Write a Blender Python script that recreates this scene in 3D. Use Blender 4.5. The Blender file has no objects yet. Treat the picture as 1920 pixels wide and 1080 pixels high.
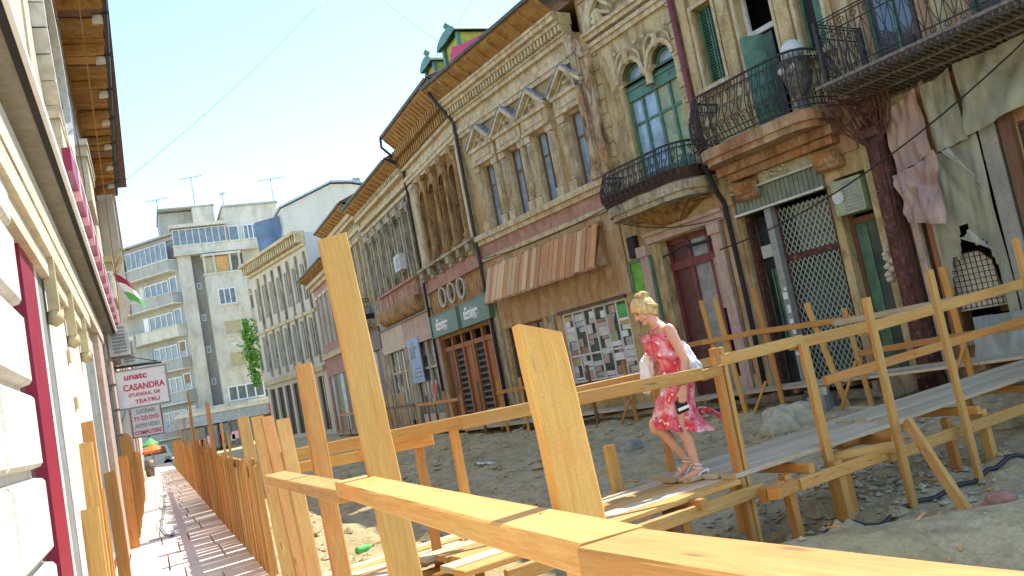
import bpy, bmesh, math, random
from mathutils import Vector, Matrix, noise
random.seed(7)
R = math.radians
sc = bpy.context.scene
C = sc.collection
# ------------------------------------------------------------------ camera, sky, sun, exposure
cam = bpy.data.objects.new('camera', bpy.data.cameras.new('camera'))
C.objects.link(cam)
cam.data.sensor_width = 36.0
cam.data.lens = 30.0
cam.data.clip_start = 0.05
cam.data.clip_end = 2000.0
_yaw, _pitch, _roll = R(24.0), R(5.64), R(10.76)
fw = Vector((math.sin(_yaw) * math.cos(_pitch), math.cos(_yaw) * math.cos(_pitch), math.sin(_pitch)))
rt = Vector((math.cos(_yaw), -math.sin(_yaw), 0))
up = rt.cross(fw)
cr = rt * math.cos(_roll) - up * math.sin(_roll)
cu = rt * math.sin(_roll) + up * math.cos(_roll)
cam.matrix_world = Matrix((( cr.x, cu.x, -fw.x, 0), (cr.y, cu.y, -fw.y, 0), (cr.z, cu.z, -fw.z, 1.42), (0, 0, 0, 1)))
sc.camera = cam

SUN = Vector((0.955, 0.296, 0)).normalized() * math.cos(R(55)) + Vector((0, 0, math.sin(R(55))))
w = bpy.data.worlds.new('World'); sc.world = w; w.use_nodes = True
nt = w.node_tree
sky = nt.nodes.new('ShaderNodeTexSky'); sky.sky_type = 'NISHITA'; sky.sun_disc = False
sky.sun_elevation = R(55); sky.sun_rotation = math.atan2(SUN.x, SUN.y)
sky.air_density = 1.0; sky.dust_density = 0.0; sky.ozone_density = 2.6
bg = nt.nodes['Background']; bg.inputs['Strength'].default_value = 0.15
nt.links.new(sky.outputs[0], bg.inputs[0])
sl = bpy.data.lights.new('sun', 'SUN'); sl.energy = 2.8; sl.angle = R(0.5); sl.color = (1.0, 0.95, 0.86)
so = bpy.data.objects.new('sun', sl); C.objects.link(so); so.location = (20, 10, 40)
so.rotation_euler = SUN.to_track_quat('Z', 'Y').to_euler()
sc.view_settings.view_transform = 'Standard'; sc.view_settings.look = 'None'
sc.view_settings.gamma = 1.0; sc.view_settings.use_curve_mapping = False
sc.view_settings.exposure = 1.66
sc.render.engine = 'CYCLES'
sc.cycles.max_bounces = 7; sc.cycles.diffuse_bounces = 4; sc.cycles.transparent_max_bounces = 8
sc.cycles.use_denoising = True

# ------------------------------------------------------------------ materials
def mat(name):
    m = bpy.data.materials.new(name); m.use_nodes = True
    n = m.node_tree.nodes; l = m.node_tree.links
    return m, n, l, n['Principled BSDF']
def tex(n, l, scale, coord='Object', stretch=(1, 1, 1), detail=6, rough=0.6, dist=0.0, rot=(0, 0, 0)):
    tc = n.new('ShaderNodeTexCoord'); mp = n.new('ShaderNodeMapping')
    mp.inputs['Scale'].default_value = stretch; mp.inputs['Rotation'].default_value = rot
    l.new(tc.outputs[coord], mp.inputs[0])
    t = n.new('ShaderNodeTexNoise'); t.inputs['Scale'].default_value = scale
    t.inputs['Detail'].default_value = detail; t.inputs['Roughness'].default_value = rough
    t.inputs['Distortion'].default_value = dist
    l.new(mp.outputs[0], t.inputs['Vector'])
    return t.outputs[0]
def ramp(n, l, fac, stops):
    r = n.new('ShaderNodeValToRGB'); e = r.color_ramp.elements
    while len(e) < len(stops): e.new(0.5)
    for i, (p, c) in enumerate(stops):
        e[i].position = p; e[i].color = (*c, 1) if len(c) == 3 else c
    l.new(fac, r.inputs[0]); return r.outputs[0]
def mix(n, l, fac, a, b, mode='MIX'):
    m = n.new('ShaderNodeMix'); m.data_type = 'RGBA'; m.blend_type = mode
    for s, v in ((0, fac), (6, a), (7, b)):
        if isinstance(v, (int, float)): m.inputs[s].default_value = v
        elif isinstance(v, tuple): m.inputs[s].default_value = (*v, 1)
        else: l.new(v, m.inputs[s])
    return m.outputs[2]
def bump(n, l, b, h, strength=0.3, dist=0.02):
    p = n.new('ShaderNodeBump'); p.inputs['Strength'].default_value = strength; p.inputs['Distance'].default_value = dist
    l.new(h, p.inputs['Height']); l.new(p.outputs[0], b.inputs['Normal'])
def plain(name, col, rough=0.7, metal=0.0, var=0.25, scale=6.0, bmp=0.15, emit=None):
    m, n, l, b = mat(name)
    t = tex(n, l, scale)
    d = tuple(c * (1 - var) for c in col); h = tuple(min(1, c * (1 + var)) for c in col)
    l.new(ramp(n, l, t, [(0.3, d), (0.7, h)]), b.inputs['Base Color'])
    b.inputs['Roughness'].default_value = rough; b.inputs['Metallic'].default_value = metal
    if bmp: bump(n, l, b, t, bmp)
    return m
def plaster(name, base, second, dirt, grey, a=0.5, streak=0.5, scale=1.0, chips=0.0, chipcol=(.3, .14, .08)):
    """old stucco: two patchy coats, vertical rain streaks, grey bloom, and chipped spots"""
    m, n, l, b = mat(name)
    big = tex(n, l, 0.9 * scale, detail=8, rough=0.65)
    med = tex(n, l, 3.5 * scale, detail=8, rough=0.7)
    st = tex(n, l, 1.7 * scale, stretch=(1.35, 1.35, 0.5), detail=9, rough=0.72, dist=.5)
    fine = tex(n, l, 26, detail=4)
    c = mix(n, l, ramp(n, l, big, [(0.38, (0, 0, 0)), (0.62, (1, 1, 1))]), base, second)
    c = mix(n, l, ramp(n, l, med, [(0.5, (0, 0, 0)), (0.72, (a, a, a))]), c, grey)
    c = mix(n, l, ramp(n, l, st, [(0.44, (0, 0, 0)), (0.64, (min(1, streak * 1.15),) * 3)]), c, dirt)
    s2 = tex(n, l, 3.4 * scale, stretch=(1.4, 1.4, 0.7), detail=9, rough=0.75, dist=.5)
    c = mix(n, l, ramp(n, l, s2, [(0.52, (0, 0, 0)), (0.66, (streak * .8,) * 3)]), c, tuple(x * .7 for x in dirt))
    sp = tex(n, l, 11 * scale, detail=8, rough=0.8, dist=.5)
    c = mix(n, l, ramp(n, l, sp, [(0.55, (0, 0, 0)), (0.70, (.75 * a + .1,) * 3)]), c, tuple(x * .8 for x in dirt))
    if chips:
        ch = tex(n, l, 5.0 * scale, detail=10, rough=0.75, dist=0.6)
        c = mix(n, l, ramp(n, l, ch, [(0.60 - chips * .1, (0, 0, 0)), (0.63 - chips * .1, (1, 1, 1))]), c, chipcol)
    c = mix(n, l, 0.35, c, ramp(n, l, fine, [(0.3, (.35, .35, .35)), (0.7, (1, 1, 1))]), 'MULTIPLY')
    l.new(c, b.inputs['Base Color']); b.inputs['Roughness'].default_value = 0.9
    bump(n, l, b, med, 0.5, 0.03)
    return m
def wood(name, light, mid, dark, gs=1.0, rough=0.65, knots=True, grey=None, bmp=0.35, fuzz=.25):
    """sawn pine, grain along U of the UV map (metres)"""
    m, n, l, b = mat(name)
    oi = n.new('ShaderNodeObjectInfo')
    g = tex(n, l, 1.0, 'UV', (2.2 * gs, 34 * gs, 1), detail=8, rough=0.7, dist=0.9)
    f = tex(n, l, 1.0, 'UV', (9 * gs, 210 * gs, 1), detail=3, rough=0.6)
    p = tex(n, l, 1.6, 'UV', (1, 2.2, 1), detail=4)
    c = ramp(n, l, g, [(0.28, dark), (0.45, mid), (0.68, light)])
    c = mix(n, l, ramp(n, l, f, [(0.35, (0.5,) * 3), (0.6, (0, 0, 0))]), c, dark)
    c = mix(n, l, ramp(n, l, p, [(0.42, (0, 0, 0)), (0.72, (.65,) * 3)]), c, tuple(x * y for x, y in zip(mid, (1.1, .72, .5))))
    if grey:
        q = tex(n, l, 1.3, 'UV', (0.8, 5, 1), detail=6)
        c = mix(n, l, ramp(n, l, q, [(0.35, (0, 0, 0)), (0.65, (1, 1, 1))]), c, grey)
    if knots:
        tc = n.new('ShaderNodeTexCoord'); mp = n.new('ShaderNodeMapping'); mp.inputs['Scale'].default_value = (1.7, 8, 1)
        l.new(tc.outputs['UV'], mp.inputs[0])
        v = n.new('ShaderNodeTexVoronoi'); v.inputs['Scale'].default_value = 1.5
        l.new(mp.outputs[0], v.inputs['Vector'])
        c = mix(n, l, ramp(n, l, v.outputs['Distance'], [(0.05, (.8,) * 3), (0.12, (0, 0, 0))]), c, tuple(x * .45 for x in dark))
    fz = tex(n, l, 1.0, 'UV', (150, 230, 1), detail=5, rough=.75); fp_ = tex(n, l, 1.0, 'UV', (5, 9, 1), detail=5, rough=.7)
    c = mix(n, l, ramp(n, l, fz, [(0.5, (0, 0, 0)), (0.68, (fuzz,) * 3)]), c, tuple(x * .62 for x in mid))
    c = mix(n, l, ramp(n, l, fp_, [(0.52, (0, 0, 0)), (0.75, (.5,) * 3)]), c, tuple(x * y for x, y in zip(mid, (.95, .62, .4))))
    hs = n.new('ShaderNodeHueSaturation')
    mr = n.new('ShaderNodeMapRange'); mr.inputs[3].default_value = 0.78; mr.inputs[4].default_value = 1.18
    l.new(oi.outputs['Random'], mr.inputs[0]); l.new(mr.outputs[0], hs.inputs['Value'])
    l.new(c, hs.inputs['Color']); l.new(hs.outputs[0], b.inputs['Base Color'])
    b.inputs['Roughness'].default_value = rough
    bump(n, l, b, f, bmp, 0.004)
    return m
M = {}
M['pine'] = wood('fresh pine', (.64, .42, .135), (.55, .32, .075), (.34, .16, .035), fuzz=.5)
M['pine_orange'] = wood('orange pine', (.60, .34, .09), (.52, .25, .05), (.31, .12, .025), fuzz=.5)
M['pine_rough'] = wood('rough sawn pine', (.65, .43, .13), (.58, .35, .08), (.42, .21, .04), gs=.7, bmp=0.5, fuzz=.8)
M['plank'] = wood('weathered planks', (.58, .50, .34), (.46, .39, .25), (.22, .17, .10), grey=(.54, .45, .28))
M['old_wood'] = wood('old dark wood', (.26, .15, .07), (.18, .09, .04), (.08, .04, .02), knots=False)
M['shutter_wood'] = wood('orange painted wood', (.45, .20, .06), (.36, .14, .04), (.15, .05, .02), knots=False)
M['slat_rust'] = wood('rust streaked slat', (.62, .44, .20), (.52, .24, .06), (.24, .09, .03), gs=.8, knots=False)
M['slat_cream'] = wood('cream streaked slat', (.66, .58, .38), (.60, .42, .18), (.36, .16, .05), gs=.8, knots=False)
M['ochre'] = plaster('ochre stucco', (.62, .46, .20), (.56, .36, .12), (.20, .12, .05), (.50, .45, .30), chips=.25, chipcol=(.30, .17, .09))
M['ochre_trim'] = plaster('pale ochre mouldings', (.72, .60, .36), (.64, .48, .23), (.20, .12, .05), (.60, .56, .42), a=.6, streak=.55, scale=2.4)
M['yellow'] = plaster('yellow stucco', (.64, .51, .26), (.58, .42, .16), (.20, .12, .05), (.46, .44, .30), streak=.75)
M['orange_trim'] = plaster('orange stained mouldings', (.56, .45, .28), (.50, .26, .07), (.13, .06, .02), (.52, .48, .36), a=.6, streak=.9, scale=2)
M['grey_stucco'] = plaster('grey stucco', (.48, .44, .31), (.52, .42, .23), (.13, .095, .05), (.42, .42, .34), streak=.85, scale=1.6)
M['orange_stucco'] = plaster('orange brown stucco', (.50, .28, .08), (.42, .22, .06), (.12, .06, .02), (.44, .34, .18), streak=.85, scale=2)
M['pink'] = plaster('pink stucco', (.52, .27, .19), (.46, .24, .14), (.20, .11, .07), (.46, .36, .25), streak=.6, scale=1.5)
M['pink_pale'] = plaster('pale pink stucco', (.60, .42, .36), (.54, .40, .28), (.24, .15, .10), (.50, .46, .38), streak=.4, scale=1.5)
M['shop_ochre'] = plaster('stained shop plaster', (.58, .45, .25), (.52, .33, .14), (.34, .14, .045), (.40, .40, .26), streak=.7)
M['cream'] = plaster('cream render', (.66, .60, .46), (.60, .52, .36), (.34, .26, .16), (.55, .53, .45), a=.3, streak=.3)
M['white_wall'] = plaster('white limewash', (.68, .65, .58), (.62, .58, .50), (.45, .40, .30), (.66, .63, .56), a=.35, streak=.35, scale=1.5)
M['flat_cream'] = plaster('apartment render', (.76, .71, .56), (.70, .66, .52), (.44, .38, .28), (.62, .60, .52), a=.4, streak=.5, scale=.4)
M['flat_grey'] = plaster('grey apartment render', (.46, .45, .39), (.42, .42, .37), (.26, .24, .20), (.48, .47, .43), a=.4, streak=.4, scale=.4)
M['flat_pink'] = plaster('pinkish apartment render', (.50, .42, .38), (.46, .40, .36), (.28, .22, .20), (.46, .44, .42), a=.3, streak=.4, scale=.4)
M['gable'] = plaster('blank gable render', (.62, .60, .50), (.58, .56, .47), (.42, .40, .33), (.52, .52, .47), a=.3, streak=.3, scale=.3)
M['fascia_green'] = plain('dim green fascia', (.15, .19, .13), .35, 0, .35, 4)
M['brick_stucco'] = plaster('orange red stucco', (.48, .22, .10), (.50, .36, .18), (.16, .06, .02), (.44, .40, .26), a=.7, streak=.7, scale=1.6)
M['lime'] = plain('lime painted boards', (.36, .38, .05), .7, 0, .35, 5)
M['rust'] = plaster('rusty sheet', (.42, .20, .06), (.50, .40, .24), (.22, .07, .02), (.50, .46, .34), a=.8, streak=.9, scale=1.2)
M['rust_red'] = plaster('rusty red iron', (.16, .045, .03), (.10, .03, .025), (.05, .02, .015), (.30, .22, .11), a=.9, streak=.8, scale=3)
M['iron'] = plain('wrought iron', (.045, .04, .034), .55, .4, .5, 12)
M['iron_grey'] = plain('greyish old iron', (.17, .15, .12), .6, .4, .6, 14)
M['zinc'] = plain('zinc gutter', (.10, .11, .10), .5, .5, .4)
M['flash'] = plain('metal flashing', (.34, .38, .40), .4, .6, .3)
M['roof'] = plain('roof tiles', (.16, .10, .07), .85, 0, .5, 9, .4)
M['soffit'] = plaster('ochre timber eaves', (.50, .27, .06), (.40, .19, .04), (.16, .07, .02), (.46, .34, .14), streak=.5, scale=2)
M['green'] = plain('green paint', (.07, .17, .10), .5, 0, .4, 5)
M['green_pale'] = plain('faded green boards', (.30, .36, .20), .6, 0, .3, 4)
M['green_sign'] = plain('dark green sign', (.02, .095, .05), .4, 0, .15)
M['green_bright'] = plain('bright green board', (.12, .33, .02), .4, 0, .45, 3, 0)
M['maroon'] = plain('maroon paint', (.16, .03, .035), .5, 0, .4, 5)
M['maroon_dark'] = plain('dark maroon doors', (.085, .03, .025), .5, 0, .4, 5)
M['crimson'] = plain('crimson paint', (.26, .007, .034), .4, 0, .2, 5, .05)
M['sign_red'] = plain('sign red', (.55, .012, .06), .5, 0, .1)
M['pink_paint'] = plain('pink plastic', (.80, .38, .46), .5, 0, .1, 3, 0)
M['white'] = plain('white paint', (.78, .78, .75), .5, 0, .08, 8, .05)
M['offwhite'] = plain('dirty white', (.58, .57, .50), .6, 0, .25, 8, .05)
M['grey'] = plain('grey metal', (.26, .27, .25), .5, .2, .25)
M['black'] = plain('black and painted interior dark', (.016, .015, .014), .8, 0, .4, 3)
M['dark_green_int'] = plain('green painted interior gloom', (.05, .075, .055), .7, 0, .6, 2)  # dark green painted as the gloom of unlit interiors
M['concrete'] = plaster('concrete', (.36, .34, .27), (.32, .31, .25), (.16, .15, .12), (.40, .40, .36), streak=.3)
M['mortar'] = plain('path bed', (.26, .21, .15), .95, 0, .3, 20)
M['stone'] = plain('rubble stone', (.40, .36, .23), .9, 0, .35, 7, .5)
M['brick_old'] = plain('old red brick', (.30, .13, .08), .9, 0, .4, 12, .4)
M['rubber'] = plain('black hose', (.02, .02, .02), .5, 0, .2)
M['blue_sheet'] = plain('blue plastic sheet', (.10, .16, .24), .5, 0, .3, 1.2)
M['red'] = plain('red board', (.50, .04, .015), .5, 0, .2)
M['orange'] = plain('orange fabric', (.75, .18, .03), .7, 0, .1)
M['green_fab'] = plain('green fabric', (.10, .42, .10), .7, 0, .1)
M['curtain'] = plain('pale blind', (.52, .55, .46), .8, 0, .3, 3)
M['orange_blind'] = plain('orange blind', (.60, .33, .10), .7, 0, .2)
M['tan_blind'] = plain('tan roller blind', (.46, .38, .20), .7, 0, .2)
M['brown_blind'] = plain('brown roller blind', (.26, .17, .10), .7, 0, .2)
M['blue'] = plain('blue poster', (.22, .33, .52), .5, 0, .15, 2, 0)
M['paper'] = plain('paper', (.72, .71, .66), .8, 0, .08, 4, 0)
def m_glass(name, col, rough=.06):
    m, n, l, b = mat(name)
    t = tex(n, l, 2.5, detail=5)
    l.new(ramp(n, l, t, [(0.35, tuple(c * .5 for c in col)), (0.65, col)]), b.inputs['Base Color'])
    b.inputs['Roughness'].default_value = rough; b.inputs['Specular IOR Level'].default_value = 1.0
    return m
M['glass'] = m_glass('window glass', (.05, .065, .065))
M['glass_far'] = m_glass('distant window glass', (.16, .20, .20), .2)
M['glass_pale'] = m_glass('dusty pane', (.28, .33, .31), .25)
M['glass_sky'] = m_glass('pane painted sky blue', (.30, .42, .48), .15)  # pale sky reflection painted into the pane colour
def m_dirt():
    m, n, l, b = mat('dry dug earth')
    a = tex(n, l, 0.6, detail=8, rough=.7); d = tex(n, l, 4, detail=10, rough=.75); e = tex(n, l, 30, detail=6, rough=.7)
    c = ramp(n, l, a, [(0.3, (.50, .38, .16)), (0.55, (.66, .53, .28)), (0.75, (.56, .52, .32))])
    c = mix(n, l, ramp(n, l, d, [(0.45, (0, 0, 0)), (0.66, (.9,) * 3)]), c, (.32, .245, .12))
    c = mix(n, l, .40, c, ramp(n, l, e, [(0.32, (.35, .35, .35)), (0.6, (1, 1, 1))]), 'MULTIPLY')
    l.new(c, b.inputs['Base Color']); b.inputs['Roughness'].default_value = .95
    mx = n.new('ShaderNodeMath'); mx.operation = 'ADD'; l.new(d, mx.inputs[0]); l.new(e, mx.inputs[1])
    bump(n, l, b, mx.outputs[0], .9, .05)
    return m
M['dirt'] = m_dirt()
def m_tile():
    m, n, l, b = mat('pink paving slabs')
    oi = n.new('ShaderNodeObjectInfo'); t = tex(n, l, 5, detail=8, rough=.7); e = tex(n, l, 40, detail=4)
    c = ramp(n, l, oi.outputs['Random'], [(0.0, (.76, .60, .50)), (0.4, (.80, .70, .56)), (0.75, (.82, .63, .54)), (1.0, (.84, .75, .60))])
    c = mix(n, l, ramp(n, l, t, [(0.4, (0, 0, 0)), (0.75, (.7,) * 3)]), c, (.62, .56, .45))
    c = mix(n, l, .3, c, ramp(n, l, e, [(0.3, (.5,) * 3), (0.7, (1,) * 3)]), 'MULTIPLY')
    l.new(c, b.inputs['Base Color']); b.inputs['Roughness'].default_value = .85; bump(n, l, b, t, .3, .01)
    return m
M['tile'] = m_tile()
def m_leaf():
    m, n, l, b = mat('ivy leaves')
    oi = tex(n, l, 3); l.new(ramp(n, l, oi, [(0.3, (.11, .28, .015)), (0.7, (.28, .52, .04))]), b.inputs['Base Color'])
    b.inputs['Roughness'].default_value = .6
    return m
M['leaf'] = m_leaf()
def m_tarp(name, col, alpha):
    m, n, l, b = mat(name)
    s = tex(n, l, 1.0, stretch=(2.2, 2.2, .7), detail=7, rough=.65, dist=.8); t = tex(n, l, 1.1, detail=5)
    c = ramp(n, l, s, [(0.35, tuple(x * .55 for x in col)), (0.65, col)])
    l.new(c, b.inputs['Base Color']); b.inputs['Roughness'].default_value = .35
    l.new(ramp(n, l, t, [(0.4, (alpha,) * 3), (0.6, (min(1, alpha + .12),) * 3)]), b.inputs['Alpha'])
    bump(n, l, b, s, .5, .05)
    return m
M['tarp'] = m_tarp('grey green plastic sheet', (.36, .36, .24), .93)
M['tarp_pink'] = m_tarp('pinkish plastic sheet', (.46, .30, .24), .95)
M['tarp_clear'] = m_tarp('clear milky plastic sheet', (.42, .45, .36), .8)
def m_lattice(name, col, sc_):
    """expanded metal: diagonal mesh cut out by alpha"""
    m, n, l, b = mat(name)
    tc = n.new('ShaderNodeTexCoord'); sx = n.new('ShaderNodeSeparateXYZ'); l.new(tc.outputs['UV'], sx.inputs[0])
    outs = []
    for sg in (1, -1):
        k = n.new('ShaderNodeMath'); k.operation = 'MULTIPLY'; k.inputs[1].default_value = 0.62 * sg; l.new(sx.outputs[1], k.inputs[0])
        a = n.new('ShaderNodeMath'); a.operation = 'ADD'; l.new(sx.outputs[0], a.inputs[0]); l.new(k.outputs[0], a.inputs[1])
        s = n.new('ShaderNodeMath'); s.operation = 'MULTIPLY'; s.inputs[1].default_value = sc_; l.new(a.outputs[0], s.inputs[0])
        f = n.new('ShaderNodeMath'); f.operation = 'FRACT'; l.new(s.outputs[0], f.inputs[0])
        g = n.new('ShaderNodeMath'); g.operation = 'LESS_THAN'; g.inputs[1].default_value = .2; l.new(f.outputs[0], g.inputs[0]); outs.append(g)
    mx = n.new('ShaderNodeMath'); mx.operation = 'MAXIMUM'; l.new(outs[0].outputs[0], mx.inputs[0]); l.new(outs[1].outputs[0], mx.inputs[1])
    l.new(mx.outputs[0], b.inputs['Alpha']); b.inputs['Base Color'].default_value = (*col, 1); b.inputs['Roughness'].default_value = .5
    return m
def m_floral():
    m, n, l, b = mat('red floral cotton')
    tc = n.new('ShaderNodeTexCoord')
    def vor(s, off=0):
        mp = n.new('ShaderNodeMapping'); mp.inputs['Location'].default_value = (off, off * .7, off * .3); l.new(tc.outputs['Object'], mp.inputs[0])
        nz = n.new('ShaderNodeTexNoise'); nz.inputs['Scale'].default_value = 9; l.new(mp.outputs[0], nz.inputs['Vector'])
        mm = n.new('ShaderNodeMix'); mm.data_type = 'RGBA'; mm.inputs[0].default_value = .12; l.new(mp.outputs[0], mm.inputs[6]); l.new(nz.outputs['Color'], mm.inputs[7])
        v = n.new('ShaderNodeTexVoronoi'); v.inputs['Scale'].default_value = s; l.new(mm.outputs[2], v.inputs['Vector']); return v
    c = ramp(n, l, tex(n, l, 5, detail=5, dist=1.0), [(0.40, (.60, .04, .07)), (0.50, (.66, .16, .22)), (0.64, (.76, .48, .52))])
    v = vor(9); c = mix(n, l, ramp(n, l, v.outputs['Distance'], [(0.18, (1,) * 3), (0.3, (0,) * 3)]), c, (.70, .03, .03))
    c = mix(n, l, ramp(n, l, v.outputs['Distance'], [(0.07, (1,) * 3), (0.12, (0,) * 3)]), c, (.85, .55, .50))
    v = vor(12, 3.1); c = mix(n, l, ramp(n, l, v.outputs['Distance'], [(0.16, (1,) * 3), (0.24, (0,) * 3)]), c, (.84, .78, .78))
    v = vor(17, 5.7); c = mix(n, l, ramp(n, l, v.outputs['Distance'], [(0.13, (.9,) * 3), (0.22, (0,) * 3)]), c, (.10, .05, .12))
    l.new(c, b.inputs['Base Color']); b.inputs['Roughness'].default_value = .8
    return m
M['floral'] = m_floral()
M['skin'] = plain('skin', (.62, .33, .22), .5, 0, .08, 4, 0)
M['hair'] = plain('blonde hair', (.55, .38, .15), .5, 0, .45, 30, .5)
M['cloth_white'] = plain('white cotton', (.80, .79, .78), .8, 0, .06, 4, .1)

# ------------------------------------------------------------------ mesh builder
class MB:
    """collects shapes in one mesh; org is subtracted so that parts sit local to their thing"""
    def __init__(s, org=(0, 0, 0)):
        s.v = []; s.f = []; s.uv = []; s.sm = []; s.o = Vector(org); s.marks = []
    def face(s, pts, uvs=None, smooth=False):
        i = len(s.v); s.v += [Vector(p) for p in pts]; s.f.append(list(range(i, i + len(pts))))
        s.uv.append(uvs or [(0, 0)] * len(pts)); s.sm.append(smooth)
    def hexa(s, a, b, uo=None):
        s.marks.append(len(s.f))
        """a: 4 bottom corners, b: 4 top corners (same order, counter-clockwise from above); u runs a->b"""
        a = [Vector(p) for p in a]; b = [Vector(p) for p in b]
        uo = uo or (random.uniform(0, 30), random.uniform(0, 30))
        s.face([a[3], a[2], a[1], a[0]], [(uo[0] + q * .1, uo[1] + r * .1) for q, r in ((0, 0), (0, 1), (1, 1), (1, 0))])
        s.face(b, [(uo[0] + q * .1, uo[1] + r * .1) for q, r in ((0, 0), (0, 1), (1, 1), (1, 0))])
        acc = 0
        for i in range(4):
            j = (i + 1) % 4; wd = (a[j] - a[i]).length; L = (b[i] - a[i]).length
            s.face([a[i], a[j], b[j], b[i]], [(uo[0], uo[1] + acc), (uo[0], uo[1] + acc + wd), (uo[0] + L, uo[1] + acc + wd), (uo[0] + L, uo[1] + acc)])
            acc += wd
    def box(s, x0, x1, y0, y1, z0, z1, axis=None):
        if x0 > x1: x0, x1 = x1, x0
        if y0 > y1: y0, y1 = y1, y0
        if z0 > z1: z0, z1 = z1, z0
        d = (x1 - x0, y1 - y0, z1 - z0); ax = d.index(max(d)) if axis is None else axis
        if ax == 2: s.hexa([(x0, y0, z0), (x1, y0, z0), (x1, y1, z0), (x0, y1, z0)], [(x0, y0, z1), (x1, y0, z1), (x1, y1, z1), (x0, y1, z1)])
        elif ax == 0: s.hexa([(x0, y0, z0), (x0, y1, z0), (x0, y1, z1), (x0, y0, z1)], [(x1, y0, z0), (x1, y1, z0), (x1, y1, z1), (x1, y0, z1)])
        else: s.hexa([(x0, y0, z0), (x0, y0, z1), (x1, y0, z1), (x1, y0, z0)], [(x0, y1, z0), (x0, y1, z1), (x1, y1, z1), (x1, y1, z0)])
    def beam(s, p0, p1, w, h, up=(0, 0, 1), cut=0.0, taper=0.0):
        """rectangular timber from p0 to p1; w across, h along up; cut slants the far end"""
        p0 = Vector(p0); p1 = Vector(p1); d = (p1 - p0).normalized(); u = Vector(up)
        if abs(d.dot(u)) > .95: u = Vector((0, 1, 0))
        x = d.cross(u).normalized(); u = x.cross(d).normalized()
        cs = [(-1, -1), (1, -1), (1, 1), (-1, 1)]
        cs = cs[::-1]
        A = [p0 + x * (w / 2 * i) + u * (h / 2 * j) for i, j in cs]
        k = 1 - taper
        B = [p1 + x * (w / 2 * i * k) + u * (h / 2 * j * k) + d * (cut * i) for i, j in cs]
        A = A[::-1]; B = B[::-1]
        s.hexa(A, B)
    def timber(s, p0, p1, w, h, up=(0, 0, 1), seg=8, bow=0.006, ch=0.006, rough=0.0015, cut=0.0):
        """foreground timber: chamfered edges, slight bow and uneven arrises"""
        p0 = Vector(p0); p1 = Vector(p1); L = (p1 - p0).length; d = (p1 - p0).normalized(); u = Vector(up)
        if abs(d.dot(u)) > .95: u = Vector((0, 1, 0))
        x = d.cross(u).normalized(); u = x.cross(d).normalized(); sd = random.uniform(0, 90)
        a, b_ = w / 2, h / 2
        prof = [(-a + ch, -b_), (a - ch, -b_), (a, -b_ + ch), (a, b_ - ch), (a - ch, b_), (-a + ch, b_), (-a, b_ - ch), (-a, -b_ + ch)]
        us = [0]; 
        for i in range(8):
            q, r = prof[i], prof[(i + 1) % 8]; us.append(us[-1] + math.hypot(q[0] - r[0], q[1] - r[1]))
        uo = (random.uniform(0, 30), random.uniform(0, 30)); rings = []
        for k in range(seg + 1):
            t = k / seg; c = p0 + d * (L * t) + x * (bow * math.sin(t * 3.1 + sd)) + u * (bow * math.sin(t * 2.3 + sd * 2))
            ring = []
            for i, (q, r) in enumerate(prof):
                nz = noise.noise(Vector((t * L * 6 + sd, i * 3.7, sd))) * rough * 2
                e = d * (cut * q / a) if k == seg else Vector((0, 0, 0))
                ring.append(c + x * (q + nz) + u * (r + nz * .7) + e)
            rings.append(ring)
        for k in range(seg):
            for i in range(8):
                j = (i + 1) % 8
                s.face([rings[k][i], rings[k][j], rings[k + 1][j], rings[k + 1][i]],
                       [(uo[0] + L * k / seg, uo[1] + us[i]), (uo[0] + L * k / seg, uo[1] + us[i + 1]), (uo[0] + L * (k + 1) / seg, uo[1] + us[i + 1]), (uo[0] + L * (k + 1) / seg, uo[1] + us[i])])
        s.face(rings[0][::-1], [(uo[0] + q * .3, uo[1] + r * .3) for q, r in prof[::-1]]); s.face(rings[-1], [(uo[0] + q * .3, uo[1] + r * .3) for q, r in prof])
    def prism(s, poly, y0, y1, plane='xz'):
        s.marks.append(len(s.f))
        """polygon (counter-clockwise seen from +y) extruded between y0 and y1"""
        mk = (lambda a, b, y: (a, y, b)) if plane == 'xz' else ((lambda a, b, y: (y, a, b)) if plane == 'yz' else (lambda a, b, y: (a, b, y)))
        A = [mk(a, b, y0) for a, b in poly]; B = [mk(a, b, y1) for a, b in poly]; n_ = len(poly)
        s.face(A, [(a, b) for a, b in poly]); s.face(B[::-1], [(a, b) for a, b in poly[::-1]])
        for i in range(n_):
            j = (i + 1) % n_; L = math.dist(poly[i], poly[j])
            s.face([A[j], A[i], B[i], B[j]], [(L, 0), (0, 0), (0, abs(y1 - y0)), (L, abs(y1 - y0))])
    def tube(s, pts, r, n=6, caps=True, r1=None):
        s.marks.append(len(s.f))
        pts = [Vector(p) for p in pts]; rings = []; u = None; L = 0
        for k, p in enumerate(pts):
            d = (pts[min(k + 1, len(pts) - 1)] - pts[max(k - 1, 0)]).normalized()
            if u is None:
                u = d.orthogonal().normalized()
            u = (u - d * u.dot(d)).normalized(); x = d.cross(u)
            rr = r if r1 is None else r + (r1 - r) * k / (len(pts) - 1)
            rings.append([p + (u * math.cos(a) + x * math.sin(a)) * rr for a in [2 * math.pi * i / n for i in range(n)]])
        for k in range(len(pts) - 1):
            l2 = (pts[k + 1] - pts[k]).length
            for i in range(n):
                j = (i + 1) % n
                s.face([rings[k][i], rings[k][j], rings[k + 1][j], rings[k + 1][i]], [(L, i * r), (L, i * r + r), (L + l2, i * r + r), (L + l2, i * r)], True)
            L += l2
        if caps: s.face(rings[0][::-1]); s.face(rings[-1])
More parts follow.
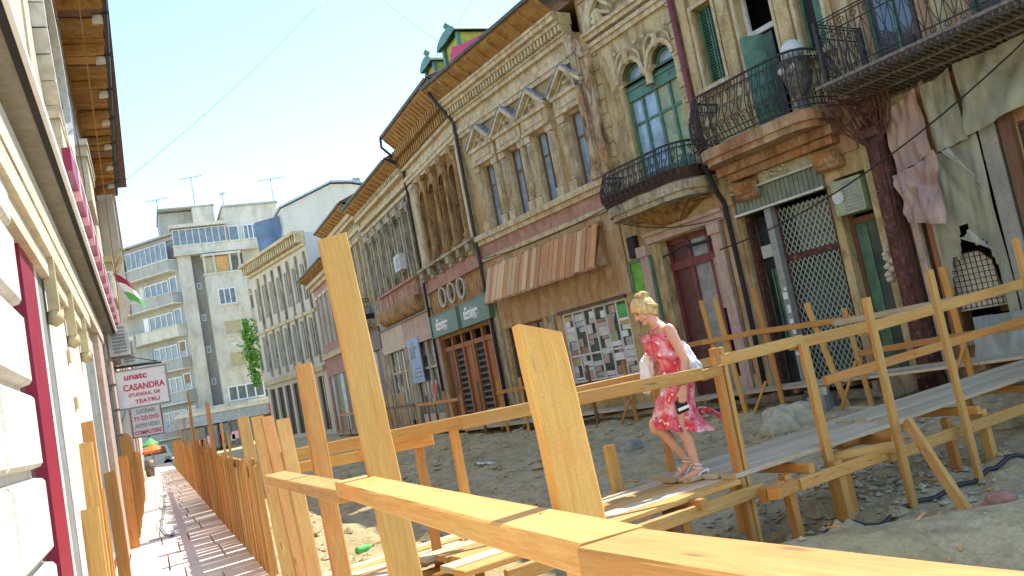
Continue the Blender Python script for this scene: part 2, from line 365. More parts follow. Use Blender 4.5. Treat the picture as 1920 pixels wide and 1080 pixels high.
    def lathe(s, prof, c=(0, 0, 0), n=16, a0=0, a1=2 * math.pi, sx=1, sy=1):
        s.marks.append(len(s.f))
        c = Vector(c); full = abs(a1 - a0 - 2 * math.pi) < 1e-6
        for i in range(n):
            t0, t1 = a0 + (a1 - a0) * i / n, a0 + (a1 - a0) * (i + 1) / n
            for (r0, z0), (r1, z1) in zip(prof, prof[1:]):
                s.face([c + Vector((r0 * math.cos(t0) * sx, r0 * math.sin(t0) * sy, z0)), c + Vector((r0 * math.cos(t1) * sx, r0 * math.sin(t1) * sy, z0)),
                        c + Vector((r1 * math.cos(t1) * sx, r1 * math.sin(t1) * sy, z1)), c + Vector((r1 * math.cos(t0) * sx, r1 * math.sin(t0) * sy, z1))], None, True)
    def grid(s, fn, nu, nv, smooth=True, close=False):
        P = [[Vector(fn(i / nu, j / nv)) for j in range(nv + 1)] for i in range(nu + 1)]
        for i in range(nu):
            for j in range(nv):
                s.face([P[i][j], P[i + 1][j], P[i + 1][j + 1], P[i][j + 1]], [(i / nu, j / nv), ((i + 1) / nu, j / nv), ((i + 1) / nu, (j + 1) / nv), (i / nu, (j + 1) / nv)], smooth)
    def wall(s, x0, x1, z0, z1, holes, y=0.0, depth=0.3):
        """front face of a wall at y (towards +y) with rectangular openings (a,b,c,d) and their reveals"""
        xs = sorted({x0, x1, *[h[0] for h in holes], *[h[1] for h in holes]}); zs = sorted({z0, z1, *[h[2] for h in holes], *[h[3] for h in holes]})
        xs = [x for x in xs if x0 <= x <= x1]; zs = [z for z in zs if z0 <= z <= z1]
        for a, b in zip(xs, xs[1:]):
            for c, d in zip(zs, zs[1:]):
                mx, mz = (a + b) / 2, (c + d) / 2
                if any(h[0] < mx < h[1] and h[2] < mz < h[3] for h in holes): continue
                s.face([(b, y, c), (a, y, c), (a, y, d), (b, y, d)], [(b, c), (a, c), (a, d), (b, d)])
        for h in holes:
            a, b, c, d = h[:4]; q = y - (h[4] if len(h) > 4 else depth)
            s.face([(a, y, c), (a, q, c), (a, q, d), (a, y, d)]); s.face([(b, q, c), (b, y, c), (b, y, d), (b, q, d)])
            s.face([(a, q, c), (a, y, c), (b, y, c), (b, q, c)]); s.face([(a, y, d), (a, q, d), (b, q, d), (b, y, d)])
    def arch_infill(s, c, r, z0, z1, y0, y1, n=14):
        """fills the corners between a half-round arch (centre c, springing z0) and the square top z1"""
        pr = [(c + r * math.cos(math.pi * i / n), z0 + r * math.sin(math.pi * i / n)) for i in range(n + 1)]
        for (a, b), (d, e) in zip(pr, pr[1:]):
            s.face([(d, y1, e), (a, y1, b), (a, y1, z1), (d, y1, z1)][::-1]); s.face([(a, y0, b), (a, y1, b), (d, y1, e), (d, y0, e)], None, True)
    def build(s, name, m, parent=None, label=None, weld=True):
        me = bpy.data.meshes.new(name)
        me.from_pydata([tuple(p - s.o) for p in s.v], [], s.f)
        uvl = me.uv_layers.new(name='UVMap'); k = 0; flat = []
        for q in s.uv:
            for a, b in q: flat += [a, b]
        uvl.data.foreach_set('uv', flat)
        me.polygons.foreach_set('use_smooth', s.sm)
        me.materials.append(M[m] if isinstance(m, str) else m)
        if weld and any(s.sm):
            bm = bmesh.new(); bm.from_mesh(me); bmesh.ops.remove_doubles(bm, verts=bm.verts, dist=1e-5)
            bm.to_mesh(me); bm.free()
        me.update()
        o = bpy.data.objects.new(name, me); C.objects.link(o)
        if parent: o.parent = parent
        if label: o['label'] = label
        return o
def each(m, name, mm, parent=None, label=None):
    """every shape of the builder becomes an object of its own"""
    cuts = m.marks + [len(m.f)]; out = []
    for a, b in zip(cuts, cuts[1:]):
        q = MB(m.o)
        for f, uv, sm_ in zip(m.f[a:b], m.uv[a:b], m.sm[a:b]): q.face([m.v[i] for i in f], uv, sm_)
        out.append(q.build(name, mm, parent, label))
    return out
def thing(name, label, cat, loc=(0, 0, 0), rot=0.0, group=None):
    o = bpy.data.objects.new(name, None); C.objects.link(o); o.location = loc; o.rotation_euler = (0, 0, rot)
    o.empty_display_size = .2
    o['label'] = label; o['category'] = cat
    if group: o['group'] = group
    return o
def tag(o, label, cat, group=None, kind=None):
    o['label'] = label; o['category'] = cat
    if group: o['group'] = group
    if kind: o['kind'] = kind
    return o
def inst(src, parent, loc=(0, 0, 0), rot=None, scale=None):
    o = src.copy(); C.objects.link(o); o.parent = parent; o.location = loc
    if rot: o.rotation_euler = rot
    if scale: o.scale = scale
    return o
def struct(o, label=None):
    o['kind'] = 'structure'
    if label: o['label'] = label
    return o
TH = R(9.336)
V1 = Vector((-math.sin(TH), math.cos(TH), 0)); N1 = Vector((math.cos(TH), math.sin(TH), 0))
class Bld:
    """a building standing in one of the street's frames: x along the facade, y towards the street, z up"""
    FR = {'row': (N1 * 13.5, R(90) + TH), 'far': (Vector((9.78, 0, 0)), R(90))}
    def __init__(s, frame, s0, name, label, cat='building', group=None):
        o, a = frame if isinstance(frame, tuple) else s.FR[frame]
        s.s0 = s0; s.loc = Vector(o) + Vector((math.cos(a), math.sin(a), 0)) * s0; s.rot = a
        s.root = thing(name, label, cat, s.loc, a, group)
    def mb(s): return MB((s.s0, 0, 0))
    def part(s, name, m, material, parent=None, label=None): return m.build(name, material, parent or s.root, label)
    def each(s, name, m, material, parent=None): return each(m, name, material, parent or s.root)
    def other(s, name, label, cat, at=(0, 0, 0), group=None):
        """a separate thing that hangs on this building; its own frame is parallel"""
        p = s.loc + Vector((math.cos(s.rot), math.sin(s.rot), 0)) * (at[0] - s.s0) + Vector((-math.sin(s.rot), math.cos(s.rot), 0)) * at[1] + Vector((0, 0, at[2]))
        return thing(name, label, cat, p, s.rot, group)
    def window(s, x0, x1, z0, z1, y=-.22, fm='offwhite', gm='glass', nx=1, nz=1, fw_=.05, tr=None, gl=None):
        m = s.mb()
        m.box(x0, x0 + fw_, y - .03, y + .03, z0, z1); m.box(x1 - fw_, x1, y - .03, y + .03, z0, z1)
        m.box(x0 + fw_, x1 - fw_, y - .028, y + .028, z0, z0 + fw_); m.box(x0 + fw_, x1 - fw_, y - .028, y + .028, z1 - fw_, z1)
        for i in range(1, nx):
            c = x0 + (x1 - x0) * i / nx; m.box(c - .025, c + .025, y - .025, y + .025, z0 + fw_, z1 - fw_)
        zz = [z0 + (z1 - z0) * i / nz for i in range(1, nz)] if tr is None else tr
        for c in zz: m.box(x0 + fw_, x1 - fw_, y - .022, y + .022, c - .025, c + .025)
        f = s.part('window', m, fm)
        g = s.mb(); g.face([(x1, y - .005, z0), (x0, y - .005, z0), (x0, y - .005, z1), (x1, y - .005, z1)])
        s.part('pane', g, gm, f)
        return f
def text_mesh(body, size, name, m, parent, loc, rot, ext=.004, align='LEFT', sx=1.0, shear=0.0, bold=.022):
    cu_ = bpy.data.curves.new(name, 'FONT'); cu_.body = body; cu_.size = size; cu_.extrude = ext; cu_.align_x = align; cu_.shear = shear; cu_.offset = size * bold
    tmp = bpy.data.objects.new(name, cu_); C.objects.link(tmp)
    bpy.context.view_layer.update()
    me = bpy.data.meshes.new_from_object(tmp.evaluated_get(bpy.context.evaluated_depsgraph_get()))
    bpy.data.objects.remove(tmp)
    me.materials.clear(); me.materials.append(M[m])
    o = bpy.data.objects.new(name, me); C.objects.link(o); o.parent = parent; o.location = loc; o.rotation_euler = rot; o.scale = (sx, 1, 1)
    return o
# ------------------------------------------------------------------ ground, path
def sstep(a, b, x):
    t = max(0, min(1, (x - a) / (b - a))); return t * t * (3 - 2 * t)
def facade_dist(x, y):
    a = 13.5 - (N1.x * x + N1.y * y); b = 9.78 - x
    return max(min(a, 60), -5) if y < 23.7 else b
def gh(x, y):
    fd = facade_dist(x, y)
    h = -.42
    h += .34 * (1 - sstep(.9, 2.9, x)) 
    h += .30 * (1 - sstep(1.4, 3.4, fd))
    h += .05 * sstep(12, 25, y)
    # sandy hump beside the foreground rail
    ax, ay, bx, by = 3.2, 5.15, 9.0, 2.6
    t = max(0, min(1, ((x - ax) * (bx - ax) + (y - ay) * (by - ay)) / ((bx - ax) ** 2 + (by - ay) ** 2)))
    d = math.hypot(x - ax - t * (bx - ax), y - ay - t * (by - ay)); hump = math.exp(-(d / .70) ** 2); h += .34 * hump
    # heaps of spoil below the far boards
    h += .16 * math.exp(-((x - 7.2) / 2.0) ** 2 - ((y - 14.5) / 4.0) ** 2) + .15 * math.exp(-((x - 9.2) / 1.0) ** 2 - ((y - 6.2) / 1.6) ** 2)
    if x > .95 and -4 < y < 40 and fd > .2:
        p = Vector((x, y, 0))
        h += (1 - .75 * hump) * (.09 * noise.noise(p * .9) + .075 * noise.noise(p * 2.3 + Vector((5, 1, 0))) + .045 * noise.noise(p * 5.1) + .02 * noise.noise(p * 13))
    if x < .95: h = min(h, -.09)
    return h
def axis(lo, f0, f1, hi, st):
    a = [f0 + st * i for i in range(int((f1 - f0) / st) + 1)]
    g = [f1 + (hi - f1) * (i / 8) ** 2.2 for i in range(1, 9)]; q = [f0 + (lo - f0) * (i / 8) ** 2.2 for i in range(8, 0, -1)]
    return q + a + g
xs = axis(-700, -2.5, 13.5, 700, .10); ys = axis(-700, -2, 30, 900, .10)
gv = [(x, y, gh(x, y)) for x in xs for y in ys]; ny = len(ys)
gf = [(i * ny + j, (i + 1) * ny + j, (i + 1) * ny + j + 1, i * ny + j + 1) for i in range(len(xs) - 1) for j in range(ny - 1)]
me = bpy.data.meshes.new('ground'); me.from_pydata(gv, [], gf); me.materials.append(M['dirt'])
me.polygons.foreach_set('use_smooth', [True] * len(gf))
ground = bpy.data.objects.new('ground', me); C.objects.link(ground); struct(ground)

m = MB(); m.box(-.5, .86, -4, 60, -.085, -.045)
path = m.build('path', 'mortar'); struct(path)
y = -3.0; cnt = 0
lat = MB()
while y < 58:
    L = random.choice((.85, 1.0, 1.2, 1.4)); x = -.47 + random.uniform(-.02, .02)
    while x < .80:
        wd = random.choice((.36, .42, .46, .60))
        x1 = min(x + wd, .84)
        if .84 - x1 < .14: x1 = .84
        dz = random.uniform(-.003, .003); g = .008
        def slab(mm, o=(0, 0, 0)):
            a, b, c, d = x + g - o[0], x1 - g - o[0], y + g - o[1], y + L - g - o[1]; e = .005
            B_ = [(a, c, -.05), (b, c, -.05), (b, d, -.05), (a, d, -.05)]; T = [(a, c, -.008 + dz), (b, c, -.008 + dz), (b, d, -.008 + dz), (a, d, -.008 + dz)]
            U = [(a + e, c + e, dz), (b - e, c + e, dz), (b - e, d - e, dz), (a + e, d - e, dz)]
            for i in range(4):
                j = (i + 1) % 4; mm.face([B_[i], B_[j], T[j], T[i]]); mm.face([T[i], T[j], U[j], U[i]])
            mm.face(U)
        if y < 27 and cnt < 296:
            t = MB(); slab(t); t.build('tile', 'tile', path); cnt += 1
        else: slab(lat)
        x = x1
    y += L
o = lat.build('tile', 'tile', path); o['kind'] = 'stuff'

# loose stones over the dug earth
st = MB(); rs = random.Random(3)
def pebble(mm, c, r, rs):
    P = [Vector((rs.uniform(.7, 1) * a, rs.uniform(.7, 1) * b, rs.uniform(.5, .9) * d)) * r for a, b, d in ((1, 0, 0), (0, 1, 0), (-1, 0, 0), (0, -1, 0), (0, 0, .8), (0, 0, -.5))]
    a = rs.uniform(0, 6); Q = [Vector((p.x * math.cos(a) - p.y * math.sin(a), p.x * math.sin(a) + p.y * math.cos(a), p.z)) + Vector(c) for p in P]
    for i in range(4):
        j = (i + 1) % 4; mm.face([Q[i], Q[j], Q[4]]); mm.face([Q[j], Q[i], Q[5]])
for _ in range(5200):
    x = rs.uniform(1.05, 12); y = rs.uniform(2.2, 24)
    if facade_dist(x, y) < .6: continue
    if rs.random() > .25 + .75 * max(0, noise.noise(Vector((x * .7, y * .7, 4)))): continue
    if math.hypot((x - 6.1) / 2.6, (y - 4.1) / 1.0) < 1 and rs.random() < .85: continue
    r = rs.choice((.012, .018, .025, .03, .05)) * rs.uniform(.6, 1.2)
    pebble(st, (x, y, gh(x, y) + r * .2), r, rs)
for _ in range(700):   # the shaly patch under the boardwalk
    x = rs.gauss(6.4, .9); y = rs.gauss(7.2, .7); r = rs.uniform(.02, .06)
    if y > 5.2 and x > 3: pebble(st, (x, y, gh(x, y) + r * .2), r, rs)
o = st.build('gravel', 'stone'); o['kind'] = 'stuff'; o['label'] = 'loose grey stones scattered over the dug up earth'

# clods of earth and splintered wood among the spoil
cl = MB(); rs = random.Random(9)
for _ in range(900):
    x = rs.uniform(1.3, 11.5); y = rs.uniform(3.0, 24); fd = facade_dist(x, y)
    if fd < .9 or math.hypot((x - 6.1) / 2.8, (y - 4.1) / 1.1) < 1: continue
    if noise.noise(Vector((x * .5, y * .5, 9))) < -.05 and fd > 3.2: continue
    r = rs.uniform(.04, .12) * (1.0 if rs.random() < .8 else 1.6)
    for k in range(2): pebble(cl, (x + rs.uniform(-.06, .06), y + rs.uniform(-.06, .06), gh(x, y) + r * .05), r, rs)
o = cl.build('clods', 'dirt'); o['kind'] = 'stuff'; o['label'] = 'crumbly clods of earth on the trench floor and banks'
cl = MB()
for _ in range(420):
    x = rs.uniform(1.2, 10.5); y = rs.uniform(3.4, 20)
    if facade_dist(x, y) < .9: continue
    a = rs.uniform(0, 3.1); L = rs.uniform(.05, .28); d = Vector((math.cos(a), math.sin(a), rs.uniform(-.1, .1))) * L; p = Vector((x, y, gh(x, y) + .015)); cl.beam(p, p + d, rs.uniform(.008, .03), .008)
o = cl.build('debris', 'pine'); o['kind'] = 'stuff'; o['label'] = 'splinters and offcuts of wood scattered over the dirt'
# ------------------------------------------------------------------ right row: helpers
def band(B, name, m_, x0, x1, steps, parent=None):
    """horizontal moulding: steps = [(z0, z1, projection), ...]"""
    m = B.mb(); last = None
    for z0, z1, d in steps:
        if last is not None and z0 - last > .05: B.part(name, m, m_, parent); m = B.mb()
        m.box(x0, x1, -.05, d, z0, z1, 0); last = z1
    return B.part(name, m, m_, parent)
def dentils(B, x0, x1, z0, z1, d0, d1, w_, gap, m_, name='dentils', parent=None):
    m = B.mb(); x = x0
    while x + w_ < x1:
        m.box(x, x + w_, d0, d1, z0, z1, 1); x += w_ + gap
    o = B.part(name, m, m_, parent); o['kind'] = 'stuff'; return o
def eave(B, x0, x1, z, d0, d1, rise=.3, m_='soffit', roofz=2.4, back=4.0, rafters=.55):
    m = B.mb()
    m.hexa([(x0, d0, z), (x1, d0, z), (x1, d1, z + rise), (x0, d1, z + rise)][::-1], [(x0, d0, z + .05), (x1, d0, z + .05), (x1, d1, z + rise + .05), (x0, d1, z + rise + .05)][::-1])
    if rafters:
        x = x0 + .15
        while x < x1 - .1:
            m.hexa([(x, d0, z - .07), (x + .08, d0, z - .07), (x + .08, d1 - .05, z + rise - .10), (x, d1 - .05, z + rise - .10)][::-1], [(x, d0, z), (x + .08, d0, z), (x + .08, d1 - .05, z + rise - .02), (x, d1 - .05, z + rise - .02)][::-1]); x += rafters
    B.part('eaves', m, m_)
    g = B.mb(); pr = [(d1 + .02 + .07 * math.cos(a), z + rise + .06 + .07 * math.sin(a)) for a in [math.pi + math.pi * i / 6 for i in range(7)]]
    for x in (x0, x1): pass
    for (a, b), (c, d) in zip(pr, pr[1:]):
        g.face([(x0, a, b), (x1, a, b), (x1, c, d), (x0, c, d)], None, True); g.face([(x0, a, b + .008), (x0, c, d + .008), (x1, c, d + .008), (x1, a, b + .008)], None, True)
    g.box(x0, x1, d1 + .085, d1 + .10, z + rise + .05, z + rise + .075, 0)
    B.part('gutter', g, 'zinc')
    r = B.mb(); r.face([(x0, d1 + .04, z + rise + .075), (x1, d1 + .04, z + rise + .075), (x1, -back, z + roofz), (x0, -back, z + roofz)])
    r.face([(x0, d1 + .04, z + rise + .07), (x0, -back, z + roofz), (x0, -back, z)]); r.face([(x1, d1 + .04, z + rise + .07), (x1, -back, z), (x1, -back, z + roofz)])
    n = int((x1 - x0) / .3)
    for i in range(n + 1):
        x = x0 + (x1 - x0) * i / n; r.tube([(x, d1 + .04, z + rise + .08), (x, -back, z + roofz + .01)], .03, 5, False)
    B.part('roof', r, 'roof')
def body(B, x0, x1, z1, depth=9.0, m_='ochre'):
    """side and back walls of a house behind its front"""
    m = B.mb()
    for x in (x0, x1): m.face([(x, 0, -.6), (x, -depth, -.6), (x, -depth, z1), (x, 0, z1)])
    m.face([(x0, -depth, -.6), (x1, -depth, -.6), (x1, -depth, z1), (x0, -depth, z1)])
    m.face([(x0, 0, z1 - .02), (x1, 0, z1 - .02), (x1, -depth, z1 - .02), (x0, -depth, z1 - .02)])
    for z in (4.2,): m.face([(x0, -.5, z), (x1, -.5, z), (x1, -depth, z), (x0, -depth, z)])
    B.part('side_wall', m, m_)
    k = B.mb(); k.face([(x0 + .02, -1.2, -.5), (x1 - .02, -1.2, -.5), (x1 - .02, -1.2, z1 - .1), (x0 + .02, -1.2, z1 - .1)]); B.part('dark_room_sheet', k, 'black')  # black sheet painted as the unlit interior behind the openings
def scroll_panel(m, f, n, z0, z1, r=.009, seed=1, dens=1.0):
    """wrought iron: f(t, z) gives the point at t metres along the rail"""
    rs = random.Random(seed); h = z1 - z0
    def spiral(t, z, s, sg, turns=1.4):
        pts = []
        for i in range(13):
            a = i / 12 * turns * 2 * math.pi; rr = s * (1 - .8 * i / 12)
            pts.append(f(t + sg * (rr * math.cos(a) - s * .2), z + rr * math.sin(a)))
        m.tube(pts, r * .8, 4, False)
    L = n; k = max(2, int(L / (.17 / dens)))
    for i in range(k + 1):
        t = L * i / k
        m.tube([f(t, z0), f(t, z0 + h * .25), f(t, z0 + h * .5), f(t, z0 + h * .75), f(t, z1)], r, 4, False)
        if i < k:
            c = L * (i + .5) / k; s = .06 / dens
            spiral(c - .02, z0 + h * .2, s, 1); spiral(c + .02, z0 + h * .2 + s * 1.6, s, -1)
            spiral(c - .02, z0 + h * .55, s * .9, -1); spiral(c + .02, z0 + h * .8, s * .8, 1)
            m.tube([f(c, z0), f(c - .05, z0 + h * .35), f(c + .05, z0 + h * .65), f(c, z1)], r * .8, 4, False)
    for z in (z0 + .02, z0 + h * .12, z1 - h * .14, z1):
        m.tube([f(L * i / 24, z) for i in range(25)], r * 1.2 if z < z1 else r * 2.2, 5, False)

# ------------------------------------------------------------------ house with four pedimented windows
B = Bld('row', 15.4, 'townhouse', 'ochre two storey townhouse with four pedimented windows above a rusty slatted awning', 'building')
D = B; X0, X1 = 15.4, 21.8
wc = [16.12, 17.70, 19.04, 20.47]
holes = [(c - .34, c + .34, 5.66, 7.6) for c in wc] + [(15.72, 18.42, .85, 2.72, .3)] + [(19.3, 21.3, .3, 2.75, .3)]
m = B.mb(); m.wall(X0, X1, -.6, 8.75, [h for h in holes if h[3] > 5]+holes[4:], 0, .3); B.part('wall', m, 'ochre')
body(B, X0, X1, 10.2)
for c in wc:
    f = B.window(c - .34, c + .34, 5.66, 7.6, -.13, 'old_wood', 'glass_sky', 2, tr=[6.95], fw_=.06)
    m = B.mb()
    for sx in (-1, 1):
        x = c + sx * .50
        m.box(x - .13, x + .13, -.02, .10, 5.66, 7.62, 2); m.box(x - .09, x + .09, .10, .15, 5.95, 7.4, 2)
        for q in (-.055, 0, .055): m.tube([(x + q, .15, 6.0), (x + q, .155, 7.36)], .018, 5)
        m.box(x - .15, x + .15, -.02, .17, 5.66, 5.92); m.box(x - .15, x + .15, -.02, .18, 7.42, 7.60)
        m.box(c + sx * .355 - .02, c + sx * .355 + .02, -.25, .06, 5.66, 7.6, 2)
    m.box(c - .38, c + .38, -.2, .05, 7.55, 7.68, 0)
    B.part('window_surround', m, 'ochre_trim')
    m = B.mb()
    m.box(c - .62, c + .62, -.02, .20, 7.68, 8.02, 0); m.box(c - .66, c + .66, -.02, .27, 8.02, 8.12, 0); m.box(c - .60, c + .60, -.02, .25, 7.60, 7.68, 0)
    m.box(c - .45, c + .45, .2, .225, 7.76, 7.95, 0)
    m.prism([(c - .64, 8.12), (c + .64, 8.12), (c, 8.66)], -.02, .10)
    for sx in (-1, 1):
        m.beam((c + sx * .70, .16, 8.12), (c, .16, 8.70), .30, .09, (0, 0, 1)); m.beam((c + sx * .52, .13, 8.15), (c, .13, 8.55), .12, .05, (0, 0, 1))
    m.lathe([(0, .0), (.07, .02), (.09, .06), (.05, .1), (0, .11)], (c, .2, 8.24), 10)
    B.part('pediment', m, 'ochre_trim')
    m = B.mb(); m.beam((c - .74, .17, 8.2), (c, .17, 8.78), .32, .015); m.beam((c + .74, .17, 8.2), (c, .17, 8.78), .32, .015); B.part('flashing', m, 'flash')
for c in [(a + b) / 2 for a, b in zip(wc, wc[1:])]:
    m = B.mb(); m.lathe([(0, 0), (.16, .03), (.2, .1), (.12, .2), (.14, .28), (0, .34)], (c, .03, 8.25), 10, sy=.6); B.part('ornament', m, 'pink_pale')
band(B, 'sill_course', 'ochre_trim', X0, X1, [(5.36, 5.5, .12), (5.5, 5.66, .20)])
band(B, 'painted_band', 'pink', X0 + .02, X1 - .02, [(4.98, 5.36, .04)])
band(B, 'string_course', 'ochre_trim', X0, X1, [(4.86, 4.98, .10)])
band(B, 'architrave', 'ochre_trim', X0 + .3, X1, [(8.75, 8.88, .09), (8.88, 9.02, .13), (9.02, 9.3, .05), (9.30, 9.42, .18), (9.42, 9.48, .24)])
dentils(B, X0 + .32, X1, 9.48, 9.66, -.02, .36, .07, .085, 'ochre_trim')
band(B, 'cornice', 'ochre_trim', X0 + .3, X1 + .02, [(9.66, 9.76, .40), (9.76, 9.88, .52), (9.88, 9.96, .56)])
eave(B, X0 + .35, X1, 9.98, .5, 1.0, .32)
m = B.mb(); m.box(15.42, 15.74, -.02, .22, 5.66, 9.0, 2); m.box(15.48, 15.68, .22, .27, 5.9, 8.8, 2); m.box(15.38, 15.78, -.02, .30, 8.8, 9.3, 2); m.box(15.38, 15.78, -.02, .28, 5.66, 5.95)
B.part('pilaster', m, 'orange_trim')
# downpipe between this house and the next
m = B.mb(); m.tube([(21.72, .9, 10.2), (21.76, .5, 9.7), (21.78, .16, 9.3), (21.78, .14, 4.6), (21.76, .14, .2)], .055, 8)
for z in (8.5, 7, 5.5, 4, 2.5): m.lathe([(.065, -.03), (.065, .03)], (21.78, .14, z), 8)
B.part('downpipe', m, 'iron')
# rusty slatted awning
A0, A1 = 16.0, 21.35
aw = B.mb(); aw.beam((A0 - .05, .12, 4.62), (A1 + .05, .12, 4.62), .12, .1); aw.beam((A0 - .05, .52, 3.56), (A1 + .05, .52, 3.56), .05, .06)
aw.prism([(.04, 4.6), (.04, 3.6), (.5, 3.57)], A0 - .03, A0, 'yz')
awn = B.part('awning', aw, 'rust', None, 'rusty slatted metal awning')
k = 26; rs = random.Random(5)
for i in range(k):
    s = B.mb(); x = A0 + (A1 - A0) * (i + .5) / k; dw = (A1 - A0) / k * .46; dd = rs.uniform(-.012, .012)
    zb = 3.56 + rs.uniform(-.03, .02)
    s.hexa([(x - dw, .50 + dd, zb), (x + dw, .50 + dd, zb), (x + dw, .54 + dd, zb), (x - dw, .54 + dd, zb)], [(x - dw, .13 + dd, 4.66), (x + dw, .13 + dd, 4.66), (x + dw, .17 + dd, 4.66), (x - dw, .17 + dd, 4.66)])
    B.part('slat', s, ('slat_rust', 'slat_cream')[rs.choice((0, 0, 1, 1, 0))], awn)
# lower plaster, shop window full of pasted magazines
band(B, 'shop_fascia', 'shop_ochre', X0, X1, [(2.78, 4.84, .03)])
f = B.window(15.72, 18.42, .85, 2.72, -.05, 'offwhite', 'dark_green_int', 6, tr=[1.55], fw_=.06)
rs = random.Random(11)
cols = ['paper', 'pink_pale', 'pink_pale', 'green_pale', 'offwhite', 'pink', 'curtain', 'paper', 'cream', 'glass_pale', 'curtain', 'offwhite', 'yellow', 'glass_sky']
for i in range(6):
    z = .93
    while z < 2.55:
        hh = rs.uniform(.05, .24); x = 15.79 + i * .44; k = rs.random()
        if k < .9:
            a_, b_ = (x, x + .36) if k < .4 else ((x, x + rs.uniform(.14, .3)) if k < .6 else (x + rs.uniform(.05, .2), x + .36))
            s = B.mb(); s.box(a_, b_, -.05, -.038 + rs.uniform(0, .006), z, min(2.62, z + hh)); B.part('magazine', s, rs.choice(cols) if not (i == 0 and z > 2.2) else 'green_fab', f)
        z += hh + rs.uniform(.0, .025)
m = B.mb(); m.box(15.66, 18.5, -.02, .08, .75, .85, 0); m.box(15.66, 18.5, -.02, .07, 2.72, 2.8, 0); B.each('sill', m, 'maroon_dark')
f = B.window(19.3, 21.3, .3, 2.75, -.15, 'old_wood', 'glass', 4, tr=[2.2])
m = B.mb(); m.box(21.45, 21.7, -.02, .08, .0, 4.4, 2); m.box(18.7, 19.05, -.02, .06, .0, 2.78, 2); B.each('pier', m, 'grey_stucco')

# ------------------------------------------------------------------ pavilion with the paired arched window
B = Bld('row', 12.25, 'townhouse', 'narrow yellow pavilion house with green paired arched window and scrolled gable', 'building')
P = B; X0, X1 = 12.25, 15.38
m = B.mb()
m.wall(X0, X1, -.6, 9.0, [(12.60, 14.36, 4.75, 7.45), (12.62, 13.28, 7.45, 8.0), (13.60, 14.30, 7.45, 8.0), (12.30, 14.2, -.05, 3.72, .5)], 0, .34)
m.arch_infill(12.95, .33, 7.55, 8.0, -.34, 0); m.arch_infill(13.95, .35, 7.55, 8.0, -.34, 0); B.part('wall', m, 'yellow')
body(B, X0, X1, 10.0)
# quoin-like blocks down the near side
for i in range(11):
    m = B.mb(); z = 4.95 + i * .36; a = .30 if i % 2 else .22
    m.box(12.27, 12.27 + a, -.02, .05, z, z + .33); B.part('quoin', m, 'yellow')
    m = B.mb(); m.box(15.08 - a * .5, 15.36, -.02, .035, z, z + .33); B.part('quoin', m, 'yellow')
for c, r in ((12.95, .33), (13.95, .35)):
    m = B.mb(); pts = [(c + (r + .09) * math.cos(math.pi * i / 16), .05, 7.55 + (r + .09) * math.sin(math.pi * i / 16)) for i in range(17)]
    for a, b in zip(pts, pts[1:]): m.beam(a, b, .10, .09, (0, 1, 0))
    m.lathe([(0, 0), (.07, .02), (.1, .12), (.06, .22), (.09, .28), (0, .34)], (c, .08, 7.86), 10)
    m.tube([(c + .1, .09, 8.2), (c + .25, .08, 8.15), (c + .38, .06, 8.0), (c + .42, .05, 7.8)], .035, 6); m.tube([(c - .1, .09, 8.2), (c - .25, .08, 8.15), (c - .38, .06, 8.0), (c - .42, .05, 7.8)], .035, 6)
    m.lathe([(0, 0), (.06, .03), (.03, .1), (0, .1)], (c + .35, .06, 8.2), 8); m.lathe([(0, 0), (.06, .03), (.03, .1), (0, .1)], (c - .35, .06, 8.2), 8)
    B.part('arch_moulding', m, 'ochre_trim')
    f = B.mb()
    pp = [(c + (r - .03) * math.cos(math.pi * i / 12), -.17, 7.5 + (r - .0) * math.sin(math.pi * i / 12)) for i in range(13)]
    for a, b in zip(pp, pp[1:]): f.beam(a, b, .06, .06, (0, 1, 0))
    f.box(c - r, c + r, -.22, -.12, 7.38, 7.56, 0); fo = B.part('fanlight', f, 'green')
    g = B.mb(); g.face([(c - r, -.18, 7.5)] + [(c + r * math.cos(math.pi * (12 - i) / 12), -.18, 7.5 + r * math.sin(math.pi * (12 - i) / 12)) for i in range(1, 13)]); B.part('pane', g, 'glass_sky', fo)
m = B.mb(); m.lathe([(.12, 7.18), (.09, 7.22), (.085, 7.40), (.11, 7.44), (.15, 7.5), (.16, 7.56)], (13.44, -.02, 0), 12); m.box(13.26, 13.62, -.2, .05, 7.5, 7.58); B.part('colonnette', m, 'ochre_trim')
f = B.mb()
for x in (12.60, 13.0, 13.43, 13.9, 14.30): f.box(x, x + .07, -.22, -.14, 4.75, 7.1, 2)
f.box(12.6, 14.36, -.24, -.10, 7.08, 7.32, 0); f.box(12.6, 14.36, -.2, -.07, 7.32, 7.38, 0); f.box(12.6, 14.36, -.22, -.14, 4.75, 5.35, 0); f.box(12.6, 14.36, -.22, -.15, 6.5, 6.56, 0)
fo = B.part('balcony_door', f, 'green')
for a, b, mm in ((12.66, 13.0, 'green_pale'), (13.06, 13.44, 'green_pale'), (13.49, 13.9, 'glass_sky'), (13.96, 14.31, 'glass_sky')):
    g = B.mb(); g.face([(b, -.185, 5.3), (a, -.185, 5.3), (a, -.185, 7.1), (b, -.185, 7.1)]); B.part('pane', g, mm, fo)
band(B, 'entablature', 'ochre_trim', X0, X1, [(8.62, 8.74, .08), (8.74, 8.84, .14), (8.9, 9.0, .2), (9.0, 9.08, .28)])
m = B.mb(); m.wall(X0, X1, 9.08, 10.15, [], -.05)
pts = [(13.8 + 1.2 * math.cos(math.pi * i / 16), .1, 9.1 + .9 * math.sin(math.pi * i / 16)) for i in range(17)]
for a, b in zip(pts, pts[1:]): m.beam(a, b, .22, .14, (0, 1, 0))
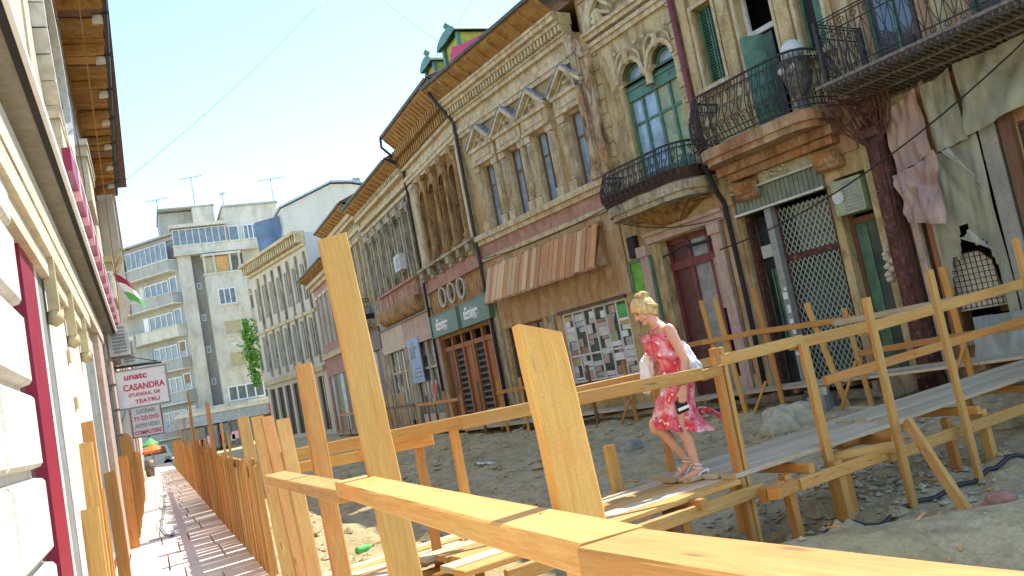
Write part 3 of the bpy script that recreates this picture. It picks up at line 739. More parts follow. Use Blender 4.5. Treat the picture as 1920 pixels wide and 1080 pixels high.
for c in (14.9, 14.6, 13.0, 12.7): m.lathe([(0, 0), (.14, .03), (.2, .12), (.14, .22), (.17, .3), (.08, .42), (0, .44)], (c, .06, 9.1), 12)
for k in range(9):
    a = math.pi * (k + .5) / 9; m.tube([(13.8 + .4 * math.cos(a), .05, 9.1 + .3 * math.sin(a)), (13.8 + .95 * math.cos(a), .12, 9.1 + .75 * math.sin(a))], .05, 6)
B.part('scrolled_gable', m, 'ochre_trim')
band(B, 'cornice', 'ochre_trim', X0, X1, [(10.15, 10.3, .3), (10.3, 10.42, .5)])
eave(B, X0, X1, 10.44, .4, .9, .25)
m = B.mb(); m.box(15.12, 15.40, .0, .20, 4.9, 9.0, 2); m.lathe([(.13, 8.6), (.2, 8.75), (.16, 8.85), (.24, 9.05)], (15.26, .14, 0), 12); B.part('pilaster', m, 'orange_trim')
# rounded balcony with scrolled iron
def bal_out(x0, x1, d, r):
    """outline along the slab front from the far side to the near side"""
    pts = [(x1, .0)]
    for i in range(9): a = math.pi / 2 * i / 8; pts.append((x1 - r + r * math.cos(a), d - r + r * math.sin(a)))
    for i in range(9): a = math.pi / 2 + math.pi / 2 * i / 8; pts.append((x0 + r + r * math.cos(a), d - r + r * math.sin(a)))
    pts.append((x0, .0)); return pts
def along(pts):
    L = [0]
    for a, b in zip(pts, pts[1:]): L.append(L[-1] + math.dist(a, b))
    def f(t):
        t = max(0, min(L[-1] - 1e-6, t))
        for i in range(len(pts) - 1):
            if t <= L[i + 1]:
                k = (t - L[i]) / max(1e-9, L[i + 1] - L[i]); return (pts[i][0] + (pts[i + 1][0] - pts[i][0]) * k, pts[i][1] + (pts[i + 1][1] - pts[i][1]) * k)
    return f, L[-1]
def balcony(B, x0, x1, zf, zr, d, r, bulge, slab_m, iron_m, low_m=None, seed=1, slab=.20, dens=1.0):
    out = bal_out(x0, x1, d, r); m = B.mb()
    m.prism(out[::-1], zf - slab, zf, 'xy'); m.prism([(a + (.06 if a < (x0 + x1) / 2 else -.06), max(0, b - .06)) for a, b in out][::-1], zf - slab - .12, zf - slab, 'xy')
    bo = B.part('balcony', m, slab_m)
    cx, cy = (x0 + x1) / 2, 0
    f2, L = along(out)
    def f(t, z):
        x, y = f2(t); k = (z - zf) / (zr - zf); bu = bulge * math.sin(max(0, min(1, k)) * math.pi * 1.15) * (1 - .35 * k)
        v = Vector((x - cx, max(y, 0.01), 0)); v = Vector((v.x / (x1 - x0) * 1.0, v.y, 0)).normalized()
        return Vector((x, y, z)) + v * bu
    m = B.mb(); scroll_panel(m, f, L, zf + .03, zr, .011, seed, dens); B.part('railing', m, iron_m, bo)
    if low_m:
        m = B.mb(); m.grid(lambda u, v: f(u * L, zf + .02 + v * .24) - Vector((0, .02, 0)), 40, 2); B.part('kick_plate', m, low_m, bo)
    return bo
bo = balcony(B, 12.1, 14.95, 4.66, 5.46, .95, .55, .14, 'grey_stucco', 'iron', 'maroon_dark', 2)
m = B.mb()
prof = [(0, 3.86), (.12, 3.95), (.28, 4.08), (.52, 4.24), (.66, 4.32), (.74, 4.38)]
n = 40
for i in range(n):
    t0, t1 = math.pi * i / n, math.pi * (i + 1) / n
    for (r0, z0), (r1, z1) in zip(prof, prof[1:]):
        k0 = 1 + .10 * math.cos(i * math.pi / 2); k1 = 1 + .10 * math.cos((i + 1) * math.pi / 2)
        m.face([(13.55 + r0 * 1.5 * k0 * math.cos(t0), r0 * k0 * math.sin(t0), z0), (13.55 + r0 * 1.5 * k1 * math.cos(t1), r0 * k1 * math.sin(t1), z0), (13.55 + r1 * 1.5 * k1 * math.cos(t1), r1 * k1 * math.sin(t1), z1), (13.55 + r1 * 1.5 * k0 * math.cos(t0), r1 * k0 * math.sin(t0), z1)], None, True)
m.box(12.35, 14.75, .0, .30, 4.28, 4.32); B.part('shell_corbel', m, 'orange_stucco')
band(B, 'door_lintel', 'pink_pale', 12.05, 14.5, [(3.74, 3.9, .12), (3.9, 3.98, .2)])
for x in (12.0, 14.3):
    m = B.mb(); m.box(x + .26, x + .52, -.02, .10, -.1, 3.7, 2); m.box(x + .22, x + .56, -.02, .16, 3.5, 3.74); m.box(x + .22, x + .56, -.02, .14, -.1, .5); B.part('pier', m, 'pink_pale')
f = B.mb()
for x in (12.32, 12.9, 13.5, 14.1): f.box(x, x + .09, -.32, -.22, .05, 3.7, 2)
f.box(12.3, 14.2, -.33, -.2, 3.02, 3.2, 0); f.box(12.3, 14.2, -.32, -.22, 3.6, 3.72, 0); fo = B.part('doorway', f, 'maroon')
for a, b, z0, z1, mm in ((12.41, 12.9, 3.2, 3.6, 'pink_pale'), (12.99, 13.5, 3.2, 3.6, 'glass_sky'), (13.59, 14.1, 3.2, 3.6, 'maroon_dark'), (13.59, 14.1, .05, 3.02, 'maroon_dark'), (12.99, 13.5, .05, 3.02, 'grey'), (12.41, 12.9, .05, 3.02, 'glass')):
    g = B.mb(); g.box(a, b, -.30, -.27, z0, z1); B.part('panel', g, mm, fo)
m = B.mb(); m.box(12.36, 12.84, -.2, -.16, 1.95, 3.05); B.part('board', m, 'pink_pale', fo)
m = B.mb(); m.box(12.55, 13.3, .02, .10, 3.38, 3.44); m.tube([(12.5, .06, 3.4), (13.4, .06, 3.46), (14.1, .06, 3.36)], .02, 5); B.part('blind_rail', m, 'black')
t = B.other('wall_case', 'dark narrow box fixed on the wall above the green board', 'box', (15.0, 0, 3.55))
MB.build((lambda q: (q.box(-.14, .14, 0, .12, 0, .5), q.box(-.11, .11, .12, .135, .03, .47), q)[-1])(MB()), 'case', 'black', t)
t = B.other('sign_board', 'bright green blank board in a dark frame beside the doorway', 'sign', (14.9, 0, 2.0))
q = MB(); q.box(-.40, -.33, .02, .09, 0, 1.5, 2); q.box(.33, .40, .02, .09, 0, 1.5, 2); q.box(-.33, .33, .02, .09, 1.43, 1.5, 0); q.box(-.33, .33, .02, .09, 0, .07, 0); q.build('frame', 'green', t)
q = MB(); q.box(-.33, .33, .03, .06, .07, 1.43); q.build('panel', 'green_bright', t)
m = B.mb(); m.tube([(12.22, .16, 10.3), (12.22, .15, 6.3), (12.24, .14, 4.95)], .06, 8)
for z in (9, 8, 7, 6): m.lathe([(.07, -.03), (.07, .03)], (12.22, .15, z), 8)
B.part('downpipe', m, 'maroon')
m = B.mb(); m.tube([(11.95, .5, 4.9), (11.93, .3, 4.3), (11.92, .16, 4.0), (11.9, .15, 2.0), (11.9, .15, .1)], .05, 8); B.part('drain', m, 'black')
# street lamp bracket / cables along the first floor
# ------------------------------------------------------------------ house with the round iron balcony
B = Bld('row', 8.72, 'townhouse', 'yellow house with rounded wrought iron balcony above a shuttered shop with lattice gate', 'building')
X0, X1 = 8.72, 12.22
m = B.mb()
m.wall(X0, X1, -.6, 11.2, [(11.26, 11.84, 6.45, 8.15), (9.9, 10.74, 4.98, 7.9), (8.86, 9.42, 6.1, 7.9), (9.62, 11.74, -.05, 4.1, .45), (8.78, 9.46, .2, 3.78, .4)], 0, .30)
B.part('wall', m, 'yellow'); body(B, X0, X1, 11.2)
band(B, 'cornice', 'ochre_trim', X0, X1, [(9.2, 9.35, .10), (10.2, 10.35, .2), (10.35, 10.5, .35), (10.5, 10.6, .5)])
eave(B, X0, X1, 10.62, .45, 1.0, .3)
for a, b in ((10.86, 11.14), (9.52, 9.80), (11.92, 12.14)):
    m = B.mb(); m.box(a, b, -.02, .09, 5.0, 9.0, 2); m.box(a - .03, b + .03, -.02, .13, 8.85, 9.2); m.box(a - .03, b + .03, -.02, .12, 5.0, 5.3); B.part('pilaster', m, 'yellow')
f = B.window(11.26, 11.84, 6.45, 8.15, -.2, 'green', 'dark_green_int', 2)
for k, (a, b) in enumerate(((11.30, 11.52), (11.56, 11.80))):
    m = B.mb(); m.box(a, a + .03, -.17, -.13, 6.5, 8.1); m.box(b - .03, b, -.17, -.13, 6.5, 8.1)
    for i in range(26): z = 6.53 + i * .06; m.beam((a + .03, -.15, z), (b - .03, -.15, z), .05, .008, (0, .7, .7))
    B.part('shutter', m, 'green')
for a, b, z0, z1 in ((11.2, 11.9, 6.45, 8.15), (9.84, 10.8, 5.0, 7.9), (8.8, 9.48, 6.1, 7.9)):
    m = B.mb(); m.box(a, a + .07, -.02, .06, z0, z1 + .08, 2); m.box(b - .07, b, -.02, .06, z0, z1 + .08, 2); m.box(a + .07, b - .07, -.02, .055, z1, z1 + .08, 0)
    if z0 > 5.5: m.box(a - .05, b + .05, -.02, .16, z0 - .12, z0, 0)
    B.part('window_surround', m, 'ochre_trim')
f = B.mb(); f.box(9.9, 9.98, -.27, -.2, 5.0, 7.9, 2); f.box(10.66, 10.74, -.27, -.2, 5.0, 7.9, 2); f.box(9.98, 10.66, -.27, -.2, 7.05, 7.15, 0)
fo = B.part('balcony_door', f, 'offwhite')
m = B.mb(); m.hexa([(10.42, -.24, 5.0), (10.66, -.24, 5.0), (10.70, .12, 5.0), (10.66, .12, 5.0)], [(10.42, -.24, 7.03), (10.66, -.24, 7.03), (10.70, .12, 7.03), (10.66, .12, 7.03)]); B.part('leaf', m, 'green', fo)
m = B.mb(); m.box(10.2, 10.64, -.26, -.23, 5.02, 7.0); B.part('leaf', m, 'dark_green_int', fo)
f = B.window(8.86, 9.42, 6.1, 7.9, -.2, 'green', 'black', 2)
m = B.mb(); m.box(8.88, 9.12, -.17, -.12, 6.15, 7.85); B.part('shutter', m, 'green')
balcony(B, 8.95, 11.75, 4.98, 6.05, 1.0, .45, .16, 'brick_stucco', 'iron', None, 5)
# bulging ornament put in for the curved railing end of the balcony
t = B.other('railing_end', 'bulging grey stand-in for the curved railing, with pale round knob at the end of the iron balcony', 'railing_end', (9.30, .55, 4.99))
q = MB(); q.lathe([(0, 0), (.16, 0), (.16, .06), (.10, .1), (.09, .2), (.2, .45), (.26, .7), (.24, .85), (.28, .9), (.28, .96), (.1, .98)], n=18); q.build('body', 'iron_grey', t)
q = MB(); q.lathe([(.02, .97), (.14, 1.0), (.2, 1.1), (.2, 1.2), (.12, 1.32), (0, 1.36)], n=16); q.build('knob', 'offwhite', t)
for sg in (-1, 1):
    q = MB(); q.lathe([(0, 0), (.06, .01), (.07, .05), (.03, .07), (0, .07)], (.0, 0, 0), 10); o = q.build('rosette', 'offwhite', t); o.rotation_euler = (R(-90), 0, R(20 * sg)); o.location = (.14 * sg, .2, .80)
# moulded stucco below the balcony: broken consoles
m = B.mb()
for x0, x1, z0, z1, d in ((8.95, 11.7, 4.50, 4.66, .45), (9.1, 11.6, 4.36, 4.50, .28)): m.box(x0, x1, -.02, d, z0, z1, 0)
B.part('corbel_course', m, 'brick_stucco')
for c in (11.3, 9.35):
    m = B.mb(); m.prism([(-.02, 4.26), (-.02, 3.95), (.12, 3.92), (.28, 4.05), (.40, 4.26)], c - .22, c + .22, 'yz'); m.tube([(c - .25, .16, 4.02), (c + .25, .16, 4.02)], .09, 10); B.part('console', m, 'rust')
m = B.mb(); m.box(9.7, 11.0, -.02, .10, 4.16, 4.5)
for i in range(16): a = random.uniform(9.75, 10.95); m.lathe([(0, 0), (.05, .01), (.07, .05), (.03, .09), (0, .1)], (a, .1, random.uniform(4.18, 4.42)), 7)
B.part('stucco_relief', m, 'stone')
band(B, 'stucco_panel', 'orange_stucco', 8.74, 9.9, [(4.62, 4.95, .06)]); 
m = B.mb(); m.box(8.8, 9.7, -.02, .05, 4.16, 4.60); B.part('stucco_patch', m, 'shop_ochre')
# shopfront: fascia of ribbed sheet, lattice gate, boards
m = B.mb()
for i in range(40): x = 9.62 + i * .053; m.box(x, x + .047, -.02 if i % 2 else -.01, .05 if i % 2 else .06, 3.72, 4.12, 2)
m.box(9.6, 11.76, -.03, .10, 4.12, 4.17, 0); m.box(9.6, 11.76, -.03, .10, 3.66, 3.72, 0); B.part('fascia', m, 'fascia_green')
m = B.mb(); m.box(9.6, 11.76, .10, .13, 4.125, 4.165, 0); m.box(9.6, 11.76, .10, .13, 3.665, 3.71, 0); B.part('trim', m, 'curtain')
f = B.mb()
for x, w_ in ((11.66, .08), (10.92, .22), (9.62, .12)): f.box(x, x + w_, -.30, -.12, .0, 3.66, 2)
f.box(9.74, 10.92, -.28, -.16, 2.55, 2.68, 0); fo = B.part('shopfront', f, 'rust_red')
m = B.mb(); m.box(10.95, 11.10, -.12, .03, .0, 3.66, 2); B.part('post', m, 'grey', fo, 'grey metal post with torn white posters')
rs = random.Random(2)
for i in range(7):
    q = B.mb(); z = .7 + i * .22 + rs.uniform(-.05, .05); q.box(10.97, 10.97 + rs.uniform(.05, .11), .03, .036, z, z + rs.uniform(.06, .2)); B.part('torn_poster', q, 'paper', fo)
UVL = m_lattice('expanded metal lattice', (.30, .37, .28), 9.0); M['lattice'] = UVL
m = B.mb(); m.face([(10.92, -.14, .05), (9.74, -.14, .05), (9.74, -.14, 2.55), (10.92, -.14, 2.55)], [(1.18, 0), (0, 0), (0, 2.5), (1.18, 2.5)]); B.part('lattice_gate', m, 'lattice', fo)
m = B.mb(); m.face([(10.92, -.15, 2.68), (9.74, -.15, 2.68), (9.74, -.15, 3.6), (10.92, -.15, 3.6)], [(1.18, 0), (0, 0), (0, .9), (1.18, .9)]); B.part('lattice_gate', m, 'lattice', fo)
m = B.mb(); m.box(9.76, 10.92, -.36, -.32, .05, 2.5); B.part('board', m, 'dark_green_int', fo);  # dark sheet painted as the shade inside the shop opening
m = B.mb(); m.box(9.76, 10.92, -.36, -.32, 2.52, 3.6); B.part('pane', m, 'glass', fo)
m = B.mb(); m.box(11.12, 11.42, -.3, -.24, .9, 2.5); m.box(11.12, 11.15, -.24, -.2, .9, 2.5); m.box(11.39, 11.42, -.24, -.2, .9, 2.5); B.part('board', m, 'green', fo)
m = B.mb(); m.box(11.18, 11.6, -.3, -.25, 2.75, 3.0); B.part('sign_panel', m, 'curtain', fo)
m = B.mb(); m.box(11.12, 11.66, -.40, -.36, .0, 3.6); B.part('pane', m, 'glass', fo)
m = B.mb(); m.box(11.78, 12.14, -.02, .08, -.1, 4.2, 2); m.box(11.74, 12.18, -.02, .13, 3.95, 4.2); m.box(11.74, 12.18, -.02, .12, -.1, .5); B.part('pier', m, 'shop_ochre')
f = B.mb(); f.box(8.8, 8.86, -.3, -.2, .2, 3.78, 2); f.box(9.38, 9.46, -.3, -.2, .2, 3.78, 2); f.box(8.86, 9.38, -.3, -.2, 2.9, 3.02, 0); fo = B.part('side_door', f, 'old_wood')
for a, b, z0, z1, mm in ((9.16, 9.38, .2, 2.9, 'green'), (8.86, 9.14, .2, 2.9, 'dark_green_int')):  # second leaf painted dark as the shade of the doorway
    q = B.mb(); q.box(a, b, -.27, -.23, z0, z1); B.part('leaf', q, mm, fo)
t = B.other('cooling_unit', 'dented greenish metal cooling unit above the narrow side door', 'air conditioner', (9.12, -.2, 3.08))
q = MB(); q.box(-.30, .30, 0, .36, 0, .62); q.build('case', 'green_pale', t)
q = MB()
for i in range(9): q.box(-.26, .1, .362, .37, .05 + i * .06, .085 + i * .06)
q.build('louvre', 'grey', t)
q = MB(); q.lathe([(.0, 0), (.12, .0), (.13, .02)], n=16); o = q.build('fan_grille', 'offwhite', t); o.rotation_euler = (R(-90), 0, 0); o.location = (.18, .365, .34)

# ------------------------------------------------------------------ nearest house: iron gallery, rusty column, torn plastic sheets
B = Bld('row', 1.0, 'townhouse', 'derelict house with long iron gallery and ground floor wrapped in torn plastic sheets', 'building')
A_ = B; X0, X1 = 1.0, 8.7
m = B.mb()
m.wall(X0, X1, -.6, 11.4, [(7.3, 8.2, 5.1, 7.8), (5.6, 6.5, 5.1, 7.8), (3.6, 4.6, 5.1, 7.8), (6.75, 8.05, .55, 3.3, .9), (4.6, 6.2, .4, 3.7, .5), (2.0, 4.2, .4, 3.7, .5)], 0, .32)
B.part('wall', m, 'shop_ochre'); body(B, X0, X1, 11.4)
eave(B, X0, X1, 10.9, .4, 1.0, .3)
band(B, 'cornice', 'ochre_trim', X0, X1, [(10.4, 10.6, .2), (10.6, 10.85, .4)])
for a in (7.3, 5.6, 3.6): B.window(a, a + .9, 5.1, 7.8, -.22, 'green', 'glass', 2, tr=[7.0])
for a in (8.35, 6.75, 4.9): m = B.mb(); m.box(a, a + .22, -.02, .08, 5.0, 10, 2); B.part('pilaster', m, 'yellow')
# gallery floor with ribbed iron underside and railing
g = B.mb(); g.box(1.2, 8.3, .0, 1.25, 4.98, 5.04); go = B.part('gallery', g, 'old_wood')
m = B.mb()
for i in range(72): x = 1.25 + i * .098; m.beam((x, .02, 4.82 - .0), (x, 1.5, 4.96), .025, .06)
for d, z in ((.05, 4.80), (.5, 4.85), (1.0, 4.90), (1.3, 4.96), (1.55, 5.0)): m.beam((1.2, d, z), (8.3, d, z), .035, .05)
B.part('underside_ribs', m, 'iron_grey', go)['kind'] = 'stuff'
m = B.mb(); m.beam((1.2, 1.28, 5.02), (8.3, 1.28, 5.02), .06, .12); m.beam((8.28, 0, 5.02), (8.28, 1.28, 5.02), .06, .12); B.part('edge_beam', m, 'rust_red', go)
def fr(t, z):
    if t < 1.25: return Vector((8.28, t, z))
    return Vector((8.28 - (t - 1.25), 1.25, z))
m = B.mb(); L = 5.2; z0, z1 = 5.1, 6.1
k = int(L / .115)
for i in range(k + 1):
    t = L * i / k
    m.tube([fr(t, z0), fr(t, z1)], .008, 4, False)
    if i % 2 == 0 and i + 2 <= k:
        t2 = L * (i + 2) / k; m.tube([fr(t, z0 + .12), fr((t + t2) / 2, z0 + .45), fr(t2, z0 + .78)], .008, 4, False); m.tube([fr(t2, z0 + .12), fr((t + t2) / 2, z0 + .45), fr(t, z0 + .78)], .008, 4, False)
        c = (t + t2) / 2; m.tube([fr(c + .05 * math.cos(a), z0 + .88 + .05 * math.sin(a)) for a in [2 * math.pi * q / 10 for q in range(11)]], .009, 4, False)
        m.tube([fr(c + .045 * math.cos(a), z0 + .07 + .045 * math.sin(a)) for a in [2 * math.pi * q / 10 for q in range(11)]], .008, 4, False)
for z in (z0, z0 + .12, z0 + .78, z1 - .03, z1): m.tube([fr(L * i / 40, z) for i in range(41)] if z != z1 else [fr(L * i / 40, z + .02) for i in range(41)], .012, 4, False)
B.part('railing', m, 'iron', go)
m = B.mb()
for t in (.02, 1.25, 2.9, 4.5): p = fr(t, 5.0); m.box(p.x - .03, p.x + .03, p.y - .03, p.y + .03, 5.0, 6.14, 2)
B.each('newel', m, 'iron', go)
# ornate brackets over the rusty column
m = B.mb()
for sx in (-1, 1):
    for k in range(4):
        s = .55 - k * .12
        m.tube([(8.3 + sx * (.05 + s * math.sin(a)), .35 + s * .9 * (1 - math.cos(a)) * .6, 4.0 + .85 * a / 1.57) for a in [1.57 * q / 8 for q in range(9)]], .022, 5, False)
    m.tube([(8.3 + sx * .2 + .12 * math.cos(a), .4, 4.5 + .12 * math.sin(a)) for a in [2 * math.pi * q / 14 for q in range(15)]], .02, 5, False)
for k in range(5): m.beam((8.3, .2, 4.1 + k * .15), (8.3, .5 + k * .2, 4.55 + k * .08), .03, .03); m.beam((8.0 - k * .12, .25, 4.85), (8.6 + k * .02, .25 + .2 * k, 4.85), .03, .04)
B.part('bracket', m, 'rust_red')
m = B.mb(); m.box(8.16, 8.46, .14, .34, -.3, 4.95, 2); m.box(8.12, 8.50, .10, .38, 4.2, 4.35); m.box(8.12, 8.50, .10, .38, -.3, .1); m.box(8.22, 8.40, .34, .37, .2, 4.1, 2); B.part('column', m, 'rust_red')
m = B.mb(); m.box(7.96, 8.08, .10, .2, -.1, 4.3, 2); B.part('plank', m, 'pink_pale')
m = B.mb(); m.box(8.5, 8.7, -.02, .16, -.2, 4.95, 2); B.part('pier', m, 'yellow')
m = B.mb(); 
for i in range(9): m.lathe([(0, 0), (.07, .02), (.09, .07), (.03, .12)], (8.55 + random.uniform(0, .14), .16, 1.75 + i * .07 + random.uniform(-.02, .02)), 7)
B.part('broken_plaster', m, 'cream')
# posts of the old shopfront and what shows through the torn sheet
for a, b, z0, z1, mm in ((7.36, 7.44, 3.5, 4.95, 'rust'), (6.74, 6.82, 3.4, 4.95, 'iron'), (7.72, 7.86, .3, 3.2, 'shutter_wood'), (6.45, 6.7, -.2, 3.9, 'concrete'), (6.22, 6.40, -.2, 3.9, 'old_wood')):
    m = B.mb(); m.box(a, b, -.02, .14, z0, z1, 2); B.part('post', m, mm)
f = B.window(4.6, 6.2, 2.3, 3.7, -.06, 'old_wood', 'glass_pale', 2)
m = B.mb()
for i in range(17): x = 4.65 + i * .095; m.tube([(x, .0, 2.35), (x, .0, 3.65)], .007, 4, False)
for i in range(14): z = 2.4 + i * .095; m.tube([(4.62, .0, z), (6.18, .0, z)], .007, 4, False)
B.part('window_grid', m, 'iron')
def sheet(B, name, label, corners, mm, nu=16, nv=12, amp=.06, seed=0, hole=None, cat='plastic sheet'):
    """hanging plastic between four corners (x, y, z): TL TR BL BR, wrinkled along the pull lines"""
    TL, TR, BL, BR = [Vector(c) for c in corners]; q = B.mb()
    def fn(u, v):
        p = (TL * (1 - u) + TR * u) * (1 - v) + (BL * (1 - u) + BR * u) * v
        w_ = noise.noise(Vector((u * 5 + v * 1.5 + seed, v * 1.6, seed))) * amp + noise.noise(Vector((u * 13 + v * 3, v * 3 + seed, seed))) * amp * .5 + amp * .45 * abs(math.sin(6 * math.atan2(v + .12, u - .08 * (seed % 3)) + seed))
        e = math.sin(math.pi * min(1, max(0, u))) * .5 + .5
        return p + Vector((0, w_ + amp * 1.2, -.05 * e * math.sin(math.pi * u) * (1 - v)))
    P = [[fn(i / nu, j / nv) for j in range(nv + 1)] for i in range(nu + 1)]
    for i in range(nu):
        for j in range(nv):
            if hole and hole((i + .5) / nu, (j + .5) / nv): continue
            q.face([P[i][j], P[i + 1][j], P[i + 1][j + 1], P[i][j + 1]], None, True)
    o = q.build(name, mm, None); o.location = B.loc; o.rotation_euler = (0, 0, B.rot)
    return tag(o, label, cat)
sheet(B, 'plastic_sheet', 'pinkish grey plastic panel stretched above the torn flap beside the rusty column', [(8.07, .14, 4.55), (7.44, .16, 4.72), (8.07, .16, 3.44), (7.40, .14, 3.62)], 'tarp_pink', 18, 14, .09, 31)
sheet(B, 'plastic_sheet', 'greenish plastic panel stretched between the two upper posts', [(7.36, .14, 4.72), (6.84, .16, 4.82), (7.36, .14, 3.60), (6.82, .16, 3.66)], 'tarp', 18, 14, .08, 37)
sheet(B, 'plastic_sheet', 'large crinkled green plastic panel above the gridded shop window', [(6.74, .16, 4.82), (5.2, .14, 4.9), (6.76, .14, 3.68), (5.2, .16, 3.98)], 'tarp', 24, 14, .12, 41)
sheet(B, 'plastic_sheet', 'pinkish torn plastic flap drooping beside the rusty column', [(8.06, .22, 3.44), (7.28, .24, 3.64), (7.92, .30, 2.62), (7.32, .30, 2.45)], 'tarp_pink', 18, 14, .14, 8)
h1 = lambda u, v: (v > .40 and .06 < u < .86 and v > .38 + .75 * abs(u - .50) + .05 * math.sin(u * 23) and v < .93)
sheet(B, 'plastic_sheet', 'large grey green torn plastic sheet with a ragged hole over the shopfront', [(7.75, .10, 3.58), (6.72, .10, 3.72), (7.75, .08, .5), (6.72, .08, .6)], 'tarp', 40, 48, .05, 5, h1)
sheet(B, 'plastic_sheet', 'clear milky strip of plastic twisted across the torn hole', [(7.28, .26, 2.2), (7.10, .26, 2.3), (6.78, .26, 1.9), (6.70, .26, 1.78)], 'tarp_clear', 8, 14, .05, 12)
sheet(B, 'plastic_sheet', 'white plastic flap folded from the peak of the torn sheet', [(7.25, .2, 3.62), (7.1, .2, 3.66), (6.78, .28, 3.1), (6.70, .26, 2.75)], 'tarp_clear', 8, 14, .08, 14)
sheet(B, 'plastic_sheet', 'bluish plastic bundle lying low behind the walkway rail', [(7.3, .30, .95), (5.9, .3, 1.05), (7.3, .5, .25), (5.9, .5, .3)], 'tarp_clear', 16, 10, .10, 17)
t = B.other('mesh_panel', 'cream panel with black wire grid propped inside the torn hole', 'panel', (7.42, -.10, 1.05), None)
q = MB(); q.prism([(-.42, 0), (.32, 0), (.34, .75), (.26, .92), (-.18, .90), (-.34, .72)], 0, .04); q.build('board', 'cream', t)
q = MB()
for i in range(9): q.tube([(-.38 + i * .085, .05, .02), (-.36 + i * .085, .05, .92)], .006, 4)
for i in range(11): q.tube([(-.40, .05, .04 + i * .088), (.32, .05, .04 + i * .088)], .006, 4)
q.build('wire_grid', 'iron', t)
t = B.other('crate', 'wooden crate in the dark shop behind the torn sheet', 'crate', (6.98, -.25, .95))
q = MB()
for i in range(4): q.box(-.22, .22, .0, .03, i * .14, i * .14 + .11, 0)
q.build('slats', 'old_wood', t)
# cable slung along the front
# ------------------------------------------------------------------ seed shop house
B = Bld('far', 23.72, 'townhouse', 'brown house with packed half columns and deep timber eaves above the green seed shop', 'building')
S_ = B; X0, X1 = 23.72, 29.4
xs_ = [24.3 + i * 1.09 for i in range(5)]
hol = [(a + .22, a + .84, 5.85, 8.3) for a in xs_[:-1]] + [(23.9, 24.5, 5.85, 8.3)][:0]
m = B.mb(); m.wall(X0, X1, -.6, 8.9, hol + [(25.55, 26.15, 4.22, 4.72, .2), (26.55, 27.1, 4.22, 4.72, .2), (27.5, 28.05, 4.22, 4.72, .2), (24.0, 29.0, .1, 3.05, .35)], 0, .25); B.part('wall', m, 'orange_stucco')
body(B, X0, X1, 10.8)
for a in xs_[:-1]: B.window(a + .22, a + .84, 5.85, 8.3, -.18, 'old_wood', 'glass', 2, tr=[7.5], fw_=.06)
for a in xs_:
    for o_ in (-.02, ):
        m = B.mb(); m.lathe([(.17, 5.75), (.17, 5.95), (.13, 6.0), (.125, 7.0), (.105, 8.15), (.13, 8.2), (.10, 8.25), (.17, 8.45), (.19, 8.55)], (a + .03 + o_, .05, 0), 12); m.box(a - .18, a + .24, -.02, .24, 8.55, 8.72); m.box(a - .18, a + .24, -.02, .24, 5.66, 5.78)
        B.part('half_column', m, 'orange_stucco' if a != xs_[-1] else 'ochre_trim')
for a in xs_[:-1]:
    m = B.mb(); m.arch_infill(a + .53, .31, 8.0, 8.34, -.1, .03); m.box(a + .2, a + .25, -.1, .06, 5.85, 8.0, 2); m.box(a + .81, a + .86, -.1, .06, 5.85, 8.0, 2); B.part('window_surround', m, 'orange_stucco')
m = B.mb(); m.box(28.75, 29.38, -.02, .10, 5.66, 8.9, 2); m.box(23.74, 24.05, -.02, .12, 5.66, 8.9, 2); B.each('pilaster', m, 'ochre_trim')
band(B, 'architrave', 'ochre_trim', X0, X1, [(8.74, 8.86, .10), (8.86, 9.0, .16), (9.0, 9.12, .2), (9.12, 9.42, .06), (9.42, 9.54, .2)])
dentils(B, X0, X1, 9.54, 9.84, -.02, .30, .10, .12, 'soffit'); dentils(B, X0, X1, 9.86, 10.16, -.02, .46, .09, .13, 'soffit')
m = B.mb(); m.box(X0, X1, -.05, .02, 9.4, 10.5); B.part('frieze', m, 'soffit')
eave(B, X0, X1, 10.22, .2, .72, .5, rafters=.3)
m = B.mb(); m.tube([(29.35, .78, 10.72), (29.35, .8, 10.4), (29.3, .5, 10.05), (29.3, .15, 9.9), (29.3, .14, .2)], .05, 7); B.part('downpipe', m, 'iron')
m = B.mb()
for i in range(6): x = 24.0 + i * 1.0; m.box(x, x + .34, -.02, .26 - .03 * (i % 2), 5.36, 5.66); m.box(x + .05, x + .29, -.02, .18, 5.22, 5.36)
B.each('stone_bracket', m, 'grey_stucco')
band(B, 'sill_course', 'grey_stucco', X0, X1, [(5.6, 5.68, .3)]); band(B, 'painted_band', 'pink', X0, X1, [(4.86, 5.24, .05)]); band(B, 'string_course', 'pink', X0, X1, [(4.80, 4.86, .12)])
for c in (25.85, 26.82, 27.78):
    m = B.mb(); pts = [(c + .34 * math.cos(a), .04, 4.47 + .33 * math.sin(a)) for a in [2 * math.pi * i / 18 for i in range(19)]]
    for a, b in zip(pts, pts[1:]): m.beam(a, b, .08, .09, (0, 1, 0))
    B.part('oval_frame', m, 'cream')
    m = B.mb(); m.box(c - .30, c + .30, -.2, -.16, 4.2, 4.75); B.part('pane', m, 'glass')
    m = B.mb(); m.arch_infill(c, .28, 4.47, 4.76, -.1, .01); B.part('spandrel', m, 'cream')
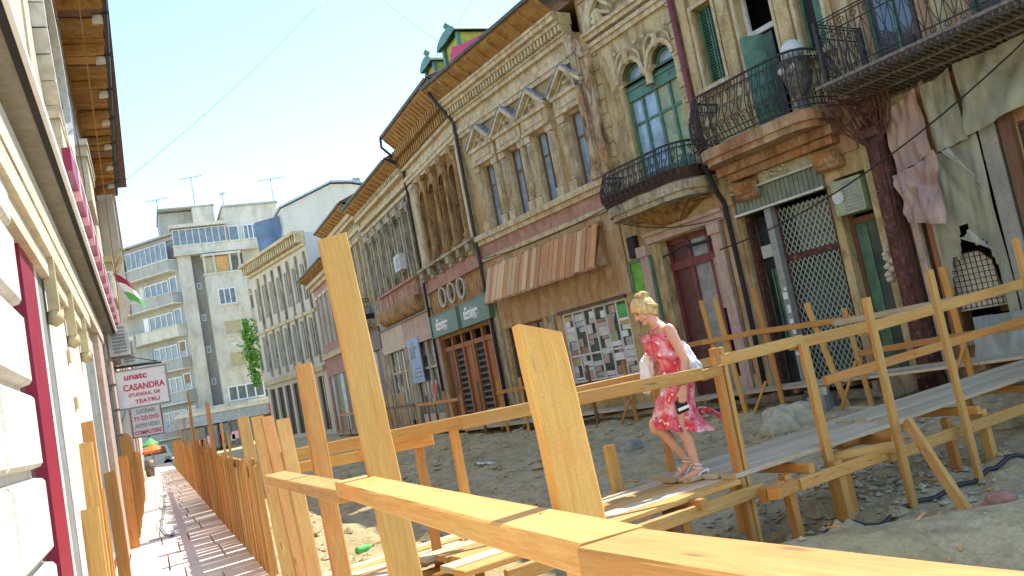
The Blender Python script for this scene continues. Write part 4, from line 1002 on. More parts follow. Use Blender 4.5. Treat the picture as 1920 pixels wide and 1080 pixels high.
for k, (a, b) in enumerate(((23.5, 26.15), (26.35, 29.2))):
    cx = (a + b) / 2
    t = B.other('sign_board', ('green seed shop sign board nearest the awning with white letters' if k == 0 else 'green seed shop sign board farther along beside the pink poster wall'), 'sign', (cx, .02, 3.2), 'green seed shop signs')
    q = MB(); h = (b - a) / 2; q.box(-h, h, 0, .16, 0, .70); q.build('panel', 'green_sign', t)
    q = MB(); q.box(-h - .04, -h, 0, .19, -.03, .73, 2); q.box(h, h + .04, 0, .19, -.03, .73, 2); q.box(-h, h, 0, .18, -.03, 0, 0); q.box(-h, h, 0, .18, .70, .73, 0); q.build('frame', 'green', t)
    text_mesh('sEminte', .52, 'lettering', 'white', t, (.25, .165, .20), (R(90), 0, R(180)), .004, 'CENTER', .80, 0, .03)
    q = MB(); q.box(-.30, .08, .163, .168, .14, .16); q.build('underline', 'white', t)
f = B.mb()
for i in range(6): x = 24.0 + i * .98; f.box(x, x + .12, -.2, -.06, .1, 3.05, 2)
f.box(24.0, 29.0, -.2, -.08, 2.6, 2.75, 0); f.box(24.0, 29.0, -.2, -.08, .1, .35, 0); fo = B.part('shopfront', f, 'shutter_wood')
for i in range(5):
    x = 24.12 + i * .98
    if i in (1, 3):
        m = B.mb(); m.box(x, x + .86, -.19, -.17, .35, 2.6); B.part('panel', m, 'black', fo)
        for k in range(11):
            m = B.mb(); z = .45 + k * .195; m.beam((x + .02, -.12, z), (x + .84, -.12, z), .11, .02, (0, .6, .8)); B.part('louvre', m, 'iron_grey', fo)
    else:
        for k in range(3): m = B.mb(); m.box(x + .29 * k, x + .29 * k + .275, -.17, -.14 + .01 * (k % 2), .35, 2.6, 2); B.part('board', m, 'shutter_wood' if i != 4 else 'old_wood', fo)
m = B.mb(); m.box(23.74, 23.98, -.02, .07, -.1, 3.9, 2); m.box(29.02, 29.38, -.02, .07, -.1, 3.9, 2); B.each('pier', m, 'pink_pale')

# dormers on the roof behind
def dormer(B, x0, x1, y0, y1, z0, z1, label, flag=False):
    t = B.other('dormer', label, 'dormer', ((x0 + x1) / 2, y0, z0), 'roof dormers'); w_ = (x1 - x0) / 2; d = y1 - y0; h = z1 - z0
    q = MB(); q.box(-w_, w_, d, 0, -.9, h); q.build('wall', 'lime', t)
    q = MB(); q.box(-w_ * .55, w_ * .55, .0, .02, .1, h * .62); q.prism([(-w_ * .55, h * .62), (w_ * .55, h * .62), (w_ * .4, h * .76), (0, h * .85), (-w_ * .4, h * .76)], 0, .02); q.build('opening', 'black', t)
    q = MB(); n = 12
    for i in range(n):
        a, b = math.pi * i / n, math.pi * (i + 1) / n; r = w_ * 1.3
        P = [(r * math.cos(a), h + .35 * math.sin(a)), (r * math.cos(b), h + .35 * math.sin(b))]
        q.face([(P[0][0], .25, P[0][1]), (P[1][0], .25, P[1][1]), (P[1][0], d, P[1][1]), (P[0][0], d, P[0][1])], None, True)
        q.face([(0, .25, h - .02), (P[0][0], .25, P[0][1]), (P[1][0], .25, P[1][1])])
        q.face([(0, .22, h - .04), (P[0][0], .25, P[0][1]), (P[1][0], .25, P[1][1])][::-1])
    q.build('hood', 'green', t)
    q = MB(); q.lathe([(.05, 0), (.06, .1), (.14, .2), (.05, .34), (0, .36)], (0, .1, h + .33), 10); q.build('finial', 'green', t)
    for sx in (-1, 1):
        q = MB(); q.box(sx * w_ * .95 - .08, sx * w_ * .95 + .08, 0, .12, -.05, h, 2); q.build('post', 'green', t)
    return t
dormer(S_, 25.7, 27.2, -1.5, -4.6, 11.7, 13.15, 'green hooded roof dormer with lime side wall and red cloth below')
dormer(S_, 28.3, 29.3, -1.5, -3.6, 11.9, 13.2, 'smaller green hooded dormer farther along the same roof')
o = sheet(S_, 'cloth', 'faded red cloth draped on the roof below the hooded dormer', [(26.2, -1.45, 12.8), (23.0, -1.6, 12.1), (26.2, -1.3, 12.3), (23.0, -1.4, 11.6)], 'sign_red', 12, 6, .06, 4, cat='cloth')

# ------------------------------------------------------------------ poster shop house and its neighbours
B = Bld('far', 29.42, 'townhouse', 'grey stuccoed house with orange shell balcony above the blue poster shop', 'building')
X0, X1 = 29.42, 37.0
wx = [30.2 + i * 1.2 for i in range(6)]
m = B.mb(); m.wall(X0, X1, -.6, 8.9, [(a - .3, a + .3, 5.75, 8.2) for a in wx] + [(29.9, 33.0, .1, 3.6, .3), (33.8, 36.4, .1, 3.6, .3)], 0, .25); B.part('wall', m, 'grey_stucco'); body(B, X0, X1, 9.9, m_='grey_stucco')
for i, a in enumerate(wx):
    B.window(a - .3, a + .3, 5.75, 8.2, -.16, 'offwhite', 'glass_pale' if i % 2 else 'glass', 2, tr=[7.4])
    m = B.mb()
    for sx in (-1, 1): m.box(a + sx * .42 - .07, a + sx * .42 + .07, -.02, .13, 5.7, 8.3, 2); m.lathe([(.03, 0), (.09, .05), (.11, .15), (.04, .3)], (a + sx * .42, .12, 8.0), 8)
    m.lathe([(0, 0), (.12, .03), (.16, .12), (.08, .25), (0, .3)], (a, .06, 8.35), 10, sy=.7); m.box(a - .5, a + .5, -.02, .15, 8.28, 8.38, 0); B.part('window_surround', m, 'grey_stucco')
band(B, 'cornice', 'ochre_trim', X0, X1, [(8.66, 8.8, .1), (8.9, 9.02, .2), (9.02, 9.3, .06), (9.3, 9.45, .3)])
dentils(B, X0, X1, 9.45, 9.6, -.02, .36, .09, .13, 'ochre_trim'); eave(B, X0, X1, 9.62, .3, .75, .28)
m = B.mb(); m.box(30.2, 35.6, -.02, .12, 5.0, 5.6, 0); m.box(30.1, 35.7, -.02, .24, 5.58, 5.68, 0); m.box(30.1, 35.7, -.02, .2, 4.94, 5.02, 0); B.part('balcony_panel', m, 'pink')
for i in range(7):
    m = B.mb(); x = 30.5 + i * .8; m.box(x - .2, x + .2, .12, .135, 5.1, 5.35); m.prism([(x - .2, 5.35), (x + .2, 5.35), (x + .1, 5.49), (x - .1, 5.49)], .12, .135); B.part('inset_arch', m, 'rust')
m = B.mb(); pr = [(.0, 4.35), (.16, 4.42), (.28, 4.55), (.34, 4.72), (.36, 4.94)]
for (a, b), (c, d) in zip(pr, pr[1:]): m.face([(30.1, a, b), (35.7, a, b), (35.7, c, d), (30.1, c, d)], None, True)
m.prism([(0, 4.35), (.16, 4.42), (.28, 4.55), (.34, 4.72), (.36, 4.94), (0, 4.94)], 30.08, 30.1, 'yz'); B.part('shell_cove', m, 'orange_stucco')
band(B, 'string_course', 'iron_grey', X0, X1, [(4.25, 4.31, .12)])
m = B.mb(); m.box(29.6, 33.4, -.02, .05, 3.25, 4.25); B.part('fascia', m, 'pink_pale'); m = B.mb(); m.box(33.4, 36.9, -.02, .05, 3.25, 4.25); B.part('fascia', m, 'cream')
f = B.mb()
for x in (29.9, 30.9, 31.95, 32.9, 33.8, 34.65, 35.5, 36.3): f.box(x, x + .1, -.14, -.05, .1, 3.25, 2)
f.box(29.9, 33.0, -.14, -.05, 2.2, 2.28, 0); f.box(33.8, 36.4, -.14, -.05, 2.3, 2.38, 0); f.box(29.9, 33.0, -.14, -.05, .1, .5, 0); fo = B.part('shopfront', f, 'cream')
for a, b in ((30.0, 32.9), (33.9, 36.3)): m = B.mb(); m.box(a, b, -.22, -.18, .3, 3.3); B.part('pane', m, 'glass_pale', fo)
rs = random.Random(21)
for i in range(16):
    m = B.mb(); x = rs.uniform(30.0, 35.8); z = rs.uniform(.6, 2.8); w_ = rs.uniform(.2, .5); m.box(x, x + w_, -.17, -.155 - .001 * i, z, z + rs.uniform(.25, .6)); B.part('poster', m, rs.choice(['green_pale', 'paper', 'red', 'curtain', 'blue', 'green', 'pink_paint']), fo)
t = B.other('poster', 'pale blue poster with the dark word air on the shop window', 'poster', (32.2, .06, 1.75))
q = MB(); q.box(-.78, .78, 0, .02, 0, 1.75); q.build('sheet', 'blue', t)
text_mesh('air', .95, 'lettering', 'green_sign', t, (.15, .022, .98), (R(90), 0, R(180)), .003, 'CENTER', .85)
for k in range(3): q = MB(); q.box(-.6, .5 - k * .15, .021, .026, .2 + k * .16, .25 + k * .16); q.build('text_line', 'green_sign', t)
t = B.other('poster', 'red heart shaped poster low on the shop window', 'poster', (30.6, .0, 1.0))
q = MB(); q.prism([(0, 0), (.3, .35), (.3, .55), (.16, .62), (0, .5), (-.16, .62), (-.3, .55), (-.3, .35)], 0, .02); q.build('sheet', 'red', t)
t = B.other('cooling_unit', 'white cooling unit on the grey house wall between windows', 'air conditioner', (31.4, .05, 6.1))
q = MB(); q.box(-.4, .4, 0, .32, 0, .6); q.build('case', 'offwhite', t); q = MB(); q.box(-.3, .15, .322, .33, .08, .52); q.build('grille', 'grey', t)

B = Bld('far', 37.02, 'townhouse', 'shabby grey house with black balcony and dark red ground floor', 'building')
X0, X1 = 37.02, 43.5; wx = [37.9 + i * 1.25 for i in range(5)]
m = B.mb(); m.wall(X0, X1, -.6, 9.6, [(a - .34, a + .34, 5.8, 8.5) for a in wx] + [(37.6, 42.9, .1, 3.6, .3)], 0, .25); B.part('wall', m, 'grey_stucco'); body(B, X0, X1, 10.6, m_='grey_stucco')
for a in wx:
    B.window(a - .34, a + .34, 5.8, 8.5, -.16, 'offwhite', 'glass', 2, tr=[7.6])
    m = B.mb(); m.box(a - .5, a - .36, -.02, .12, 5.7, 8.6, 2); m.box(a + .36, a + .5, -.02, .12, 5.7, 8.6, 2); m.box(a - .54, a + .54, -.02, .2, 8.6, 8.76, 0); B.part('window_surround', m, 'ochre_trim')
band(B, 'cornice', 'ochre_trim', X0, X1, [(9.1, 9.25, .12), (9.6, 9.75, .3), (9.75, 9.95, .42)]); eave(B, X0, X1, 10.0, .35, .8, .28)
balcony(B, 37.5, 40.6, 5.0, 5.95, .7, .2, .05, 'grey_stucco', 'iron', 'black', 9, dens=.6)
m = B.mb(); m.box(X0, X1, -.02, .06, 3.6, 4.6); B.part('fascia', m, 'maroon_dark')
for i in range(6):
    m = B.mb(); x = 37.6 + i * .88; m.box(x, x + .84, -.12, -.06 + .02 * (i % 2), .1, 3.58, 2); B.part('shutter', m, ('maroon_dark', 'curtain', 'maroon_dark', 'grey', 'curtain', 'maroon_dark')[i])
B = Bld('far', 43.52, 'townhouse', 'low pink and cream house beside the shabby grey one', 'building')
X0, X1 = 43.52, 50.5; wx = [44.4 + i * 1.25 for i in range(5)]
m = B.mb(); m.wall(X0, X1, -.6, 8.6, [(a - .32, a + .32, 5.0, 7.6) for a in wx] + [(44.0, 50.0, .1, 3.2, .3)], 0, .25); B.part('wall', m, 'pink'); body(B, X0, X1, 9.2, m_='pink')
for a in wx: B.window(a - .32, a + .32, 5.0, 7.6, -.16, 'offwhite', 'glass', 2); m = B.mb(); m.box(a - .5, a + .5, -.02, .16, 7.7, 7.85); m.box(a - .46, a - .34, -.02, .1, 4.95, 7.7, 2); m.box(a + .34, a + .46, -.02, .1, 4.95, 7.7, 2); B.part('window_surround', m, 'cream')
band(B, 'cornice', 'ochre_trim', X0, X1, [(4.2, 4.5, .15), (8.3, 8.5, .2), (8.5, 8.7, .4)]); eave(B, X0, X1, 8.75, .3, .8, .25)
for i in range(7): m = B.mb(); x = 44.0 + i * .86; m.box(x, x + .82, -.14, -.08, .1, 3.2, 2); B.part('shutter', m, ('old_wood', 'grey', 'maroon_dark', 'curtain', 'green', 'old_wood', 'grey')[i])
# rounded corner house at the bend
a2 = math.atan2(60.5 - 50.5, 7.55 - 9.78)
B = Bld((Vector((9.78, 50.52, 0)), a2), 0, 'townhouse', 'three storey pale corner house with bracketed cornice at the street bend', 'building')
L = 10.2; wx = [1 + i * 1.38 for i in range(7)]
m = B.mb(); m.wall(0, L, -.6, 11.4, [(a - .36, a + .36, 8.1, 10.3) for a in wx] + [(a - .36, a + .36, 4.6, 7.0) for a in wx] + [(a - .5, a + .5, .2, 3.4) for a in wx], 0, .25); B.part('wall', m, 'cream')
m = B.mb(); m.face([(0, 0, -.6), (0, -9, -.6), (0, -9, 12), (0, 0, 12)]); m.face([(L, 0, -.6), (L, -9, -.6), (L, -9, 12), (L, 0, 12)]); m.face([(0, 0, 11.9), (L, 0, 11.9), (L, -9, 11.9), (0, -9, 11.9)]); m.face([(0, -1, 0), (L, -1, 0), (L, -1, 11), (0, -1, 11)]); B.part('side_wall', m, 'gable')
for a in wx:
    B.window(a - .36, a + .36, 8.1, 10.3, -.15, 'offwhite', 'glass', 2); B.window(a - .36, a + .36, 4.6, 7.0, -.15, 'offwhite', 'glass', 2); B.window(a - .5, a + .5, .2, 3.4, -.15, 'old_wood', 'glass', 2)
    m = B.mb(); m.box(a - .69, a - .52, -.02, .14, 4.2, 10.9, 2); B.part('pilaster', m, 'grey_stucco')
band(B, 'cornice', 'ochre_trim', 0, L, [(3.7, 4.0, .2), (7.2, 7.4, .14), (11.2, 11.4, .2), (11.9, 12.1, .75)]); dentils(B, 0, L, 11.4, 11.9, -.02, .6, .14, .22, 'ochre_trim')
# ------------------------------------------------------------------ left side of the street
class Wld:
    def __init__(s, loc): s.o = loc
    def mb(s): return MB(s.o)
LB = thing('townhouse', 'white house on the path with rusticated pillars, long grey canopy and wooden eaves', 'building', (-.55, 10, 0))
LW = Wld((-.55, 10, 0))
def lp(name, m, mm, parent=None, label=None): return m.build(name, mm, parent or LB, label)
m = LW.mb()
m.box(-6, -.55, -3, 27, -.1, 3.4); m.box(-6, -.60, -3, 27, 3.4, 8.75); lp('wall', m, 'white_wall')
m = LW.mb(); m.box(-.60, -.585, 1.8, 26.9, 3.5, 8.7, 1); lp('upper_wall', m, 'cream')
# rusticated pillar beside the lens side of the shop window
m = LW.mb(); m.box(-.55, -.475, 2.3, 4.12, -.1, 3.1, 2); lp('pillar', m, 'white_wall')
def block(y0, y1, z0, z1, x0=-.475, x1=-.425):
    q = LW.mb(); e = .022
    B_ = [(x0, y0, z0), (x0, y1, z0), (x0, y1, z1), (x0, y0, z1)]; T = [(x1 - .012, y0 + .008, z0 + .008), (x1 - .012, y1 - .008, z0 + .008), (x1 - .012, y1 - .008, z1 - .008), (x1 - .012, y0 + .008, z1 - .008)]
    U = [(x1, y0 + e, z0 + e), (x1, y1 - e, z0 + e), (x1, y1 - e, z1 - e), (x1, y0 + e, z1 - e)]
    for i in range(4):
        j = (i + 1) % 4; q.face([B_[i], B_[j], T[j], T[i]], None, False); q.face([T[i], T[j], U[j], U[i]], None, False)
    q.face(U, None, False); return lp('block', q, 'white_wall')
for i in range(9):
    z = .02 + i * .345
    block(3.2, 4.12, z, z + .312); block(2.25, 3.16, z, z + .312)
m = LW.mb(); m.box(-.60, -.470, 4.70, 5.27, -.08, 3.0, 2); lp('window_frame', m, 'crimson')
m = LW.mb(); m.box(-.60, -.472, 5.28, 5.42, -.08, 3.0, 2); lp('window_frame', m, 'offwhite'); m = LW.mb(); m.box(-.60, -.476, 5.43, 5.75, -.08, 3.0, 2); lp('window_frame', m, 'grey')
m = LW.mb(); m.box(-.56, -.52, 4.22, 4.72, .2, 2.9, 2); lp('pane', m, 'glass')
m = LW.mb(); m.box(-.55, -.472, 5.78, 8.9, -.1, 3.0, 2); lp('pillar', m, 'white_wall')
for i in range(7):
    q = LW.mb(); q.box(-.472, -.452, 6.6 + .1 * i, 6.72 + .1 * i, 2.75 - .33 * i, 2.83 - .33 * i); lp('fixing_hole_spot', q, 'tan_blind')  # tan blocks put in where the pillar has fixing holes
m = LW.mb()
for y0 in (12.5, 16.4, 20.4): m.box(-.55, -.48, y0, y0 + 1.2, -.1, 3.0, 2)
each(m, 'pillar', 'pink_pale', LB)
for y0 in (9.1, 13.9, 17.8):
    q = LW.mb(); q.box(-.56, -.52, y0, y0 + 2.4, .2, 2.6); f = lp('shop_window', q, 'maroon'); q = LW.mb(); q.face([(-.518, y0 + .1, .3), (-.518, y0 + 2.3, .3), (-.518, y0 + 2.3, 2.5), (-.518, y0 + .1, 2.5)]); lp('pane', q, 'glass_pale', f)
# moulding, canopy slab and its grey underside
m = LW.mb(); m.box(-.55, -.40, 2.0, 9.2, 2.62, 2.74, 1); m.box(-.55, -.43, 2.0, 9.2, 2.5, 2.62, 1); m.box(-.55, -.46, 2.0, 14, 2.98, 3.2, 1); lp('moulding', m, 'cream')
m = LW.mb(); m.box(-.585, -.328, 1.6, 22.5, 3.36, 3.44, 1); lp('canopy', m, 'concrete')
m = LW.mb(); m.box(-.328, -.303, 1.6, 22.5, 3.34, 3.40, 1); m.box(-.328, -.313, 1.6, 22.5, 3.402, 3.46, 1); lp('canopy_edge', m, 'white')
m = LW.mb(); m.box(-.37, -.335, 1.6, 22.5, 3.345, 3.36, 1); lp('painted_shadow_line', m, 'black')  # black strip on the underside painted as a shadow line
for i in range(3):
    q = LW.mb(); q.box(-.46, -.40, 5.7 + i * 1.3, 5.78 + i * 1.3, 2.3, 2.62, 2); q.lathe([(0, 0), (.05, .03), (.04, .1), (0, .12)], (-.43, 5.74 + i * 1.3, 2.2), 8); lp('console', q, 'tan_blind')
# row of crimson panels along the canopy top
for i in range(16):
    y0 = 6.8 + i * .86; q = LW.mb(); q.box(-.325, -.268, y0, y0 + .56, 3.48, 3.66, 1); f = lp('canopy_panel', q, 'crimson')
    q = LW.mb(); q.box(-.33, -.258, y0 + .57, y0 + .80, 3.461, 3.70); lp('end_cap', q, 'pink_paint', f); q = LW.mb(); q.box(-.264, -.255, y0 - .03, y0 + .80, 3.665, 3.70, 1); lp('edge_strip', q, 'white', f)
# upper floor: pilasters, oval window, stepped blocks, box bays
m = LW.mb()
for y0, y1, x1, z0, z1 in ((8.72, 9.1, -.565, 3.6, 8.6), (9.2, 9.3, -.575, 3.6, 8.6), (15.2, 15.6, -.53, 3.6, 8.6), (21.6, 22.1, -.53, 3.6, 8.6)): m.box(-.59, x1, y0, y1, z0, z1, 2)
each(m, 'pilaster', 'cream', LB)
m = LW.mb(); cy, cz, ry, rz = 11.4, 6.25, 1.6, 1.1
for k in range(28):
    a, b = 2 * math.pi * k / 28, 2 * math.pi * (k + 1) / 28
    m.beam((-.52, cy + ry * math.cos(a), cz + rz * math.sin(a)), (-.52, cy + ry * math.cos(b), cz + rz * math.sin(b)), .13, .16, (1, 0, 0))
f = lp('oval_window', m, 'offwhite')
m = LW.mb(); m.face([(-.545, cy + ry * math.cos(2 * math.pi * k / 28), cz + rz * math.sin(2 * math.pi * k / 28)) for k in range(28)]); lp('pane', m, 'glass_pale', f)
m = LW.mb()
for dy in (-.7, 0, .7): m.box(-.542, -.53, cy + dy - .03, cy + dy + .03, cz - .95, cz + .95, 2)
m.box(-.542, -.525, cy - 1.5, cy + 1.5, cz - .03, cz + .03, 1); lp('glazing_bar', m, 'iron', f)
m = LW.mb(); m.box(-.585, -.45, 9.9, 10.7, 4.5, 5.0); m.box(-.585, -.44, 9.85, 10.75, 5.0, 5.08); m.box(-.585, -.47, 9.9, 10.7, 4.36, 4.5); lp('corbel_block', m, 'cream')
m = LW.mb(); m.box(-.585, -.545, 14.6, 18.2, 5.9, 8.1, 2); f = lp('window', m, 'offwhite'); m = LW.mb(); m.face([(-.54, 14.8, 6.0), (-.54, 18.0, 6.0), (-.54, 18.0, 8.0), (-.54, 14.8, 8.0)]); lp('pane', m, 'glass_sky', f)
m = LW.mb(); m.box(-.585, -.38, 15.4, 17.2, 5.55, 6.3); m.box(-.585, -.35, 15.3, 17.3, 6.3, 6.46); m.box(-.585, -.33, 15.2, 17.4, 6.46, 6.56); lp('box_balcony', m, 'cream')
m = LW.mb(); m.box(-.585, -.34, 22.6, 25.2, 5.1, 5.9); m.box(-.585, -.31, 22.5, 25.3, 5.9, 6.04); lp('box_balcony', m, 'tan_blind')
# eaves: orange boards, joists, gutter
m = LW.mb(); m.box(-.6, .30, -3, 27, 8.98, 9.03, 1); m.face([(.30, -3, 9.03), (.22, 27, 9.03), (-6, 27, 11.4), (-6, -3, 11.4)]); lp('roof', m, 'roof')
rs = random.Random(4); ex = lambda y: .36 - (y - 8) * .0195
for i in range(56):
    y0 = 4.0 + i * .41
    q = LW.mb(); dz = rs.uniform(-.02, .02); q.box(-.60, ex(y0) - .03, y0, y0 + rs.uniform(.34, .395), 8.80 + dz, 8.83 + dz, 0); lp('eaves_board', q, rs.choice(('soffit', 'soffit', 'soffit', 'shutter_wood', 'pine_orange', 'old_wood')))
for i in range(13):
    y0 = 4.3 + i * 1.75; q = LW.mb(); q.beam((-.57, y0, 8.70), (ex(y0) - .06, y0, 8.74), .14, .12); lp('joist', q, 'soffit')
    q = LW.mb(); q.prism([(ex(y0) - .22, 8.70), (ex(y0) - .05, 8.72), (ex(y0) - .06, 8.79), (ex(y0) - .2, 8.78)], y0 + .5, y0 + .72); lp('paint_patch', q, 'offwhite')
m = LW.mb(); m.tube([(ex(2), 2, 8.84), (ex(27.2), 27.2, 8.84)], .055, 8)
for i in range(14): m.box(ex(3 + i * 1.75) - .06, ex(3 + i * 1.75) + .065, 3 + i * 1.75, 3.03 + i * 1.75, 8.77, 8.92)
lp('gutter', m, 'iron')
m = LW.mb(); m.box(-.60, -.54, -3, 26.9, 8.6, 8.78, 1); lp('cornice', m, 'soffit')
# next houses
LB2 = thing('townhouse', 'beige house beyond the wooden eaves with slanting upper corbel', 'building', (-.55, 30, 0)); W2 = Wld((-.55, 30, 0))
m = W2.mb(); m.box(-6, -.56, 27.3, 44, -.1, 9.3); m.build('wall', 'cream', LB2)
m = W2.mb(); m.prism([(-.56, 9.3), (-.14, 9.2), (-.12, 6.9), (-.56, 6.0)], 27.25, 38, 'xz'); m.build('oriel', 'cream', LB2)
m = W2.mb(); m.beam((-.6, 27.2, 5.9), (-.1, 27.2, 6.95), .12, .10); m.beam((-.6, 27.2, 6.2), (-.1, 27.2, 7.2), .08, .08); m.box(-.2, -.05, 27.1, 38, 9.2, 9.4, 1); m.build('moulding', 'ochre_trim', LB2)
for i in range(3):
    q = W2.mb(); q.box(-.14, -.11, 28.2 + i * 3.2, 29.7 + i * 3.2, 7.4, 8.9, 2); f = q.build('window', 'offwhite', LB2); q = W2.mb(); q.face([(-.108, 28.3 + i * 3.2, 7.5), (-.108, 29.6 + i * 3.2, 7.5), (-.108, 29.6 + i * 3.2, 8.8), (-.108, 28.3 + i * 3.2, 8.8)]); q.build('pane', 'glass_pale', f)
m = W2.mb()
for y0 in (28, 33, 38): m.box(-.56, -.50, y0, y0 + 1.5, -.1, 5, 2)
each(m, 'pier', 'pink_pale', LB2)
LB3 = thing('townhouse', 'pale house at the far end of the path on the left', 'building', (-.6, 50, 0)); W3 = Wld((-.6, 50, 0))
m = W3.mb(); m.box(-6, -.62, 44.2, 62, -.1, 6.5); m.build('wall', 'white_wall', LB3); m = W3.mb(); m.box(-.62, -.55, 44.2, 62, 3.2, 3.5, 1); m.box(-.62, -.5, 44.2, 62, 6.3, 6.6, 1); m.build('string_course', 'cream', LB3)
# hung things on the left houses
def lthing(name, label, cat, loc, group=None): return thing(name, label, cat, loc, 0, group)
t = lthing('hanging_sign', 'white hanging sign with crimson hand lettered theatre studio words', 'sign', (-.04, 18, 2.14))
q = MB(); q.box(-.44, .44, -.03, .03, 0, .70); q.build('panel', 'white', t)
q = MB(); q.box(-.47, -.44, -.04, .04, -.03, .73, 2); q.box(.44, .47, -.04, .04, -.03, .73, 2); q.box(-.44, .44, -.04, .04, .70, .73, 0); q.box(-.44, .44, -.04, .04, -.03, 0, 0); q.build('frame', 'grey', t)
q = MB(); q.tube([(-.5, 0, .80), (.4, 0, .78)], .025, 6); q.tube([(-.5, 0, 1.1), (.35, 0, .8)], .012, 5); q.build('bracket', 'iron', t)
for tx, sz, x, z, s_ in (('unatc', .17, -.10, .53, 1.1), ('CASANDRA', .165, .03, .32, .84), ('STUDIOUL  DE', .085, .02, .20, 1.0), ('TEATRU', .10, .06, .06, 1.2)):
    o = text_mesh(tx, sz, 'lettering', 'sign_red', t, (x, -.034, z), (R(90), 0, 0), .004, 'CENTER', s_)
t = lthing('hanging_sign', 'smaller white sign with pink and grey lines of copying services', 'sign', (-.05, 20, 1.58))
q = MB(); q.box(-.29, .29, -.03, .03, 0, .62); q.build('panel', 'paper', t)
q = MB(); q.box(-.31, -.29, -.04, .04, -.02, .64, 2); q.box(.29, .31, -.04, .04, -.02, .64, 2); q.box(-.29, .29, -.04, .04, .62, .64, 0); q.box(-.29, .29, -.04, .04, -.02, 0, 0); q.build('frame', 'maroon', t)
for tx, z, mm in (('LUCRARI', .49, 'grey'), ('TV CD DVD', .34, 'sign_red'), ('AUDIO VIDEO', .19, 'grey'), ('COMPUTERE', .04, 'sign_red')):
    text_mesh(tx, .115, 'lettering', mm, t, (0, -.034, z), (R(90), 0, 0), .004, 'CENTER', .80 if len(tx) < 10 else .66)
t = lthing('hanging_sign', 'narrow white pole sign with faded mark left of the copying sign', 'sign', (-.48, 19.4, 1.5))
q = MB(); q.box(-.12, .10, -.02, .02, 0, .75); q.build('panel', 'paper', t); q = MB(); q.beam((-.05, -.025, .4), (.06, -.025, .65), .03, .02); q.build('mark', 'grey', t)
def acunit(label, loc, s=1):
    t = lthing('cooling_unit', label, 'air conditioner', loc)
    q = MB(); q.box(-.16 * s, .16 * s, -.14, .14, 0, .55 * s); q.build('case', 'offwhite', t)
    q = MB()
    for i in range(8): q.box(-.10 * s, .11 * s, -.15, -.14, .05 + i * .058 * s, .085 + i * .058 * s, 0)
    q.build('grille', 'grey', t)
    q = MB(); q.beam((-.3 * s, 0, -.02), (.16 * s, 0, -.02), .2, .03); q.build('bracket', 'iron_grey', t)
acunit('white cooling unit on the left wall above the theatre sign', (-.30, 16, 2.95))
acunit('beige cooling unit farther along the left wall', (-.22, 19.2, 3.05), .9)
acunit('tan cooling box high on the left wall near the red panels', (-.36, 14.8, 3.75), .8)
t = lthing('flag', 'small red white and green flag on the left house', 'flag', (-.36, 21.5, 4.62))
q = MB(); q.tube([(-.15, 0, .2), (.0, 0, .75)], .015, 5); q.build('pole', 'offwhite', t)
for k, mm in enumerate(('crimson', 'white', 'green_fab')):
    q = MB(); q.grid(lambda u, v, k=k: (.02 + .10 * v + .36 * u + k * .09, .03 * math.sin(u * 7), .80 - .22 * k - .22 * v - .22 * u + .03 * math.sin(u * 5)), 8, 2); q.build('stripe', mm, t)
t = lthing('pipe', 'pale utility pipe with clamps on the left wall beside the signs', 'pipe', (-.50, 15, 0))
q = MB(); q.tube([(0, 0, 0), (0, 0, 3.2), (.02, 0, 3.3)], .03, 7); q.build('tube', 'grey', t)
q = MB()
for i in range(7): q.box(-.05, .09, -.03, .03, .4 + i * .4, .44 + i * .4)
q.build('clamp', 'iron_grey', t)
for k, (a, b, c_, lab) in enumerate((((.44, 8, 5.41), (.75, 14, 4.6), (1.14, 20, 3.9), ''),) ): pass
t = MB(); t.tube([(-.30, 3, 8.7), (-.10, 10, 6.9), (-.25, 20, 5.0), (-.40, 26, 4.2)], .010, 4); tag(t.build('cable', 'soffit'), 'thin orange cable sagging under the wooden eaves', 'cable')
t = MB(); t.tube([(-.33, 4, 8.5), (-.32, 9.5, 5.9), (-.36, 12, 4.9), (-.46, 13.5, 4.1)], .010, 4); tag(t.build('cable', 'iron_grey'), 'thin grey cable running down past the oval window', 'cable')

# ------------------------------------------------------------------ apartment block closing the street
AP = thing('apartment_building', 'large pale apartment block with balconies closing the far end of the street', 'building', (6, 80, 0))
AW = Wld((6, 80, 0))
def seg(P, Q):
    P = Vector((*P, 0)); Q = Vector((*Q, 0)); u = (Q - P).normalized(); n_ = Vector((u.y, -u.x, 0)); return P, u, n_, (Q - P).length
def pbox(m, S, u0, u1, d0, d1, z0, z1):
    P, u, n_, L = S
    c = [(u0, d0), (u1, d0), (u1, d1), (u0, d1)]
    a = [P + u * x + n_ * y + Vector((0, 0, z0)) for x, y in c]; b = [P + u * x + n_ * y + Vector((0, 0, z1)) for x, y in c]
    m.hexa(a[::-1], b[::-1])
def ap(name, m, mm, parent=None): return m.build(name, mm, parent or AP)
def awin(S, u0, u1, z0, z1, n, d=.0, blind=None, fm='white', fr=.08):
    m = AW.mb()
    pbox(m, S, u0, u1, d, d + .05, z1 - fr, z1); pbox(m, S, u0, u1, d, d + .06, z0, z0 + fr)
    for i in range(n + 1): x = u0 + (u1 - u0 - fr) * i / n; pbox(m, S, x, x + fr, d, d + .05, z0 + fr, z1 - fr)
    f = ap('window', m, fm); m = AW.mb(); pbox(m, S, u0 + .02, u1 - .02, d - .05, d + .01, z0 + .02, z1 - .02); ap('pane', m, 'glass_far', f)
    if blind: m = AW.mb(); pbox(m, S, u0 + fr, u1 - fr, d + .012, d + .03, z0 + fr + (z1 - z0) * .35 * (blind != 'tan_blind'), z1 - fr); ap('blind', m, blind, f)
